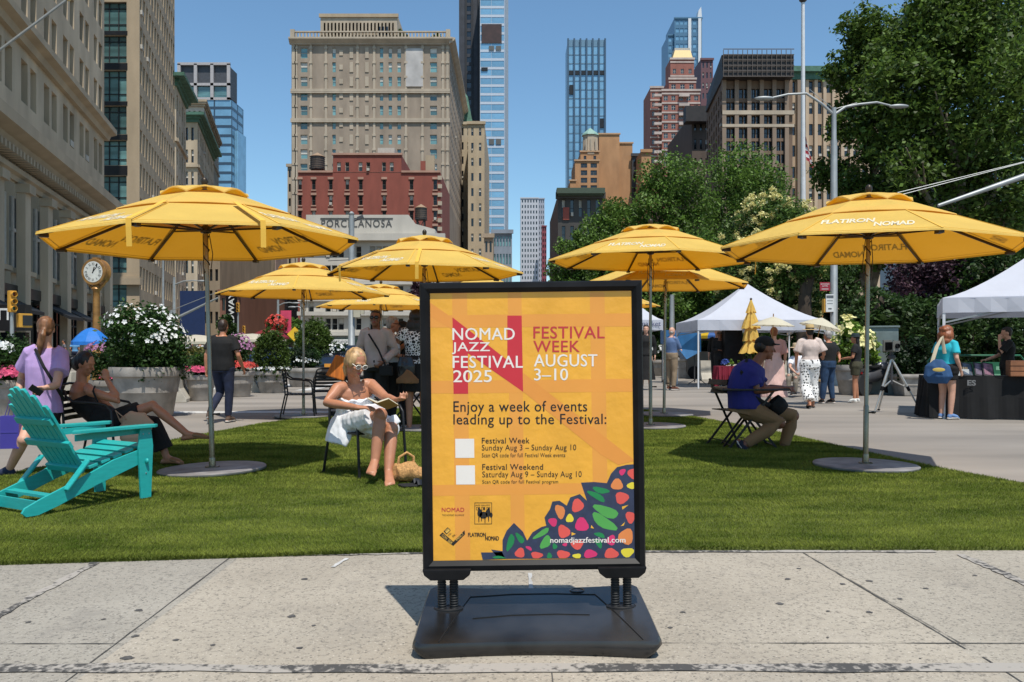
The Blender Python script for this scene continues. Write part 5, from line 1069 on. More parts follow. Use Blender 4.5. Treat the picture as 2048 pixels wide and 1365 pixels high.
b=MB(); b.tube([(-.1,0,at(0,520,40).z),(-1.1,0,at(0,520,40).z-.05)],.02,6); b.build('cable_bracket',dgr,t)
lamp('grey lamp post with one arm between the glass corner building and the white roses',348,555,52,[(395,562)],.11)
lamp('short grey lamp post beyond the left cornice street',326,520,62,[],.10)
lamp('grey lamp post over the far avenue beneath the left umbrella',556,600,66,[(584,606)],.12)
lamp('grey lamp post with a curved arm left of the pale facade',604,608,70,[(592,614)],.12)
t=lamp('thin grey post in front of the park trees right of the poster',1344,590,38,[],.13)
for lab,ya,px0,px1,y0,y1 in(('long grey signal mast arm over the street left of the umbrella pole',50,342,436,642,596),):
    x=at(px0,0,ya).x; t=thing('signal_mast',lab,'signal mast',(x,ya,0)); z0=at(0,y0,ya).z; e=at(px1,y1,ya); b=MB(); b.lathe([(.16,0),(.13,z0+.6)],12); b.build('pole',galv,t,smooth=True); b=MB(); b.tube([(0,0,z0),(e.x-x,0,e.z)],[.09,.05],8); b.build('arm',galv,t,smooth=True)
    b=MB(); b.tube([(0,0,z0+.6),(e.x-x,0,e.z+.35)],.02,6); b.build('cable',galv,t)
xr=at(2120,0,24).x; t=thing('signal_mast','long slanted grey mast arm with guy cables at the right edge','signal mast',(xr,24,0)); z1_=at(0,328,24).z; e=at(1876,412,24)
b=MB(); b.lathe([(.2,0),(.16,z1_+.6)],12); b.build('pole',galv,t,smooth=True); b=MB(); b.tube([(0,0,z1_),(e.x-xr,0,e.z)],[.10,.05],10); b.build('arm',galv,t,smooth=True)
for y_ in (386,392): q=at(1795,y_,24); b=MB(); b.tube([(0,0,z1_+.3),(q.x-xr,0,q.z)],.012,6); b.build('cable',galv,t)
def signal(label,px_,ytop,ybot,Y,poletop=None,ped=None,ang=0):
    x=at(px_,0,Y).x; z0=at(0,ybot,Y).z; z1=at(0,ytop,Y).z; t=thing('traffic_light',label,'traffic light',(x,Y,0),ang,group='yellow traffic lights'); h=z1-z0
    b=MB(); b.lathe([(.09,0),(.09,.3),(.07,.4),(.06,z0)],12); b.build('pole',galv,t,smooth=True); b=MB(); b.box((0,0,(z0+z1)/2),(h*.31,h*.26,h)); b.build('housing',ylw,t,bevel=.02)
    for k in range(3):
        zc=z1-h*(.17+.33*k); b=MB(); b.M=Matrix.Translation((0,-h*.13,zc))@Matrix.Rotation(R(90),4,'X'); b.lathe([(h*.12,0),(h*.13,.0),(h*.125,h*.16),(h*.115,h*.16),(h*.11,.01)],14); vz=b.build('visor',ylw,t,smooth=True); b=MB(); b.ell((0,-h*.135,zc),(h*.10,.015,h*.10)); b.build('lens',[M('lens red',(.12,.01,.01),rough=.3),M('lens amber',(.14,.07,.005),rough=.3),M('lens green',(.01,.09,.05),rough=.3)][k],vz,smooth=True)
    if ped: 
        e=at(ped[0],ped[1],Y)-Vector((x,Y,0)); b=MB(); b.box((e.x,-.05,e.z),(.42,.25,.46)); pd=b.build('walk_signal',ylw,t,bevel=.02); b=MB(); b.box((e.x+.04,-.185,e.z),(.3,.03,.34)); b.build('screen',M('signal screen',(.02,.02,.022),rough=.3),pd)
signal('yellow traffic light with a walk signal at the left edge',24,582,625,28,ped=(46,641),ang=R(55))
signal('small yellow traffic light below the tip of the slim umbrella',476,606,662-37,62)
signal('tiny yellow traffic light farther down the avenue by the dark banner',488,652,668,90)
# diamond warning sign, flower basket, banner
Yd=44; t=thing('warning_sign','yellow diamond warning sign in front of the far shrubs','road sign',(at(590,0,Yd).x,Yd,0)); b=MB(); b.lathe([(.03,0),(.03,1.9)],8); b.build('post',galv,t); b=MB(); b.box((0,-.05,at(0,669,Yd).z),(.56,.012,.56),ry=R(45)); b.build('panel',S('warning yellow',240,190,40,.9),t); b=MB(); b.box((0,-.062,at(0,669,Yd).z),(.05,.004,.26)); b.box((.07,-.062,at(0,669,Yd).z+.05),(.1,.004,.05)); b.build('symbol',blk,t)
t=thing('flower_basket','hanging basket of pink and red flowers on the avenue lamp post','flower basket',at(553,660,60)); b=MB(); b.lathe([(.1,-.1),(.5,.15),(.52,.2)],14); b.build('pot',soil,t); foliage('leaves',LF,[(tuple(at(553,648,60)),(.75,.7,.65))],1500,.14,5,t); flowers('blossoms',FR,[(tuple(at(553,648,60)),(.75,.7,.65))],120,.13,6,t,top=False)
t=tag(MB().box((0,0,0),(.75,.05,1.6)).build('street_banner',S('pink banner',225,75,110,.85)),'bright pink banner hanging beside the flower basket','banner'); t.location=at(572,644,60.5)
t=tag(MB().box((0,0,0),(2.2,.06,4.4)).build('street_banner',S('blue banner',25,50,95,.85)),'dark blue banner on the building behind the man in black','banner'); t.location=at(385,632,75)
b=MB(); t=thing('street_banner','black vertical banner with white lettering by the far traffic light','banner',at(463,640,75)); b.box((0,0,0),(1.0,.06,5.6)); b.build('cloth',blk,t); b=MB(); put_text(b,'BROADWAY',lambda u,v:(-v,-.045,u),-2.4,2.4,-.25,.25,.02); b.build('lettering',whb,t)
# ================= tents
twh=S('tent white fabric',240,242,252,.85,rough=.8,trans=.35,tcol=(.5,.5,.55),var=.03)
def tent(label,x0,x1,Y,ze,zp,dep,valh,legs=True,text=None):
    X0=at(x0,0,Y).x; X1=at(x1,0,Y).x; W=X1-X0; t=thing('canopy_tent',label,'tent',((X0+X1)/2,Y+dep/2,0),group='white pop up tents')
    b=MB(); hw,hd=W/2,dep/2; n=8; m=8
    cs=[(-hw,-hd),(hw,-hd),(hw,hd),(-hw,hd)]
    for k in range(4):
        a=Vector((*cs[k],ze)); c=Vector((*cs[(k+1)%4],ze)); top=Vector((0,0,zp)); prev=None
        for i in range(m+1):
            q=i/m; z=ze+(zp-ze)*(q**1.35); row=[a.lerp(c,j_/n)*(1-q)+Vector((0,0,0)) for j_ in range(n+1)]; row=[Vector((p.x,p.y,z-.03*math.sin(PI*j_/n)*(1-q))) for j_,p in enumerate(row)]
            if prev: 
                for j_ in range(n): b.quad(prev[j_],prev[j_+1],row[j_+1],row[j_])
            prev=row
    b.build('roof',twh,t)
    for k in range(4):
        b=MB(); a=Vector((*cs[k],ze)); c=Vector((*cs[(k+1)%4],ze)); d=(c-a); nn=Vector((d.y,-d.x,0)).normalized()
        for j_ in range(12):
            p=a.lerp(c,j_/12); q=a.lerp(c,(j_+1)/12); o=lambda r_:nn*(.012*math.sin(r_*2.6)+.004); b.quad(p+o(j_),q+o(j_+1),q+o(j_+1)*2-Vector((0,0,valh)),p+o(j_)*2-Vector((0,0,valh)))
        v=b.build('valance',twh,t)
        if text and k==0: b=MB(); put_text(b,text,lambda u,v_:(hw-.95+u,-hd-.05,ze-valh*.62+v_),0,.85,0,.2,.01); b.build('lettering',S('tent lettering',90,95,125),v)
    for i,(x,y) in enumerate(cs): b=MB(); x*=.985; y*=.985; b.box((x,y,ze/2),(.045,.045,ze)); lg=b.build('leg',wpole if ze>0 else galv,t); 
    for k in range(4):
        a=Vector((*cs[k],ze-.05))*.98; c=Vector((*cs[(k+1)%4],ze-.05))*.98; m_=(a+c)/2-Vector((0,0,.0)); b=MB(); b.bar(a-Vector((0,0,.35)),m_,.02,.03); b.bar(c-Vector((0,0,.35)),m_,.02,.03); b.build('truss',galv,t)
    return t
tent('large white pop up tent with a pointed roof over the people at centre right',1395,1652,27.5,at(0,640,27.5).z,3.55,3.6,.34)
tr_=tent('white pop up tent over the black draped stall at the right edge',1888,2225,15.2,at(0,596,15.2).z,3.02,3.0,.27)
q_=Vector((X_(1886,15.2),15.2,0)); m_=Matrix.Rotation(R(-25),3,'Z'); tr_.rotation_euler=(0,0,R(-25)); tr_.location=q_+m_@Vector((1.5,1.5,0))
tent('small white tent with dark lettering peeking out right of the poster',1218,1326,35,at(0,640,35).z,3.5,3,.42,text='market')
# ================= stall, tables
blc=M('black table drape',(.005,.005,.0055),rough=.9,var=.4,scale=5)
g=gd(1856,842); x0=at(1858,0,15.3).x
t=thing('stall_table','long table under a floor length black drape at the right edge','table',Vector((at(1850,0,15.6).x,15.6,0))+Matrix.Rotation(R(-14),3,'Z')@Vector((1.9,.1,0)),R(-14))
b=MB(); b.box((0,0,.755),(3.8,.76,.02)); b.build('tabletop',blc,t)
def drape(p,q,zt,zb,amp,fq): 
    b=MB(); n=60; p=Vector(p);q=Vector(q);p=p.to_3d();q=q.to_3d();d=q-p;nn=Vector((d.y,-d.x,0)).normalized()
    for i in range(n):
        for zz0,zz1,k0,k1 in((zt,(zt+zb)/2,.15,.6),((zt+zb)/2,zb,.6,1)):
            f=lambda i_,k:p+d*i_/n+nn*(amp*k*(math.sin(i_*fq)+.5*math.sin(i_*fq*2.3+1)+.7*k)); a=f(i,k0);c=f(i+1,k0);e=f(i+1,k1);g_=f(i,k1); b.quad((a.x,a.y,zz0),(c.x,c.y,zz0),(e.x,e.y,zz1),(g_.x,g_.y,zz1))
    return b
dr=drape((-1.9,-.38),(1.9,-.38),.77,.02,.05,.55); dr.build('drape',blc,t,smooth=True); drape((-1.9,.38),(-1.9,-.38),.77,.02,.06,.3).build('drape',blc,t,smooth=True)
b=MB(); put_text(b,'ES',lambda u,v:(-1.9+.62+u,-.44,.60+v),0,.14,0,.10,.03); b.build('lettering',S('drape lettering',120,120,120),t)
b=MB(); b.box((.1,-.38,.773),(3.6,.01,.004)); b.build('hem',blc,t)
def onst(name,label,cat,px_,dy,mats,fn):
    yy=15.45-.25*(at(px_,0,15.4).x-at(1850,0,15.6).x)+dy; t=thing(name,label,cat,(at(px_,0,yy).x,yy,.767),R(-14)); fn(t); return t
for i,(px_,lab) in enumerate(((1936,'small framed print leaning at the left end of the black stall'),(1961,'framed print leaning in the middle of the black stall display'),(1978,'framed print nearest the vendor on the black stall'))):
    def f(t,i=i): 
        b=MB(); b.M=Matrix.Rotation(-.5,4,'X')@Matrix.Rotation(.3,4,'Z'); b.box((0,0,.13),(.20,.015,.27)); b.build('frame',S('black frame wood',30,30,34),t); b=MB(); b.M=Matrix.Rotation(-.5,4,'X')@Matrix.Rotation(.3,4,'Z'); b.box((0,-.010,.13),(.16,.004,.22)); b.build('print',S('print grey %d'%i,80+30*i,95,115,.8,var=.6,scale=14),t)
    onst('picture_frame',lab,'picture',px_,.0,None,f)
onst('wooden_crate','brown wooden crate on the right end of the stall','crate',2038,-.05,None,lambda t:[ (lambda b:(b.box((0,0,.14+0),(.34,.3,.28)),b.build('crate_body',S('crate wood',150,95,60,.8,var=.3,scale=4,stretch=(1,1,12)),t,bevel=.008)))(MB()), (lambda b:([b.box((0,-.155,.05+.09*k),(.36,.012,.07)) for k in range(3)],b.build('slats',S('crate slat wood',165,108,70,.8,var=.3,scale=4),t)))(MB())])
onst('card_box','small white box of cards on the stall beside the turquoise top','box',1921,.08,None,lambda t:[(lambda b:(b.box((0,0,.06),(.24,.16,.12)),b.build('box_body',whb,t)))(MB()),(lambda b:([b.box((-.09+.03*k,0,.10),(.012,.13,.12)) for k in range(7)],b.build('cards',S('card stock',215,190,150,.8),t)))(MB())])
grn=S('green painted bench',35,110,75,.8,rough=.5)
t=thing('green_barricade','green metal barricade panel behind the stall display','barricade',(at(1960,0,18).x,18,0)); b=MB(); b.tube([(-1.1,0,0),(-1.1,0,1.0),(-1.0,0,1.12),(.85,0,1.12),(.95,0,1.0),(.95,0,0)],.022,8); b.build('frame',grn,t,smooth=True); b=MB(); b.box((-.07,0,.62),(1.9,.02,.72)); b.build('panel',grn,t); b=MB(); b.box((.5,-.014,.85),(.34,.004,.08)); b.box((.35,-.014,.70),(.30,.004,.06)); b.build('lettering',S('pale green mark',120,170,140),t)
bur=S('burgundy cloth',135,22,48,.85,rough=.85,var=.1)
t=thing('draped_table','folding table under a burgundy cloth inside the white tent','table',(at(1462,0,24.5).x,24.5,0)); b=MB(); b.box((0,0,.77),(.86,.62,.02)); b.build('tabletop',bur,t); drape((-.43,-.31),(.43,-.31),.78,.28,.04,.7).build('drape',bur,t,smooth=True); drape((-.43,.31),(-.43,-.31),.78,.2,.05,.5).build('drape',bur,t,smooth=True)
for s_ in(-1,1): b=MB(); b.bar((-.3,s_*.2,0),(.25,s_*.2,.75),.025,.025); b.build('leg',dgr,t); b=MB(); b.bar((.3,s_*.2,0),(-.25,s_*.2,.75),.025,.025); b.build('leg',dgr,t)
t=thing('flower_bunch','bunch of green stems with blue wrapping on the burgundy table','flowers',(at(1462,0,24.4).x,24.4,.78)); foliage('leaves',LFL,[((at(1466,0,24.4).x,24.4,.86),(.32,.2,.10))],500,.07,3,t); flowers('blossoms',S('blue wrap',40,70,150,.85),[((at(1450,0,24.4).x,24.4,.86),(.10,.1,.09))],25,.06,4,t)
t=thing('loudspeaker','black loudspeaker standing on a pole under the white tent','speaker',(at(1464,0,28.2).x,28.2,0)); b=MB(); b.box((0,0,1.35),(.62,.5,1.15),taper=.92); b.build('cabinet',blk,t,bevel=.02); b=MB(); b.lathe([(.03,0),(.03,.8)],10); [b.tube([(0,0,.4),(.4*math.cos(a),.4*math.sin(a),0)],.015,6) for a in(.3,2.4,4.5)]; b.build('tripod',dgr,t)
t=thing('mic_stand','black tripod stand base in front of the white tent leg','stand',gd(1396,770)); b=MB(); b.lathe([(.012,0.1),(.012,1.3)],8); b.build('pole',dgr,t); b=MB(); [b.tube([(0,0,.25),(.38*math.cos(a),.38*math.sin(a),.01)],.014,6) for a in(.5,2.6,4.7)]; b.build('tripod',dgr,t)
t=thing('stanchion','black crowd control post on a round base under the tent','post',gd(1588,787)); b=MB(); b.lathe([(.18,0),(.17,.03),(.05,.06)],20); b.build('base',dgr,t); b=MB(); b.lathe([(.032,.05),(.032,1.0),(.04,1.0),(.04,1.04)],12); b.build('pole',blk,t)
t=thing('low_bench','low slatted wooden bench below the seated person in the sun hat','bench',(at(1600,0,22.6).x,22.7,0)); [ (lambda b:(b.box((0,-.12+.12*k,.42),(1.3,.10,.03)),b.build('seat_slat',S('bench wood',170,130,70,.8,var=.2),t)))(MB()) for k in range(3)]; [ (lambda b:(b.box((s_*.5,0,.2),(.06,.3,.4)),b.build('leg',dgr,t)))(MB()) for s_ in(-1,1)]
# utility cabinet
cab=S('cabinet grey green paint',128,142,140,.8,rough=.5,var=.12)
t=thing('utility_cabinet','grey green steel utility cabinet behind the tripod','cabinet',(at(1778,0,23.6).x,24,0),R(-22)); b=MB(); b.box((0,0,.93),(.78,.72,1.86)); b.build('cabinet_body',cab,t,bevel=.012); b=MB(); b.box((0,0,1.89),(.86,.80,.05)); b.build('roof',cab,t,bevel=.01); b=MB(); b.box((-.05,-.368,.95),(.6,.012,1.6)); dd=b.build('door',cab,t,bevel=.005); b=MB(); b.box((-.22,-.380,.82),(.22,.008,.42)); b.build('vent',dgr,dd)
# view camera on tripod
Yt=16.7; t=thing('tripod_camera','large format bellows camera on a silver tripod','camera',(at(1783,0,Yt).x,Yt,0)); SM=Matrix.Diagonal((.8,.8,.8,1)); zh=at(0,718,Yt).z; alu=S('tripod aluminium',215,215,210,.85,rough=.3,metal=.6)
for xe,dy in((1747,-.05),(1838,-.1),(1786,.65)):
    ex=at(xe,0,Yt).x-t.location.x; b=MB(); p0=Vector((0,0,zh)); p1=Vector((ex,dy,.02)); b.tube([p0,p0.lerp(p1,.55)],.026,8); b.tube([p0.lerp(p1,.5),p1],.019,8); lg=b.build('leg',alu,t,smooth=True); b=MB(); b.tube([p0.lerp(p1,.52),p0.lerp(p1,.60)],.032,8); b.ell(p1,(.03,.03,.02)); b.build('clamp',blk,lg); b=MB(); b.tube([Vector((0,0,zh-.42)),p0.lerp(p1,.55)],.012,6); b.build('brace',alu,lg)
b=MB(); b.lathe([(.024,zh-.5),(.024,zh),(.07,zh),(.07,zh+.06),(.03,zh+.08),(.03,zh+.16)],12); b.build('head',dgr,t); hr=R(25)
b=MB(); b.M=Matrix.Translation((0,0,zh+.25))@Matrix.Rotation(hr,4,'Z')@SM; b.box((.0,-.14,.0),(.24,.03,.25)); b.box((0,.13,.01),(.28,.04,.28)); b.box((0,0,-.13),(.1,.36,.02)); cb=b.build('standards',S('camera grey',120,120,115,.8,rough=.4),t,bevel=.006)
b=MB(); b.M=Matrix.Translation((0,0,zh+.25))@Matrix.Rotation(hr,4,'Z')@SM; [b.box((0,-.11+.022*k,0),(.18+.01*(k%2),.012,.18+.01*(k%2))) for k in range(11)]; b.build('bellows',blk,t); b=MB(); b.M=Matrix.Translation((0,0,zh+.25))@Matrix.Rotation(hr,4,'Z')@SM@Matrix.Rotation(R(90),4,'X'); b.lathe([(.06,.15),(.06,.21),(.045,.215),(.04,.19)],16); b.build('lens',blk,t)
# paper parasols
pw=S('paper parasol',240,232,205,.88,rough=.8,trans=.35,var=.04)
def parasol(label,p,r,h,tilt):
    t=thing('parasol',label,'parasol',p,rot=tilt); n=28; b=MB(); vs=[(0,0,h)]+[(r*q*math.cos(2*PI*k/n),r*q*math.sin(2*PI*k/n),h*(1-q**1.25)) for q in(.35,.7,1) for k in range(n)]
    fs=[(0,1+k,1+(k+1)%n) for k in range(n)]+[(1+i*n+k,1+(i+1)*n+k,1+(i+1)*n+(k+1)%n,1+i*n+(k+1)%n) for i in(0,1) for k in range(n)]; b.add(vs,fs); b.build('canopy',pw,t); b=MB(); b.tube([(0,0,-.75),(0,0,h+.06)],.012,6); b.build('handle',S('bamboo',150,110,60),t)
    b=MB(); [b.bar((0,0,h-.01),(r*math.cos(2*PI*k/14),r*math.sin(2*PI*k/14),-.005),.006,.006) for k in range(14)]; b.build('ribs',S('bamboo rib',160,125,75),t)
parasol('cream paper parasol held over the woman in pink',at(1546,652,18.3),.45,.20,(0,.04,0)); parasol('white paper parasol tilted over the man in the black tee and jeans',at(1640,655,18.9),.45,.22,(0,.22,0))
# street umbrellas, food cart
def street_umb(label,px_,py_,Y,r,h,mats,square=False):
    g=at(px_,py_,Y); t=thing('street_umbrella',label,'umbrella',(g.x,Y,0)); n=8; b=MB()
    for k in range(n):
        a0,a1=2*PI*k/n+.2,2*PI*(k+1)/n+.2; b.mat(k%len(mats)); pv=None
        for i in range(5):
            q=i/4; rr=r*q; zz=g.z+h*(1-q**1.7); c=((rr*math.cos(a0),rr*math.sin(a0),zz),(rr*math.cos(a1),rr*math.sin(a1),zz))
            if pv: b.quad(pv[0],pv[1],c[1],c[0])
            pv=c
        b.quad(pv[0],pv[1],(pv[1][0],pv[1][1],pv[1][2]-.12),(pv[0][0],pv[0][1],pv[0][2]-.12))
    b.build('canopy',mats,t); b=MB(); b.lathe([(.025,0),(.025,g.z+h)],8); b.build('pole',galv,t); return t
blu=S('street blue canvas',50,140,235,.85,trans=.3); yl3=S('cart yellow canvas',245,200,40,.88,trans=.25); bl3=S('cart blue canvas',50,100,170,.85,trans=.2)
street_umb('bright blue street umbrella behind the golden clock post',182,684,31,.68,.52,[blu]); street_umb('yellow and blue food cart umbrella nearest the dark suit man',1429,672,36,.8,.42,[yl3,bl3]); street_umb('yellow and blue food cart umbrella partly behind the tent leg',1396,672,37,.75,.42,[bl3,yl3])
crm=S('cream market canvas',235,222,200,.85,trans=.3)
street_umb('wide cream cafe parasol left of the man in the black tee',392,684,42,1.5,.35,[crm]); street_umb('wide cream cafe parasol between the man in black and the dome shrub',505,680,44,1.7,.32,[crm]); street_umb('dark red cafe parasol down the avenue',538,675,58,1.35,.6,[S('red canvas',130,20,30,.85)])
t=thing('food_cart','steel food cart with dark awning under the yellow and blue umbrellas','food cart',(at(1415,0,37.5).x,37.5,0)); b=MB(); b.box((0,0,.75),(2.0,1.0,.9)); b.build('cart_body',S('cart steel',120,115,110,.8,metal=.6,rough=.35),t,bevel=.03); b=MB(); b.box((0,0,1.75),(2.0,1.0,.16)); b.build('awning',dgr,t); [ (lambda b:(b.tube([(s_*.9,-.4,1.2),(s_*.9,-.4,1.7)],.03,6),b.build('post',galv,t)))(MB()) for s_ in(-1,1)]; [ (lambda b:(b.M.__class__ and b.tube([(s_*.7,-.52,.28),(s_*.7,-.44,.28)],.28,16),b.build('wheel',blk,t)))(MB_()) for s_ in(-1,1)] if False else None
for s_ in(-1,1): b=MB(); b.tube([(s_*.7,-.54,.28),(s_*.7,-.46,.28)],.28,16); b.build('wheel',blk,t)
t=thing('tarp_booth','booth covered by a hanging blue tarp behind the bald man','booth',(at(1362,0,32).x,32,0)); b=MB(); tq=[(-.6,0,2.0),(.75,0,1.95),(.8,.2,1.2),(.2,-.05,.9),(-.1,0,1.3),(-.6,0,1.5)]; b.add(tq+[(x,y+1.0,z) for x,y,z in tq],[tuple(range(6)),tuple(range(6,12))[::-1]]+[(i,(i+1)%6,6+(i+1)%6,6+i) for i in range(6)]); b.build('tarp',S('blue tarp',50,115,170,.85,rough=.5,var=.2),t); b=MB(); [b.tube([(x,y,0),(x,y,1.95)],.025,6) for x in(-.55,.7) for y in(.1,.9)]; b.build('frame',dgr,t)
# ================= vehicles
def car(label,loc,rz,paint,group='cars on the street'):
    t=thing('parked_car',label,'car',loc,rz,group); prof=[(-2.25,.35),(-2.28,.62),(-2.15,.86),(-1.2,.98),(-.75,1.02),(-.25,1.42),(.95,1.45),(1.75,1.05),(2.15,.98),(2.25,.6),(2.2,.35)]
    b=MB(); n=len(prof); W=[.82,.88,.88,.9,.88,.70,.70,.84,.84,.88,.82]
    b.add([(x,-w_,z) for (x,z),w_ in zip(prof,W)]+[(x,w_,z) for (x,z),w_ in zip(prof,W)],[tuple(range(n)),tuple(range(n,2*n))[::-1]]+[(i,(i+1)%n,n+(i+1)%n,n+i) for i in range(n)]); b.build('body',paint,t,bevel=.05,smooth=True)
    gls=M('car glass',(.01,.012,.015),rough=.05,spec=.8)
    b=MB(); b.quad((-.72,-.8,1.06),(-.72,.8,1.06),(-.29,.66,1.42),(-.29,-.66,1.42)); b.build('windscreen',gls,t); b=MB(); b.quad((1.70,-.76,1.1),(1.70,.76,1.1),(1.0,.66,1.45),(1.0,-.66,1.45)); b.build('rear_window',gls,t)
    for s_ in(-1,1):
        b=MB(); b.add([(-.6,s_*.875,1.04),(-.2,s_*.73,1.37),(.9,s_*.73,1.40),(1.5,s_*.86,1.08)],[(0,1,2,3)]); b.build('side_window',gls,t)
        for x in(-1.4,1.4): 
            b=MB(); b.tube([(x,s_*.72,.32),(x,s_*.91,.32)],.32,20); wl=b.build('wheel',M('tyre',(.012,.012,.012),rough=.8),t); b=MB(); b.tube([(x,s_*.90,.32),(x,s_*.925,.32)],.19,14); b.build('rim',S('alloy',160,160,165,metal=.8,rough=.3),wl)
        b=MB(); b.box((2.2,s_*.66,.82),(.08,.3,.14)); b.build('tail_light',M('tail red',(.25,.01,.01),rough=.25),t); b=MB(); b.box((-2.22,s_*.62,.7),(.08,.34,.14)); b.build('headlight',S('lamp glass',210,215,220,rough=.15),t)
    b=MB(); b.box((2.255,0,.62),(.02,.34,.14)); b.build('number_plate',S('plate amber',225,150,50),t); return t
car('dark blue sedan parked behind the blonde woman showing its amber plate',(at(696,0,36).x,37,0),R(-105),M('dark car paint',(.012,.016,.03),rough=.2,coat=1)); car('blue car farther off behind the clipped dome shrub',(at(575,0,52).x,52,0),R(175),M('blue car paint',(.02,.04,.10),rough=.25,coat=1)); 
t=thing('parked_motorcycle','black motorcycle parked beside the utility cabinet','motorcycle',(at(1754,0,23.4).x,23.4,0),R(35))
for x in(-.62,.62):
    b=MB(); b.M=Matrix.Translation((x,0,.31))@Matrix.Rotation(R(90),4,'X'); b.lathe([(.22,-.05),(.31,-.05),(.33,0),(.31,.05),(.22,.05)],24); b.build('wheel',M('tyre',(.012,.012,.012)),t,smooth=True)
b=MB(); b.tube([(-.45,0,.5),(0,0,.55),(.25,0,.62)],[(.12,.16),(.16,.18),(.12,.12)],10,side=(0,1,0),rnd=True); b.build('engine',dgr,t,smooth=True); b=MB(); b.tube([(-.75,0,.80),(-.3,0,.76),(.1,0,.80)],[(.11,.04),(.14,.06),(.1,.05)],10,side=(0,1,0),rnd=True); b.build('seat',blk,t,smooth=True); b=MB(); b.ell((.25,0,.82),(.25,.14,.13)); b.build('tank',S('tank grey',150,150,155,rough=.25),t,smooth=True); b=MB(); b.tube([(.62,.0,.32),(.42,0,.95)],.035,8); b.tube([(.40,-.36,1.02),(.42,0,.97),(.40,.36,1.02)],.018,8); b.build('fork',galv,t); b=MB(); b.box((-.8,0,.62),(.05,.12,.06)); b.build('tail_light',M('tail red',(.25,.01,.01)),t)
# ================= buildings
GL=M('window glass',(.03,.045,.055),rough=.08,spec=.9,rnd=.7,var=.3,scale=.6); GLD=M('dark window glass',(.012,.015,.018),rough=.1,spec=.8,rnd=.6,var=.3,scale=.6)
GLT=S('teal window glass',115,160,160,.75,rough=.1,spec=.9,rnd=.5,var=.4,scale=.5,stretch=(.3,.3,2)); GLB=S('blue curtain glass',135,185,215,.85,rough=.07,spec=1,rnd=.18,var=.16,scale=.2,metal=.15)  # base colours hold light: sky reflection in the teal, distance haze in the blue
FRM=S('window frame dark',38,40,42,.8); FRW=S('window frame pale',205,198,185,.8); FRB=S('window frame grey',100,100,98,.8); BLN=S('window blind',225,220,208,.8,rnd=.25); BRK=S('brick infill',120,88,68,.8,var=.2)
WC={}
def winmesh(w,h,style):
    k=(round(w,2),round(h,2),style)
    if k in WC: return WC[k]
    b=MB(); hw=w/2; fr=min(.09,w*.07)
    st=style.split('-')[0]
    if st=='sash':        # one over one with a blind part of the way down
        b.mat(0).quad((-hw,0,0),(hw,0,0),(hw,0,h),(-hw,0,h)); b.mat(1)
        for c,d in (((0,-.04,h*.5),(w,.07,fr)),((0,-.04,fr/2),(w,.08,fr)),((0,-.04,h-fr/2),(w,.08,fr)),((-hw+fr/2,-.04,h/2),(fr,.08,h)),((hw-fr/2,-.04,h/2),(fr,.08,h))): b.box(c,d)
        if style.endswith('b'): b.mat(2).quad((-hw+fr,-.012,h*.55),(hw-fr,-.012,h*.55),(hw-fr,-.012,h-fr),(-hw+fr,-.012,h-fr))
    elif st=='pair':
        b.mat(0).quad((-hw,0,0),(hw,0,0),(hw,0,h),(-hw,0,h)); b.mat(1)
        for c,d in (((0,-.04,h*.52),(w,.07,fr)),((0,-.05,h/2),(fr*1.4,.09,h)),((-hw+fr/2,-.04,h/2),(fr,.08,h)),((hw-fr/2,-.04,h/2),(fr,.08,h)),((0,-.04,h-fr/2),(w,.08,fr))): b.box(c,d)
    elif st=='grid':
        b.mat(0).quad((-hw,0,0),(hw,0,0),(hw,0,h),(-hw,0,h)); b.mat(1); n=3
        for i in range(n+1): b.box((-hw+w*i/n,-.05,h/2),(.10,.09,h))
        for q in(0,.26,.80,1): b.box((0,-.05,h*q),(w,.085,.09))
        b.mat(2).quad((-hw+.06,-.02,h*.58),(hw-.06,-.02,h*.58),(hw-.06,-.02,h*.78),(-hw+.06,-.02,h*.78)) if style.endswith('b') else None
    else:
        b.mat(0).quad((-hw,0,0),(hw,0,0),(hw,0,h),(-hw,0,h)); b.mat(1).box((0,-.03,h*.02),(w,.05,.06))
    WC[k]=b; return b
WM={}
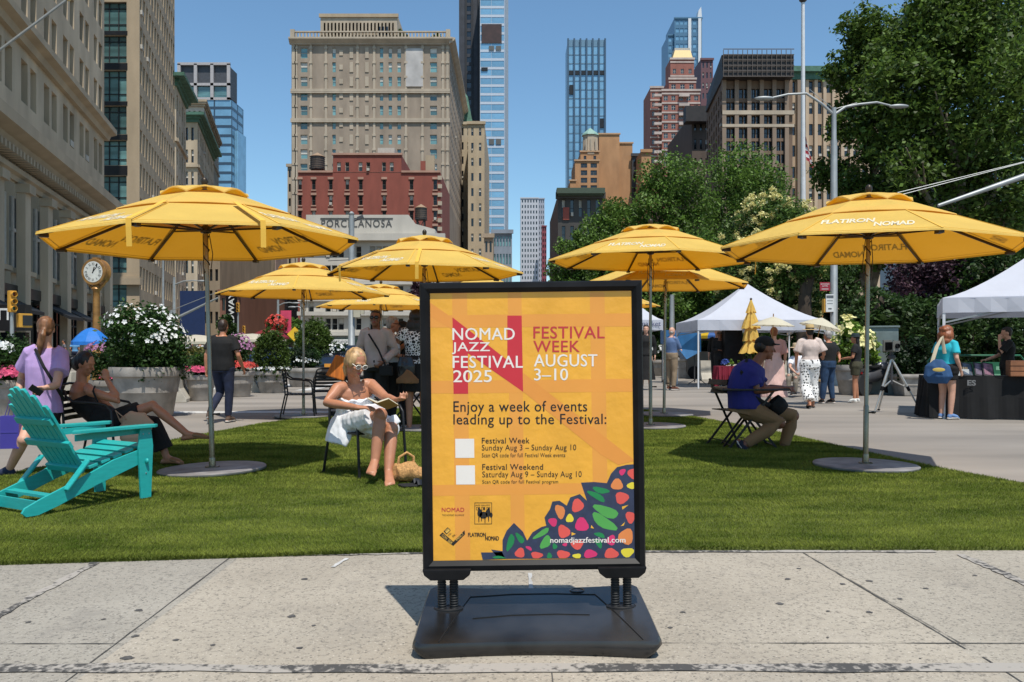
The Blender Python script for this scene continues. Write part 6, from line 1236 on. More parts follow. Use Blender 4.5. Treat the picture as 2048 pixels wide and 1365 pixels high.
class Bld:
    def __init__(s,label,loc,mat,cat='building',name='building',group=None):
        s.t=thing(name,label,cat,loc,group=group); s.w=MB(); s.mat=mat; s.wins=[]; s.o=Vector(loc)
    def face(s,O,u,W,z0,z1,cols,rows,dep=.3,style='sash',gm=None,skip=None,wall=True,fm=None):
        """one wall from point O along u; outward normal is u turned clockwise"""
        u=Vector((u[0],u[1],0)).normalized(); n=Vector((u.y,-u.x,0)); O=Vector((O[0],O[1],0)); P_=lambda a,z,d=0:O+u*a+n*(-d)+Vector((0,0,z))
        us=sorted({0,W}|{x for c in cols for x in c}); zs=sorted({z0,z1}|{z for r in rows for z in r}); cs={tuple(c) for c in cols}; rs={tuple(r) for r in rows}
        for i in range(len(us)-1):
            for j in range(len(zs)-1):
                a,b,c,d=us[i],us[i+1],zs[j],zs[j+1]
                if (a,b) in cs and (c,d) in rs and not(skip and skip(i,j,a,c)):
                    s.w.quad(P_(a,c),P_(a,c,dep),P_(a,d,dep),P_(a,d)); s.w.quad(P_(b,c),P_(b,d),P_(b,d,dep),P_(b,c,dep)); s.w.quad(P_(a,d),P_(a,d,dep),P_(b,d,dep),P_(b,d)); s.w.quad(P_(a,c),P_(b,c),P_(b,c,dep),P_(a,c,dep))
                    ct=P_((a+b)/2,c,dep); s.wins.append((ct,math.atan2(u.y,u.x),b-a,d-c,style,gm or GL,fm or FRM))
                elif wall: s.w.quad(P_(a,c),P_(b,c),P_(b,d),P_(a,d))
    def part(s,name,mb,mat,parent=None,bevel=0): return mb.build(name,mat,parent or s.t,world=True,bevel=bevel)
    def box(s,name,c,d,mat,rz=0,bevel=0,parent=None,taper=1): return s.part(name,MB().box(c,d,rz=rz,taper=taper),mat,parent,bevel)
    def done(s,most=100,ac=.06):
        wl=s.w.build('wall',s.mat,s.t,world=True); s.wins.sort(key=lambda q:-(q[2]*q[3])/max(1,q[0].length)); rng=random.Random(len(s.wins)); rest={}
        for i,(ct,a,w_,h,st,gm,fm) in enumerate(s.wins):
            b2='-b' if rng.random()<.38 else ''
            if i<most:
                k=(round(w_,2),round(h,2),st+b2,gm.name,fm.name)
                if k not in WM:
                    b=winmesh(w_,h,st+b2); o=b.build('window',[gm,fm,BLN],s.t); WM[k]=o.data
                else: o=link('window',WM[k],s.t)
                o.location=ct-s.o; o.rotation_euler=(0,0,a)
            else: rest.setdefault((gm,fm),[]).append((ct,a,w_,h,st+b2))
        k_=0
        for ct,a,w_,h,st,gm,fm in s.wins[:most]:        # window air conditioners
            if st=='sash' and w_<2 and rng.random()<ac and k_<14:
                k_+=1; s.part('air_conditioner',MB().box(ct+Matrix.Rotation(a,3,'Z')@Vector((0,-.28,.28)),(w_*.7,.62,.46),rz=a),FRW)
        for (gm,fm),L_ in rest.items():
            mb=MB()
            for ct,a,w_,h,st in L_:
                src=winmesh(w_,h,st); m=Matrix.Translation(ct)@Matrix.Rotation(a,4,'Z'); o=len(mb.v); mb.v+=[tuple(m@Vector(v)) for v in src.v]; mb.f+=[tuple(i+o for i in f) for f in src.f]; mb.m+=src.m
            o=mb.build('windows',[gm,fm,BLN],s.t,world=True); o['kind']='stuff'
        return s.t
def X(px_,Y): return (px_-1024)*Y/F
def Z(py_,Y): return H-(py_-HZ)*Y/F
def ev(n,W,frac,m=.0): 
    st=(W-2*m)/n; return [(m+st*(i+.5-frac/2),m+st*(i+.5+frac/2)) for i in range(n)]
def rw(z0,n,st,h,off=.9): return [(z0+st*i+off,z0+st*i+off+h) for i in range(n)]
def shell(B,x0,x1,Y,D,z1,z0=0,front=True,left=True,right=True):
    if front: B.w.quad((x0,Y,z0),(x1,Y,z0),(x1,Y,z1),(x0,Y,z1))
    if right: B.w.quad((x1,Y,z0),(x1,Y+D,z0),(x1,Y+D,z1),(x1,Y,z1))
    if left: B.w.quad((x0,Y+D,z0),(x0,Y,z0),(x0,Y,z1),(x0,Y+D,z1))
    B.w.quad((x0,Y,z1),(x1,Y,z1),(x1,Y+D,z1),(x0,Y+D,z1)); B.w.quad((x1,Y+D,z0),(x0,Y+D,z0),(x0,Y+D,z1),(x1,Y+D,z1))
def wallm(name,r,g,b,k=.8,**kw): return S(name,r,g,b,k,rough=.85,var=kw.pop('var',.14),scale=kw.pop('scale',.5),detail=8,stretch=kw.pop('stretch',(1,1,.35)),bump=.2,bscale=kw.pop('bs',6),**kw)
lime=wallm('limestone',200,181,154,.84,var=.26,scale=.35); lime2=wallm('tan brick',190,170,142,.80); stone=wallm('grey stone trim',184,166,140,.82); grc=S('green copper',88,132,112,.7,rough=.8,var=.25,scale=1.5); drk=S('dark shopfront',30,29,30,.8,rough=.4,var=.3,scale=1)
AV=Vector((-.26,1,0)).normalized()      # the avenue runs this way
# --- L1: limestone block on the near left
B=Bld('long limestone office block with paired windows and heavy cornices at the left edge',(-28,50,0),lime)
s0=28.0; O=Vector((-17-.26*s0,s0,0)); L1=AV*1.0; W=51.0
sp=5.1; cols=[]
for i in range(10):
    a=i*sp+.9; cols+=[(a,a+1.35),(a+1.95,a+3.3)]
rows=[(17.0,19.7)]+[(22.6+3.75*i,22.6+3.75*i+2.25) for i in range(12)]
B.face(O,L1,W,12.2,68,cols,rows,.55,'sash',GLD)
n=Vector((L1.y,-L1.x,0)); zc=lambda a,z,d=0:O+L1*a+n*d+Vector((0,0,z))
def course(B,z,h,pr,mat,a0=-.5,a1=W+.4,name='cornice',parent=None):
    b=MB(); b.prism([(0,0),(pr*.35,.0),(pr*.5,h*.4),(pr,h*.55),(pr,h),(0,h)],lambda u,v,w_:zc(a0+w_,z+v,u),a1-a0); return B.part(name,b,mat,parent)
course(B,20.4,1.0,1.0,stone); course(B,13.0,1.5,1.7,stone); course(B,11.6,.7,.5,stone); course(B,45,.5,.3,stone)
b=MB()
for i in range(75): b.bar(zc(.3+i*.68,12.75,.2),zc(.3+i*.68,12.75,1.2),.28,.4)
B.part('bracket',b,stone)['kind']='stuff'
for i in range(11):           # ground floor piers and dark shopfronts
    a=i*sp-.15; b=MB(); b.prism([(0,0),(1.1,0),(1.1,11.6),(0,11.6)],lambda u,v,w_:zc(a+u,v,w_),.55); pr=B.part('pier',b,lime,bevel=.05)
    b=MB(); b.prism([(-.12,11.0),(1.22,11.0),(1.22,11.55),(-.12,11.55)],lambda u,v,w_:zc(a+u,v,w_),.8); b.prism([(-.1,0),(1.2,0),(1.2,.9),(-.1,.9)],lambda u,v,w_:zc(a+u,v,w_),.7); B.part('capital',b,stone,pr)
    if i<10:
        b=MB(); b.quad(zc(a+1.1,0,-.9),zc(a+sp,0,-.9),zc(a+sp,4.6,-.9),zc(a+1.1,4.6,-.9)); sf=B.part('shopfront',b,GLD); b=MB()
        for k in range(4): b.bar(zc(a+1.25+k*1.2,0,-.85),zc(a+1.25+k*1.2,4.4,-.85),.12,.1)
        b.bar(zc(a+1.1,3.2,-.85),zc(a+sp,3.2,-.85),.12,.14); B.part('mullion',b,FRM,sf)
        b=MB(); b.bar(zc(a+1.05,4.9,-.3),zc(a+sp+.05,4.9,-.3),.8,.7); B.part('fascia',b,drk)
        b=MB(); b.quad(zc(a+1.1,5.3,-.6),zc(a+sp,5.3,-.6),zc(a+sp,6.2,-.6),zc(a+1.1,6.2,-.6)); b.bar(zc(a+1.1,6.3,-.4),zc(a+sp,6.3,-.4),.5,.3); B.part('spandrel',b,lime)
        b=MB(); b.quad(zc(a+1.2,6.4,-.7),zc(a+sp-.1,6.4,-.7),zc(a+sp-.1,11,-.7),zc(a+1.2,11,-.7)); w2=B.part('tall_window',b,GL); b=MB()
        for k in range(4): b.bar(zc(a+1.35+k*1.18,6.4,-.62),zc(a+1.35+k*1.18,11,-.62),.22,.2)
        b.bar(zc(a+1.2,8.9,-.62),zc(a+sp-.1,8.9,-.62),.15,.2); B.part('mullion',b,FRW,w2)
        if i in(3,4,6,7): b=MB(); b.prism([(0,0),(1.8,-.9),(1.8,-1.1),(0,-.15)],lambda u,v,w_:zc(a+1.1+w_,4.5+v,u-.2),sp-1.1); B.part('awning',b,S('black awning',24,24,26,.8),sf)
b=MB(); b.quad(zc(0,0),zc(0,0,-20),zc(0,68,-20),zc(0,68)); b.quad(zc(W,0),zc(W,68),zc(W,68,-20),zc(W,0,-20)); b.quad(zc(0,68),zc(W,68),zc(W,68,-20),zc(0,68,-20)); b.quad(zc(0,11.5),zc(W,11.5),zc(W,12.2),zc(0,12.2)); B.part('side_wall',b,lime)
b=MB(); b.tube([zc(19.5,17.2,.1),zc(19.5,21.0,4.2)],.07,8); fp=B.part('flag_staff',b,galv); b=MB(); b.ell(zc(19.5,21.1,4.3),.15); B.part('ball',b,S('gilt ball',220,200,150),fp)
b=MB(); b.prism([(0,0),(2.6,.0),(2.6,-.25),(0,-.8)],lambda u,v,w_:zc(0+w_,6.9+v,u),9.0); aw=B.part('entrance_canopy',b,drk)
B.done()
sg=thing('shop_awning','dark shop awning with white letters at the far left edge','awning',(X(5,36),36,0)); b=MB(); b.box((0,0,Z(636,36)),(2.2,.5,1.1)); b.build('board',drk,sg); b=MB(); put_text(b,'ATT',lambda u,v:(u,-.26,Z(641,36)+v),-.55,.55,0,.5,.02); b.build('lettering',whb,sg); b=MB(); b.box((0,.1,1.0),(2.0,.3,2.0)); b.build('shop_window',GLD,sg)
# --- L2: tan building with large dark framed windows
Y=93; x0=X(193,Y); x1=X(279,Y)
B=Bld('tan corner building with large teal gridded windows behind the golden clock',((x0+x1)/2,Y,0),lime2)
fl=3.78; wz=[Z(612,Y),]; W=x1-x0
rows=[(Z(614,Y),Z(569,Y))]+[(Z(546,Y),Z(507,Y))]
zt=[(Z(409,Y),Z(352,Y)),(Z(331,Y),Z(281,Y)),(Z(269,Y),Z(212,Y)),(Z(203,Y),Z(141,Y)),(Z(126,Y),Z(71,Y)),(Z(62,Y),Z(4,Y))]+[(Z(4,Y)+.8+3.6*i,Z(4,Y)+3.6*i+3.7) for i in range(4)]
rows+=[(Z(484,Y),Z(430,Y))]+zt
B.face((x0,Y),(1,0),W,0,72,[(.2,W*.70)],[(min(a,b),max(a,b)) for a,b in rows],.45,'grid',GLT,fm=FRM)
for a,b_ in((281,269),(203,212),(141,126),(352,331),(71,62)): 
    z=sorted((Z(a,Y),Z(b_,Y))); b=MB(); b.box((x0+.1+W*.35,Y+.1,sum(z)/2),(W*.70-.0,.3,(z[1]-z[0])*.9)); B.part('spandrel',b,drk) if abs(a-b_)<24 else None
O2=Vector((x1,Y,0)); W2=29; st=W2/14
B.face(O2,AV,W2,0,72,[(st*(i+.5-.30),st*(i+.5+.30)) for i in range(14)],[(8+3.78*i,8+3.78*i+2.5) for i in range(17)],.4,'sash',GLD)
b=MB(); b.quad((x0,Y,72),(x1,Y,72),tuple(O2+AV*W2+Vector((0,0,72))),(x0-8,Y+28,72)); B.part('roof',b,stone)
b=MB(); b.box((x0+W*.5,Y-.25,Z(564,Y)),(W+.6,.6,.7)); B.part('cornice',b,stone); b=MB(); b.box((x0+W*.5,Y-.2,Z(556,Y)),(W+.3,.4,.25)); B.part('cornice',b,stone)
B.done()
# --- L3, L4 with green cornices, further along the avenue
def side_block(label,x_px0,x_px1,Y,ytop,D,mat,green=True,fw=3,fl=3.9,cor=1.0,extra=0):
    x0=X(x_px0,Y); x1=X(x_px1,Y); W=x1-x0; zt=Z(ytop,Y); B=Bld(label,((x0+x1)/2,Y,0),mat); nr=int((zt-4)/fl); rows=rw(zt-nr*fl-.8,nr,fl,2.3,.6)
    B.face((x0,Y),(1,0),W,0,zt,ev(fw,W,.45,.4),rows,.35,'sash',GLD); n_=max(3,int(D/3)); st=D/n_
    B.face((x1,Y),AV,D,0,zt,[(st*(i+.28),st*(i+.72)) for i in range(n_)],rows,.35,'sash',GLD)
    e=Vector((x1,Y,0))+AV*D; b=MB(); b.quad((x0,Y,zt),(x1,Y,zt),(e.x,e.y,zt),(x0-.26*D,e.y,zt)); B.part('roof',b,stone)
    b=MB(); q=1.2*cor; m=grc if green else stone
    for k,(o,h) in enumerate(((.4,-.9),(.8,-.4),(q,0))):
        a=Vector((x0-.1,Y-o,zt+h)); c=Vector((x1+o,Y-o,zt+h)); d_=e+Vector((o,0,zt+h)); hh=.5
        b.add([a,c,d_,d_-Vector((o*2,0,0)),Vector((c.x-o*2,Y,zt+h)),Vector((a.x,Y,zt+h))]+[p+Vector((0,0,hh)) for p in (a,c,d_,d_-Vector((o*2,0,0)),Vector((c.x-o*2,Y,zt+h)),Vector((a.x,Y,zt+h)))],[(0,1,2,3,4,5),(11,10,9,8,7,6),(0,6,7,1),(1,7,8,2),(5,11,6,0)])
    B.part('cornice',b,m)
    for z in(Z(640,Y),zt-fl*2.2): b=MB(); b.box(((x0+x1)/2,Y-.12,z),(W+.5,.5,.5)); b.bar((x1+.1,Y,z),tuple(e+Vector((.1,0,z))),.5,.5); B.part('belt_course',b,mat)
    B.done(60); return B
side_block('narrow stone block with a green copper cornice beyond the tan corner building',334,352,122,160,12,lime,cor=1.6)
side_block('ornate stone building with a deep green cornice in the middle of the left row',352,395,150,235,32,lime,cor=1.5,fw=3)
side_block('taller pale building with a white parapet behind the ornate green corniced one',370,408,190,206,40,wallm('pale stone',205,195,178,.8),green=False,cor=.8)
# --- L5 glass tower
Y=330; B=Bld('blue glass tower with a grey framed top behind the left row',(X(420,Y),Y,0),GLB); x0=X(358,Y); x1=X(464,Y); zt=Z(200,Y); W=x1-x0; st=3.6
nr=30; rows=[(zt-st*(i+1)+.9,zt-st*i) for i in range(nr)]; B.w.quad((x0,Y,0),(x1,Y,0),(x1,Y,rows[-1][0]),(x0,Y,rows[-1][0]))
bandm=S('tower band',60,80,100,.8,rough=.3); B.mat=bandm
B.face((x0,Y),(1,0),W,rows[-1][0],zt,ev(3,W,.92),rows,.1,'plain',GLB); B.face((x1,Y),(0,1),14,0,zt,ev(2,14,.92),rows,.1,'plain',GLB)
z2_=Z(128,Y); b=MB(); x1b=X(457,Y); shell_=[]
for k in range(4): xx=x0+(x1b-x0)*k/3; b.box((xx,Y+.2,(zt+z2_)/2),(1.2,.8,z2_-zt))
for z in(zt+.4,(zt+z2_)/2-1,z2_): b.box(((x0+x1b)/2,Y+.2,z),(x1b-x0+1.2,.8,1.0))
B.part('crown_frame',b,S('tower frame',190,185,185,.8)); b=MB(); b.box(((x0+x1b)/2,Y+6,(zt*.45+z2_*.55)),(x1b-x0-.5,10,(z2_-zt)*.86)); B.part('louvre_screen',b,S('louvre grey',75,78,85,.8,var=.2,scale=1)); b=MB(); b.box(((x0+x1b)/2,Y+.9,zt+(z2_-zt)*.2),(x1b-x0,.3,(z2_-zt)*.36)); B.part('crown_glass',b,GLT); b=MB(); b.box((x1+.7,Y+8,Z(258,Y)/2),(1.4,10,Z(258,Y))); B.part('side_slab',b,GLB); b=MB(); b.quad((x0,Y,zt),(x1,Y,zt),(x1,Y+14,zt),(x0,Y+14,zt)); B.part('roof',b,stone); B.done(80)
# --- far avenue buildings
def plain(label,x0p,x1p,ytop,Y,D,mat,cols=4,fl=4,style='pair',gm=None,frac=.5,y0=690,hw=2.2,most=40,fm=None):
    x0,x1,zt=X(x0p,Y),X(x1p,Y),Z(ytop,Y); B=Bld(label,((x0+x1)/2,Y,0),mat); zb=max(2,Z(y0,Y)); nr=max(1,int((zt-zb-.8)/fl)); rows=rw(zt-nr*fl-.3,nr,fl,hw,.8); W=x1-x0
    B.face((x0,Y),(1,0),W,0,zt,ev(cols,W,frac,W*.03),rows,.3,style,gm or GLD,fm=fm); shell(B,x0,x1,Y,D,zt,front=False)
    b=MB(); b.box(((x0+x1)/2,Y-.15,zt-.2),(W+.6,.7,.8)); B.part('parapet',b,mat); B.done(most); return B
plain('far pinkish block at the end of the avenue left of the pale facade',520,552,505,260,30,wallm('far pink stone',190,160,145,.75),4,4)
plain('far brick block behind the slim umbrella tip',500,522,560,230,30,wallm('far red brick',135,95,80,.75),3,4)
plain('slim glass block at the far end of the avenue',524,543,470,340,30,wallm('far blue panel',120,140,160,.75),4,4,'plain',GLT,.8)
plain('pale tower far down the avenue above the slim umbrella',546,556,520,300,20,wallm('far cream',205,195,178,.75),2,4)
plain('dark glass block at the far left of the pale facade',574,606,590,190,30,S('black glass wall',28,30,34,.8,rough=.25),5,4,'plain',GLD,.7)
plain('brown stone block behind the left umbrella pole',404,440,440,160,34,wallm('far brown stone',165,148,125,.8),3,4,most=60)
B=plain('pale far wall painted with faded advertising words',436,474,470,185,30,wallm('painted wall',215,195,170,.8),1,60,frac=.05); b=MB(); Yw=185
for s_,a,c,d,e in(('REALTY',440,471,528,541),('ALL SPACE',440,468,548,554),('LISTS',441,458,557,563),('SPACE',441,462,567,572)): put_text(b,s_,lambda u,v:(u,Yw-.12,v),X(a,Yw),X(c,Yw),Z(e,Yw),Z(d,Yw),.03)
b.build('painted_words',S('faded black paint',80,75,72),B.t,world=True)
plain('red brown low block with a cornice below the painted wall',440,478,582,150,30,wallm('far russet brick',140,95,75,.75),3,4)
plain('white grid office block between the painted wall and the glass block',476,502,532,290,30,wallm('far white grid',215,215,215,.75),5,3.6,'plain',GLT,.7)
# --- tan hotel slab
hot=wallm('hotel brick',164,148,130,.86,var=.16); hotq=wallm('hotel quoin',190,175,154,.86)
Y=200; x0,x1=X(583,Y),X(899,Y); W=x1-x0; zt=Z(80,Y); Dh=64
B=Bld('big tan brick hotel slab with rows of small windows rising over the red brick block',((x0+x1)/2,Y,0),hot)
pxr=[(96,117),(125,145),(154,173),(183,202),(212,231),(241,259),(270,289),(299,318),(328,347),(357,376),(386,405)]
rows=[(Z(b_,Y),Z(a,Y)) for a,b_ in pxr]; u=lambda p:X(p,Y)-x0
wide=[(u(601),u(615)),(u(860),u(874))]; slim=[(u(664.5),u(671.5)),(u(759.5),u(766.5)),(u(777),u(784)),(u(794.5),u(802))]
B.face((x0,Y),(1,0),W,0,zt,wide+slim,rows,.35,'sash',GLT,fm=FRW)
b=MB()
for p in(682.5,703,734): 
    for z0_,z1_ in rows: b.box((X(p,Y),Y-.06,(z0_+z1_)/2),(.85,.2,(z1_-z0_)*(1.0 if p>690 else .5)))
B.part('blind_panel',b,hotq)['kind']='stuff'
for p in(588,592.5,622,652,715,748.5,812,845,886,895):
    b=MB(); b.box((X(p,Y),Y-.05,zt*.5),(.55 if p not in(588,) else .9,.25,zt-1)); 
    for z0_,z1_ in rows: b.box((X(p,Y),Y-.10,z1_-.1),(.75,.38,.5))
    B.part('pilaster',b,hotq)
for y_,h in((182,.7),(186,.35),(240,.5),(244,.4),(88,.6)): b=MB(); b.box(((x0+x1)/2,Y-.2,Z(y_,Y)),(W+.3,.46,h)); B.part('belt_course',b,hotq)
b=MB(); b.prism([(0,0),(.5,.2),(1.4,1.0),(1.4,1.4),(0,1.4)],lambda a,v,w_:(x0-.4+w_,Y-a,zt-1.2+v),W+1.2); b.prism([(0,0),(.5,.2),(1.4,1.0),(1.4,1.4),(0,1.4)],lambda a,v,w_:(x1+a,Y-1+w_,zt-1.2+v),Dh); B.part('cornice',b,hotq)
b=MB()
for i in range(int(W/.8)): b.box((x0+.4+i*.8,Y-.1,zt+.95),(.34,.4,1.5))
b.box(((x0+x1)/2,Y-.1,zt+1.8),(W+.2,.6,.3)); [b.box((x,Y-.1,zt+1.1),(1.0,.8,2.4)) for x in(x0+.3,x1-.3)]; B.part('balustrade',b,hotq)
b=MB(); b.box((X(858,Y),Y-.22,(Z(175,Y)+Z(97,Y))/2),(.05,.05,.05)); b.box((X(829,Y),Y-.12,(Z(174,Y)+Z(98,Y))/2),(X(846,Y)-X(812,Y),.28,Z(98,Y)-Z(174,Y))); B.part('whitewashed_panel',b,S('whitewash',205,200,195,.8,var=.25,scale=.25))
xa,xb=X(640,Y),X(794,Y); z9=Z(27,Y); b=MB(); b.box(((xa+xb)/2,Y+8,(zt+z9)/2),(xb-xa,15,z9-zt)); pt=B.part('penthouse',b,hotq)
b=MB(); nst=20
for i in range(nst): b.box((xa+1+(xb-xa-2)*i/(nst-1),Y+.45,z9-3.5),(.3,.3,3.0)); b.box((xa+1+(xb-xa-2)*i/(nst-1),Y+.45,zt+2.2),(.3,.3,3.8))
b.box(((xa+xb)/2,Y+.4,z9-.4),(xb-xa+.6,.5,.8)); b.box(((xa+xb)/2,Y+.4,z9-5.4),(xb-xa+.4,.4,.6)); B.part('penthouse_rib',b,lime2,pt)
for p in(758,765,773): b=MB(); b.box((X(p,Y),Y+.42,Z(61,Y)),(.6,.2,2)); B.part('penthouse_window',b,GLD,pt)
st=Dh/16; B.face((x1,Y),(0,1),Dh,0,zt,[(st*(i+.3),st*(i+.7)) for i in range(16)],rows,.4,'sash',GLD)
b=MB(); b.quad((x0,Y,zt),(x1,Y,zt),(x1,Y+Dh,zt),(x0,Y+Dh,zt)); b.quad((x0,Y+Dh,0),(x0,Y,0),(x0,Y,zt),(x0,Y+Dh,zt)); B.part('roof',b,stone)
B.done()
for px_,r in((803,1.0),(873,.85)):
    q=at(px_,50 if px_<850 else 54,Y+3); q.z=zt+r*1.6; t=thing('roof_shrub','green roof terrace shrub '+('beside the hotel penthouse' if px_<850 else 'at the right corner of the hotel roof'),'shrub',(q.x,q.y,zt)); foliage('leaves',LF,[(tuple(q),(r*1.3,r*1.3,r*1.9))],900,.5,px_,t); b=MB(); b.box((0,0,.3),(1.4,1.2,.6)); b.build('tub',stone,t)
# --- slab edge left of the hotel
plain('narrow pale hotel wing showing at the left edge of the tan slab',575,584,330,236,20,hotq,1,4)
# --- red brick block
rbm=wallm('red brick',152,82,68,.80,var=.12,scale=.8); rtr=wallm('brick trim',190,150,130,.8)
Y=150; x0,x1=X(596,Y),X(881,Y); W=x1-x0; zt=Z(345,Y)
B=Bld('red brick block with small sash windows and stepped roof in front of the tan hotel',((x0+x1)/2,Y,0),rbm); u=lambda p:X(p,Y)-x0
cl_=[(p-3.6,p+3.6) for p in(599.8,627.5,661.5,694.5,721.5,768.5,823,870.5)]
rows=[(Z(380,Y),Z(359.5,Y)),(Z(411,Y),Z(391,Y)),(Z(441,Y),Z(422,Y)),(Z(472,Y),Z(453,Y)),(Z(503,Y),Z(484,Y))]
B.face((x0,Y),(1,0),W,0,zt,[(u(a),u(b_)) for a,b_ in cl_],rows,.3,'sash',GLD,fm=FRB)
b=MB()
for a,b_ in cl_:
    for z0_,z1_ in rows: b.box(((X(a,Y)+X(b_,Y))/2,Y-.05,z1_+.22),(1.0,.22,.4)); b.box(((X(a,Y)+X(b_,Y))/2,Y-.05,z0_-.1),(.9,.25,.2))
B.part('lintel',b,rtr)['kind']='stuff'
xa,xb=X(666,Y),X(803,Y); z9=Z(310,Y); B2=B.face((xa,Y-.05),(1,0),xb-xa,zt,z9,[(X(p-3.8,Y)-xa,X(p+3.8,Y)-xa) for p in(678,694.5,721,736.5,768,783.5)],[(Z(343,Y),Z(325,Y))],.3,'sash',GL,fm=FRW)
B.w.quad((xb,Y-.05,zt),(xb,Y+14,zt),(xb,Y+14,z9),(xb,Y-.05,z9)); B.w.quad((xa,Y+14,zt),(xa,Y-.05,zt),(xa,Y-.05,z9),(xa,Y+14,z9)); B.w.quad((xa,Y-.05,z9),(xb,Y-.05,z9),(xb,Y+14,z9),(xa,Y+14,z9))
shell(B,x0,x1,Y,22,zt,front=False); b=MB(); b.box(((xa+xb)/2,Y,z9+.1),(xb-xa+.4,.6,.35)); b.box(((x0+xa)/2,Y,zt+.1),(xa-x0,.5,.35)); b.box(((xb+x1)/2,Y,zt+.1),(x1-xb,.5,.35)); B.part('coping',b,rtr)
b=MB(); b.box((X(769,Y),Y+4,z9+.9),(3,4,1.6)); B.part('roof_hatch',b,FRW)
for p,h,w_ in((845,2.2,.9),(859,3.2,1.6)): b=MB(); b.box((X(p,Y),Y+1.5,zt+h/2),(w_,1.2,h)); B.part('chimney',b,rbm if p<850 else stone)
for i in range(26): 
    if i%2==0: b=MB(); b.box((x1-.1,Y-.08,zt-1-i*.75),(.75,.3,.7)); B.part('quoin',b,hotq)
B.done()
def tank(label,px_,py0,py1,Y,wpx,z0=None):
    x=X(px_,Y); z1_,zb=Z(py0,Y),Z(py1,Y); r=wpx*Y/F/2; t=thing('water_tank',label,'water tank',(x,Y,zb if z0 is None else z0)); h=z1_-zb; o=0 if z0 is None else zb-z0
    wd=S('tank wood',96,82,70,.8,var=.35,scale=3,stretch=(6,6,.3)); b=MB(); b.lathe([(r,o+.1),(r*.97,o+h*.75)],20); bd=b.build('barrel',wd,t); b=MB(); [b.lathe([(r*1.02,o+h*(.1+.13*k)),(r*1.02,o+h*(.1+.13*k)+.08)],20) for k in range(5)]; b.build('hoop',FRM,bd); b=MB(); b.lathe([(r*1.08,o+h*.75),(r*.1,o+h)],20); b.build('cone_roof',S('tank roof',170,140,110,.8),t)
    for sx in(-1,1):
        for sy in(-1,1): b=MB(); b.bar((sx*r*.6,sy*r*.6,0),(sx*r*.6,sy*r*.6,o+.15),.2,.2); b.build('leg',FRM,t)
    b=MB(); b.bar((-r*.6,-r*.6,0),(r*.6,-r*.6,o),.1,.1); b.bar((r*.6,-r*.6,0),(-r*.6,-r*.6,o),.1,.1); b.box((0,0,o+.05),(r*1.9,r*1.9,.15)); b.build('stand',FRM,t)
tank('round wooden water tank on the left roof of the red brick block',635,306,340,156,29,Z(345,150)); tank('small wooden water tank beside the pale facade lettering',842,409,440,128,24,Z(470,128))
# --- pale facade with lettering
por=wallm('pale facade stone',205,200,190,.84,var=.10); Y=112; x0,x1=X(600,Y),X(888,Y); W=x1-x0
B=Bld('pale stone commercial facade lettered along its top behind the yellow umbrellas',((x0+x1)/2,Y,0),por); u=lambda p:X(p,Y)-x0
cg=[(p-5.5,p+5.5) for p in(622,656,669,682,717,745,758,771,801,826)]+[(852,862),(868,878)]
rows=[(Z(660,Y),Z(637,Y)),(Z(624,Y),Z(604,Y)),(Z(590,Y),Z(572,Y)),(Z(556,Y),Z(531,Y)),(Z(515,Y),Z(493,Y))]
B.face((x0,Y),(1,0),W,0,Z(470,Y),[(u(a),u(b_)) for a,b_ in cg],rows,.45,'sash',GLD,fm=FRW)
zp0,zp1=Z(470,Y),Z(430,Y); xa,xb=X(612,Y),X(817,Y)
b=MB(); b.prism([(xa,zp0),(X(870,Y),zp0),(X(870,Y),Z(459,Y)),(X(830,Y),Z(448,Y)),(xb,zp1),(xa,zp1)],lambda a,v,w_:(a,Y+w_,v),8); pp=B.part('parapet_sign',b,por)
b=MB(); put_text(b,'PORCELANOSA',lambda a,v:(a,Y-.06,v),X(643,Y),X(784,Y),Z(455,Y),Z(440,Y),.004,1.15); b.box(((X(641,Y)+X(786,Y))/2,Y-.05,Z(437.5,Y)),(X(786,Y)-X(641,Y),.08,.12)); B.part('lettering',b,S('lettering dark grey',70,72,74),pp)
for y_,h,pr in((476,.9,1.0),(482,.4,.6),(566,.5,.6),(600,.4,.4),(628,.5,.8),(668,.5,.6)): b=MB(); b.box(((x0+x1)/2,Y-pr/2,Z(y_,Y)),(W+.4,pr,h)); B.part('cornice',b,por if y_!=482 else stone)
b=MB(); b.quad((x0,Y-.35,0),(x1,Y-.35,0),(x1,Y-.35,Z(678,Y)),(x0,Y-.35,Z(678,Y))); sf=B.part('shopfront',b,GLD); b=MB(); b.box(((x0+x1)/2,Y-.6,Z(684,Y)),(W,.5,.8)); B.part('fascia',b,S('green fascia',30,62,52,.8))
b=MB(); b.box((X(682,Y),Y-.92,Z(684,Y)),(X(704,Y)-X(661,Y),.1,.62)); sb_=B.part('banner_sign',b,whb); b=MB(); put_text(b,'PORCELANOSA',lambda a,v:(a,Y-.99,v),X(664,Y),X(702,Y),Z(685.5,Y),Z(681.5,Y),.01,1.1); B.part('lettering',b,S('lettering grey',110,112,115),sb_); b=MB(); b.box((X(598,Y)+1,Y-.92,Z(683,Y)),(1.6,.1,.7)); B.part('banner_sign',b,whb)
for i in range(9): b=MB(); b.box((x0+1.5+i*(W-3)/8,Y-.5,Z(678,Y)/2),(.55,.3,Z(678,Y))); B.part('pier',b,por)
shell(B,x0,x1,Y,16,Z(470,Y),front=False); b=MB(); b.box((X(740,Y),Y-.4,Z(574,Y)),(4.5,.7,.3)); B.part('bracket',b,por); B.done()
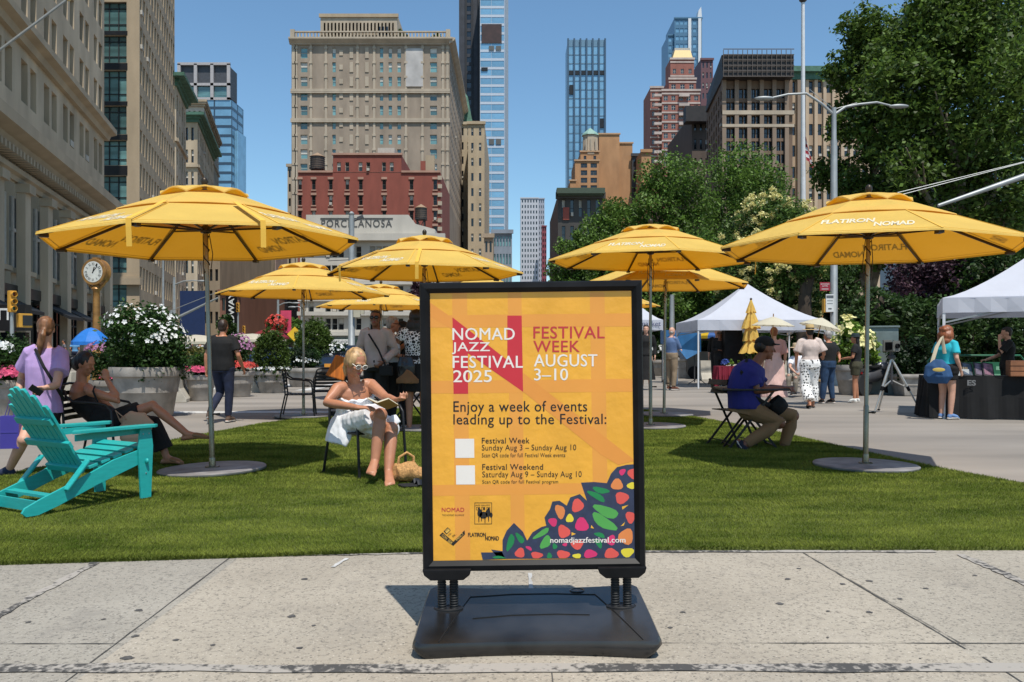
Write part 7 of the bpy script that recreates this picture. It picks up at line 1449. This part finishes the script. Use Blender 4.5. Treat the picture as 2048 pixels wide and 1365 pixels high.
# --- ornate slim buildings right of the hotel
plain('slim ornate cream building with a green mansard right of the tan hotel',906,944,246,250,60,wallm('cream terracotta',205,188,160,.8),3,4.2,'sash',GLD,.35)
B=plain('plain beige block right of the ornate cream building',936,969,245,236,50,wallm('beige block',200,180,150,.8),2,4.2,'sash',GLD,.3); 
t=thing('mansard_roof','pointed green copper roof of the ornate cream building','roof',(X(922,256),262,Z(246,256))); b=MB(); b.lathe([(5.2,0),(4.4,2),(2.6,9),(.6,11.5),(.2,13)],4,ang=PI/4); b.build('roof_slope',grc,t); b=MB(); b.box((0,-3.6,3),(1.6,1.2,2.6)); b.build('dormer',lime,t)
Y=420; B=plain('tall dark grey slab tower rising behind the hotel',918,961,-60,Y,24,S('dark slab wall',52,56,66,.8,var=.3,scale=.3),1,4.2,'plain',GLD,.3,hw=2.6); 
b=MB(); [b.box((X(p,Y),Y-.3,150),(.9,.6,330)) for p in(932,944,957)]; B.part('dark_fin',b,S('fin dark',30,32,38,.8))
Y=400; x0,x1=X(960,Y),X(1009,Y); zt=Z(-60,Y); B=Bld('very tall pale blue glass tower with white floor bands right of the hotel',((x0+x1)/2,Y,0),S('white floor band',205,215,228,.85,rough=.4)); W=x1-x0
rows=[]; z=20
while z<zt-4: rows.append((z,z+2.9)); z+=4.1
B.face((x0,Y),(1,0),W,0,zt,[(.2,W*.46),(W*.47,W-.2)],rows,.15,'plain',GLB); shell(B,x0,x1,Y,20,zt,front=False)
b=MB(); b.box(((x0+x1)/2-.3,Y-.05,Z(68,Y)),(W*.82,.5,Z(50,Y)-Z(88,Y))); B.part('open_floor',b,S('raw floor',62,40,38,.8,var=.4,scale=.3)); 
for p in(983,997): b=MB(); b.box((X(p,Y),Y-.1,Z(284,Y)),(2.4,.5,2.6)); b.box((X(p,Y),Y-.1,Z(97,Y)),(2.4,.5,2)); B.part('vent',b,FRB)
b=MB(); b.box((X(969,Y),Y-.1,Z(139,Y)),(3,.5,1.6)); B.part('opening',b,drk); b=MB(); b.box((x1+1.0,Y+3,zt/2),(1.6,1.6,zt)); B.part('hoist_mast',b,S('hoist grey',150,165,180,.8)); B.done()
plain('low beige block at the foot of the tall pale tower',968,986,470,170,20,wallm('low beige',185,165,140,.8),2,4)
plain('tiny ribbed blue building at the foot of the tall pale tower',985,1024,462,180,20,wallm('grey blue',150,160,172,.8),6,3.8,'plain',GLT,.6)
# --- far white tower
Y=620; B=plain('distant white grid tower beside the park trees',1041,1077,396,Y,24,S('far white tower',205,208,215,.8,var=.08),6,4,'plain',GL,.45,fm=FRB); B=plain('distant pale side tower with a red base',1077,1089,397,640,20,S('far grey tower',175,180,192,.8),3,4,'plain',GL,.4); plain('distant low red crane tower base',1084,1093,452,600,10,S('far red',150,70,80,.75),2,4)
# --- glass tower
Y=380; x0,x1=X(1136,Y),X(1210,Y); zt=Z(80,Y); B=Bld('tall flat topped blue glass tower with dark vertical fins',((x0+x1)/2,Y,0),S('tower mullion',120,155,180,.85,rough=.3)); W=x1-x0
rows=[]; z=40; 
while z<zt-4: rows.append((z,z+3.6)); z+=3.9
cols=ev(6,W,.86); hole=lambda i,j,a,c:False
B.face((x0,Y),(1,0),W,0,zt,cols,rows,.12,'plain',GLB); shell(B,x0,x1,Y,18,zt,front=False)
for i in range(7): b=MB(); b.box((x0+W*i/6,Y-.35,zt/2+.4),(.75,.9,zt)); B.part('fin',b,S('fin slate',80,105,128,.8,rough=.3))
for i in range(6): b=MB(); b.box((x0+W*(i+.5)/6,Y-.12,Z(146,Y)),(W/6*.7,.4,1.9)); B.part('mechanical_opening',b,drk)
for p,y_,h in((1143.5,180,4.2),(1202.5,247,4.2)): b=MB(); b.box((X(p,Y),Y-.14,Z(y_,Y)),(W/6*.8,.4,h)); B.part('dark_opening',b,drk)
b=MB(); b.box((X(1150,Y),Y+5,zt+.8),(2.5,2,.5)); b.tube([(X(1150,Y),Y+5,zt),(X(1149,Y),Y+5,zt+2)],.3,6); B.part('roof_antenna',b,wpole); B.done()
# --- orange tan stepped building
orb=wallm('orange tan brick',196,148,104,.80); Y=230; B=Bld('stepped orange tan brick building with a little green pyramid turret',(X(1220,Y),Y,0),orb)
for a,c,y_,yy in((1139,1160,363,0),(1145,1170,330,0),(1152,1205,300,0)):
    pass
def blk_(a,c,ytop,dy,D,cols=None,rows=()):
    xx0,xx1=X(a,Y+dy),X(c,Y+dy); zt=Z(ytop,Y+dy); B.face((xx0,Y+dy),(1,0),xx1-xx0,0,zt,[(X(p-w_,Y+dy)-xx0,X(p+w_,Y+dy)-xx0) for p,w_ in(cols or [])],list(rows),.3,'pair',GLD,fm=FRB) ; shell(B,xx0,xx1,Y+dy,D,zt,front=False)
    b=MB(); b.box(((xx0+xx1)/2,Y+dy,zt+.1),(xx1-xx0+.5,.6,.4)); B.part('coping',b,S('orange coping',205,165,125,.8))
rr=lambda L_,yy:[(Z(b_,yy),Z(a,yy)) for a,b_ in L_]
blk_(1198,1239,269,6,20); blk_(1238,1265,287,7,18); blk_(1161,1198,304,3,16,[(1170,2.6),(1189.5,2.6)],rr([(312,320)],Y+3)); blk_(1150,1198,322,1,14,[(1168,6.4),(1187.5,6.4)],rr([(327,336),(341,351),(356,366),(371,379)],Y+1)); blk_(1140,1152,362,0,12)
xa=X(1181,Y+4); zb,zt_=Z(304,Y),Z(263,Y); b=MB(); b.lathe([(2.3,zb),(2.1,zt_)],8,c=(xa,Y+5,0),ang=PI/8); tr=B.part('turret',b,wallm('turret stone',205,185,160,.8)); b=MB(); b.lathe([(2.45,zt_),(2.3,zt_+.4),(.1,Z(247,Y))],8,c=(xa,Y+5,0),ang=PI/8); B.part('pyramid_roof',b,S('pale copper',150,185,170,.8),tr)
b=MB()
for k in range(3): b.box((xa-1.3+1.3*k,Y+2.8,zb+2.6),(.35,.3,3.2))
B.part('louvre',b,hotq,tr); B.done()
plain('narrow dark gap building right of the orange tan block',1264,1286,309,236,14,S('dark gap wall',62,58,58,.8),2,4,'plain',GLD,.6); plain('small tan block beside the brick apartment tower',1283,1302,301,226,16,orb,1,40,frac=.05)
B=plain('dark corner building with a green cornice above the nearest tree crowns',1116,1206,389,110,24,S('dark green grey wall',70,66,62,.8,var=.2,scale=.4),5,3.4,'sash',GLD,.4); Y=110; b=MB(); b.box((X(1160,Y),Y-.6,Z(386,Y)),(X(1208,Y)-X(1113,Y),2.0,.7)); b.box((X(1160,Y),Y-.4,Z(391,Y)),(X(1205,Y)-X(1116,Y),1.5,.4)); B.part('cornice',b,S('dark copper cornice',70,85,68,.8)); b=MB(); b.box((X(1132,Y),Y-.1,Z(428,Y)),(.8,.2,1.6)); B.part('brick_panel',b,S('brick panel',150,70,55)); b=MB(); b.box((X(1160,Y),Y+6,Z(379,Y)),(3.5,3,1.4)); b.box((X(1145,Y),Y+6,Z(380,Y)),(1.5,2,1.0)); B.part('roof_unit',b,FRW)
# --- brick apartment tower with gold roof
apt=wallm('apartment brick',165,105,92,.78); aptb=wallm('apartment band',205,188,178,.8); Y=300; 
B=Bld('pinkish brick apartment tower stepping up to a gold mansard crown',(X(1352,Y),Y,0),apt)
def blk2(a,c,ytop,dy,D,n,fr,fl=3.3,st='pair',y0=345):
    yy=Y+dy; xx0,xx1=X(a,yy),X(c,yy); zt=Z(ytop,yy); nr=int((zt-Z(y0,yy)-1)/fl); B.face((xx0,yy),(1,0),xx1-xx0,0,zt,ev(n,xx1-xx0,fr),rw(zt-nr*fl-1.2,nr,fl,1.7,.9),.25,st,GL,fm=FRW); shell(B,xx0,xx1,yy,D,zt,front=False)
    [B.part('floor_band',MB().box(((xx0+xx1)/2,yy-.05,zt-1.2-i*fl),(xx1-xx0+.2,.25,.55)),aptb) for i in range(nr)]; B.part('floor_band',MB().box(((xx0+xx1)/2,yy-.1,zt),(xx1-xx0+.5,.5,.7)),aptb)
    return xx0,xx1,zt,yy
blk2(1301,1326,175,0,16,2,.5); blk2(1324,1400,181,-2,20,5,.55); blk2(1338,1392,158,2,14,3,.5); x_a,x_b,z_t,yy=blk2(1341,1388,118,4,10,3,.4,5)
b=MB(); b.add([(X(1345,yy),yy,z_t),(X(1386,yy),yy,z_t),(X(1386,yy),yy+9,z_t),(X(1345,yy),yy+9,z_t),(X(1352,yy),yy+2,Z(97,yy)),(X(1383,yy),yy+2,Z(97,yy)),(X(1383,yy),yy+7,Z(97,yy)),(X(1352,yy),yy+7,Z(97,yy))],[(0,1,5,4),(1,2,6,5),(2,3,7,6),(3,0,4,7),(4,5,6,7)]); rf=B.part('gold_roof',b,S('gold roof',205,170,85,.85,rough=.5)); b=MB(); b.box((X(1367,yy),yy+4.5,Z(95,yy)),(X(1383,yy)-X(1352,yy),5,.9)); B.part('roof_cap',b,FRW,rf)
for c_ in(1313,1365):
    b=MB(); [b.box((X(c_,Y),Y-2.6,Z(196,Y)-i*3.3),(2.6 if c_<1330 else 3.6,1.3,.9)) for i in range(8)]; B.part('balcony',b,aptb)
B.done()
Y=460; B=plain('blue glass skyscraper with white corner piers behind the gold roofed tower',1349,1404,36,Y,26,S('sky tower panel',95,135,165,.8,rough=.3),6,4.2,'plain',GLB,.8,y0=230); b=MB(); [b.box((X(p,Y),Y-.3,Z(40,Y)/2),(1.6,.8,Z(36,Y))) for p in(1379,1399)]; B.part('white_pier',b,wpole); b=MB(); b.prism([(0,0),(2.4,0),(2.0,6),(.6,4)],lambda u,v,w_:(X(1395,Y)+u,Y+w_,Z(36,Y)+v),5); b.box((X(1368,Y),Y+4,Z(34,Y)),(4,3,1.2)); B.part('crown_fin',b,wpole)
plain('lower round shouldered blue glass wing of the skyscraper',1336,1352,70,462,20,S('sky tower panel',95,135,165),2,4.2,'plain',GLB,.8,y0=230)
# --- dark stone building with scaffolded top
Y=150; x0,x1=X(1445,Y),X(1585,Y); zt=Z(160,Y); B=Bld('dark stone office building wrapped in scaffold netting at its top',((x0+x1)/2,Y,0),wallm('dark brown stone',128,106,88,.80)); W=x1-x0
cols=[]; bw=W/5.6
for i in range(6): a=.6+i*bw; cols+=[(a,a+bw*.36),(a+bw*.42,a+bw*.78)]
cols=[c for c in cols if c[1]<W-.1]
rows=[(Z(b_,Y),Z(a,Y)) for a,b_ in((178,197),(205,222),(232,250),(257,277),(283,302),(309,327),(335,352),(360,378),(386,404))]
B.face((x0,Y),(1,0),W,0,zt,cols,rows,.4,'pair',GL,fm=FRM)
xs=X(1412,Y+26); B.face((X(1413,Y+22),Y+22),(x0-X(1413,Y+22),-22),math.hypot(x0-X(1413,Y+22),22),0,zt,ev(7,math.hypot(x0-X(1413,Y+22),22),.5),rows,.35,'sash',GLD)
b=MB(); b.box(((x0+x1)/2,Y-.27,Z(227,Y)),(W+.3,.6,.7)); b.box(((x0+x1)/2,Y-.31,Z(253,Y)),(W+.3,.5,.5)); B.part('belt_course',b,hotq)
b=MB()
for i in range(7): b.box((x0+.3+i*bw-.1,Y-.25,Z(300,Y)/2+8),(.7,.5,Z(160,Y)-4))
B.part('pier',b,wallm('pier stone',150,130,112,.8))
sca=S('scaffold netting',42,36,34,.8,var=.4,scale=1.2); b=MB(); z1_,z2_=Z(162,Y),Z(119,Y); b.add([(X(1416,Y+20)-.5,Y+20,z1_),(X(1440,Y),Y-2.2,z1_),(x1-.5,Y-2.2,z1_),(x1-.5,Y+20,z1_),(X(1420,Y+20)-.5,Y+20,z2_),(X(1437,Y),Y-2.2,z2_),(x1-.5,Y-2.2,z2_),(x1-.5,Y+20,z2_)],[(0,1,5,4),(1,2,6,5),(2,3,7,6),(0,3,2,1),(4,5,6,7)]); ne=B.part('scaffold_net',b,sca)
b=MB(); [b.bar((X(1440,Y),Y-2.4,z1_+(z2_-z1_)*k/4),(x1-.5,Y-2.4,z1_+(z2_-z1_)*k/4),.12,.12) for k in range(6)]; [b.bar((X(1440+i*9.5,Y),Y-2.4,z1_),(X(1440+i*9.5,Y),Y-2.4,z2_+.8),.10,.10) for i in range(15)]; B.part('scaffold_pole',b,S('scaffold pole',95,85,78,.8),ne)
b=MB(); b.box((X(1530,Y),Y+9,Z(108,Y)),(5.5,6,3)); B.part('roof_plant',b,S('grey plant room',150,148,152,.8)); b=MB(); b.quad((x1,Y,0),(x1,Y+22,0),(x1,Y+22,zt),(x1,Y,zt)); b.quad((x0,Y,zt),(x1,Y,zt),(x1,Y+22,zt),(X(1413,Y+22),Y+22,zt)); B.part('roof',b,stone); B.done()
Y=190; B=plain('shadowed dark wing with a netted cornice left of the scaffolded building',1384,1420,228,Y,30,wallm('dark wing stone',100,86,76,.8),3,4.2,'sash',GLD,.4); b=MB(); b.box((X(1396,Y),Y-1.2,Z(234,Y)),(6.5,3.0,3.4)); B.part('scaffold_net',b,sca)  # wing wall a darker brown than the scaffolded building
plain('maroon tower top peeking over the scaffolded building',1402,1426,118,330,14,S('maroon wall',112,72,78,.8),3,4,'sash',GL,.4,y0=220)
Y=165; B=plain('beige stone office building behind the flag pole and the big park tree',1572,1760,148,Y,26,wallm('beige office stone',190,165,138,.80),10,4.15,'sash',GLD,.42,most=100); b=MB(); b.box((X(1660,Y),Y-.7,Z(143,Y)),(X(1762,Y)-X(1570,Y),2,1)); b.box((X(1660,Y),Y-.3,Z(151,Y)),(X(1760,Y)-X(1572,Y),1,2)); B.part('cornice',b,grc)
W=X(1760,Y)-X(1572,Y); b=MB(); [b.box((X(1572,Y)+W*(.03+.094*i),Y-.2,Z(148,Y)/2),(.6,.5,Z(148,Y)-2)) for i in range(11)]; B.part('pier',b,wallm('pier beige',205,182,155,.8))
plain('black tower top showing above the park trees at the right',1826,1884,12,300,20,S('black tower',38,38,42,.8,rough=.3),8,40,'plain',GLD,.1,y0=60)
plain('blue grey glass building glimpsed through the park trees',1720,1800,170,260,20,S('blue grey wall',75,95,112,.8),8,4,'plain',GLT,.6,y0=430)
# ================= trees
bark=S('tree bark',92,78,64,.7,rough=.95,var=.35,scale=2,stretch=(1,1,.25),bump=.6,bscale=14); barkp=S('pale plane bark',150,138,118,.75,rough=.9,var=.4,scale=3)
TL1=leafm('park tree leaves',84,110,46,1.3,isl=.55,tr=.40); TL2=leafm('plane tree leaves',80,102,42,1.2,isl=.6,tr=.40); TL3=leafm('dark park leaves',60,84,38,.9,isl=.5,tr=.35); PUR=leafm('purple leaves',84,58,70,.8,isl=.5,tr=.2); YLB=leafm('pagoda leaves',84,110,50,1.0,isl=.5)
def tree(label,x,y,h,r,lobes,n,leaf,mat,seed,trunk=.3,barkm=None,name='park_tree',group='park trees',shell=.45,spread=.16,blossom=None,limbs=7,zc=None):
    t=thing(name,label,'tree',(x,y,0),group=group); rng=random.Random(seed); bm2=barkm or bark
    cl_=[((x+a,y+b_,c),(rx,ry,rz)) for a,b_,c,rx,ry,rz in lobes]; zb=min(c[2]-q[2]*.7 for c,q in cl_)
    fork=Vector((x,y,max(2.2,zb*.85)))
    b=MB(); b.tube([(x,y,0),(x+rng.uniform(-.15,.15),y,fork.z*.5),tuple(fork)],[trunk*1.25,trunk,trunk*.85],10); b.build('trunk',bm2,t,smooth=True,world=True)
    b=MB()
    for c,q in cl_[:limbs+4]:
        c=Vector(c); m=fork.lerp(c,.5)+Vector((rng.uniform(-.5,.5),rng.uniform(-.5,.5),rng.uniform(.2,.9))); b.tube([fork-Vector((0,0,.2)),m,c],[trunk*.6,trunk*.35,trunk*.12],8)
        for k in range(3):
            e=c+Vector((rng.uniform(-1,1)*q[0],rng.uniform(-1,1)*q[1],rng.uniform(-.5,1)*q[2]))*.8; b.tube([m.lerp(c,rng.uniform(.2,.9)),e],[trunk*.16,trunk*.05],6)
    b.build('limb',bm2,t,smooth=True,world=True)
    foliage('crown',mat,cl_,n,leaf,seed,t,shell=shell,spread=spread,clump=22)
    if blossom: foliage('blossom',blossom[0],[((c[0],c[1],c[2]+.1),(q[0]*1.06,q[1]*1.06,q[2]*1.08)) for c,q in cl_],blossom[1],blossom[2],seed+9,t,shell=.98,spread=.07,clump=80,flat=1)
    return t
def lob(n,rx,ry,z0,z1,s,seed,bias=0):
    g=random.Random(seed); L_=[]
    for i in range(n):
        q=i/(n-1) if n>1 else .5; z=z0+(z1-z0)*q; k=math.sqrt(max(.05,1-(2*q-.75)**2*.62)); a=i*2.4+seed; rr=g.uniform(.35,.95)*k
        e=s*g.uniform(.75,1.2); L_.append((rx*rr*math.cos(a)+bias*q,ry*rr*math.sin(a),z,e,e,e*.78))
    return L_
def tp(label,px_,ytop,ybot,Y,rpx,n,leaf,mat,seed,nl=12,sk=.50,**kw):
    x=X(px_,Y); z1=Z(ytop,Y); z0=max(1.6,Z(ybot,Y)); r=rpx*Y/F; s=r*sk; return tree(label,x,Y,z1,r,lob(nl,r*.72,r*.72,z0+s*.5,z1-s*.72,s,seed),n,leaf,mat,seed,**kw)
tp('huge plane tree filling the upper right corner',1905,-60,520,40,230,52000,.27,TL2,1,nl=36,sk=.34,trunk=.48,barkm=barkp,limbs=14,shell=.5,spread=.2)
tp('broad plane tree leaning out behind the street lamp',1738,30,560,44,112,30000,.25,TL2,2,nl=20,sk=.38,trunk=.36,barkm=barkp,shell=.5,spread=.2)
tp('tall dark tree at the far right edge of the park',2065,-80,560,46,160,24000,.29,TL3,3,nl=20,sk=.40,trunk=.4,shell=.35)
tp('rounded park tree behind the poster umbrella with its crown against the orange tan block',1225,392,690,62,95,26000,.24,TL1,4,nl=13)
tp('park tree left of the pagoda tree below the apartment tower',1345,318,690,60,115,34000,.25,TL1,5,nl=14)
tp('park tree below the scaffolded building behind the blossoming tree',1490,300,640,64,120,32000,.26,TL1,6,nl=13)
tp('small park tree at the left end of the park beside the distant tower',1148,470,700,58,66,13000,.22,TL1,7,nl=9)
tp('low park tree just right of the poster above the small tent',1285,470,705,50,95,18000,.22,TL1,8,nl=10)
tp('low dark tree behind the large white tent',1420,470,700,46,100,20000,.22,TL1,9,nl=11)
tp('cream flowering pagoda tree above the white tent',1545,385,640,36,112,28000,.17,YLB,10,nl=14,blossom=(FC,30000,.11),name='flowering_tree')
tp('dark understorey tree behind the bus sign pole',1640,500,720,38,95,14000,.2,TL3,12,nl=10)
tp('purple leaved tree behind the right umbrella pole',1868,470,660,33,110,18000,.16,PUR,13,nl=12,name='purple_tree')
tp('dark understorey tree behind the stall tent',1985,470,715,31,120,18000,.19,TL3,14,nl=12)
tp('dark understorey tree behind the utility cabinet',1790,585,745,29,90,13000,.17,TL3,15,nl=10)
tp('second pagoda branch tree low over the tent roof',1610,450,560,34,60,7000,.16,YLB,16,nl=8,blossom=(FC,9000,.11),name='flowering_tree')
def shrub(label,px_,ytop,ybot,Y,rpx,n,leaf,mat,seed):
    x=X(px_,Y); r=rpx*Y/F; z1=Z(ytop,Y); t=thing('park_shrub',label,'shrub',(x,Y,0),group='dense shrubs along the park edge'); b=MB(); [b.tube([(0,0,0),(math.cos(k*2.1)*r*.4,math.sin(k*2.1)*r*.3,z1*.6)],[.05,.02],6) for k in range(4)]; b.build('stem',bark,t)
    L_=[((x+r*.6*math.cos(k*1.9),Y+r*.35*math.sin(k*1.9),z1*(.32+.1*(k%3))),(r*.55,r*.45,z1*.42)) for k in range(6)]; foliage('leaves',mat,L_,n,leaf,seed,t,shell=.4,spread=.15)
for i,(p,y_,Y_,r,m,lab) in enumerate([(1150,600,54,60,TL1,'leafy shrub at the left end of the park behind the poster'),(1260,610,52,70,TL1,'leafy shrub behind the small tent right of the poster'),(1370,590,50,70,TL3,'dark shrub behind the bald man and the blue tarp'),(1480,600,44,70,TL3,'dark shrub behind the loudspeaker'),(1560,650,36,60,TL1,'mid green shrub behind the woman in pink'),(1640,620,37,70,TL3,'dark shrub behind the polka dot trousers'),(1740,600,34,70,TL3,'dark shrub behind the utility cabinet'),(1850,610,31,80,TL3,'dark shrub behind the tripod camera and stall'),(1950,600,29,80,TL3,'dark shrub behind the green barricade'),(2050,590,28,80,TL3,'dark shrub behind the vendor at the right edge')]): shrub(lab,p,y_,0,Y_,r,6500,.16,m,200+i)
tp('street tree with dark leaves at the far end of the avenue',452,628,700,72,26,3000,.3,TL3,31,nl=6,group='street trees on the avenue'); tp('street tree in front of the pale facade by the cap wearing woman',842,560,690,56,34,3600,.26,PUR,32,nl=6,group='street trees on the avenue'); tp('street tree behind the far clipped shrub',588,640,700,66,22,2500,.28,TL1,33,nl=6,group='street trees on the avenue')
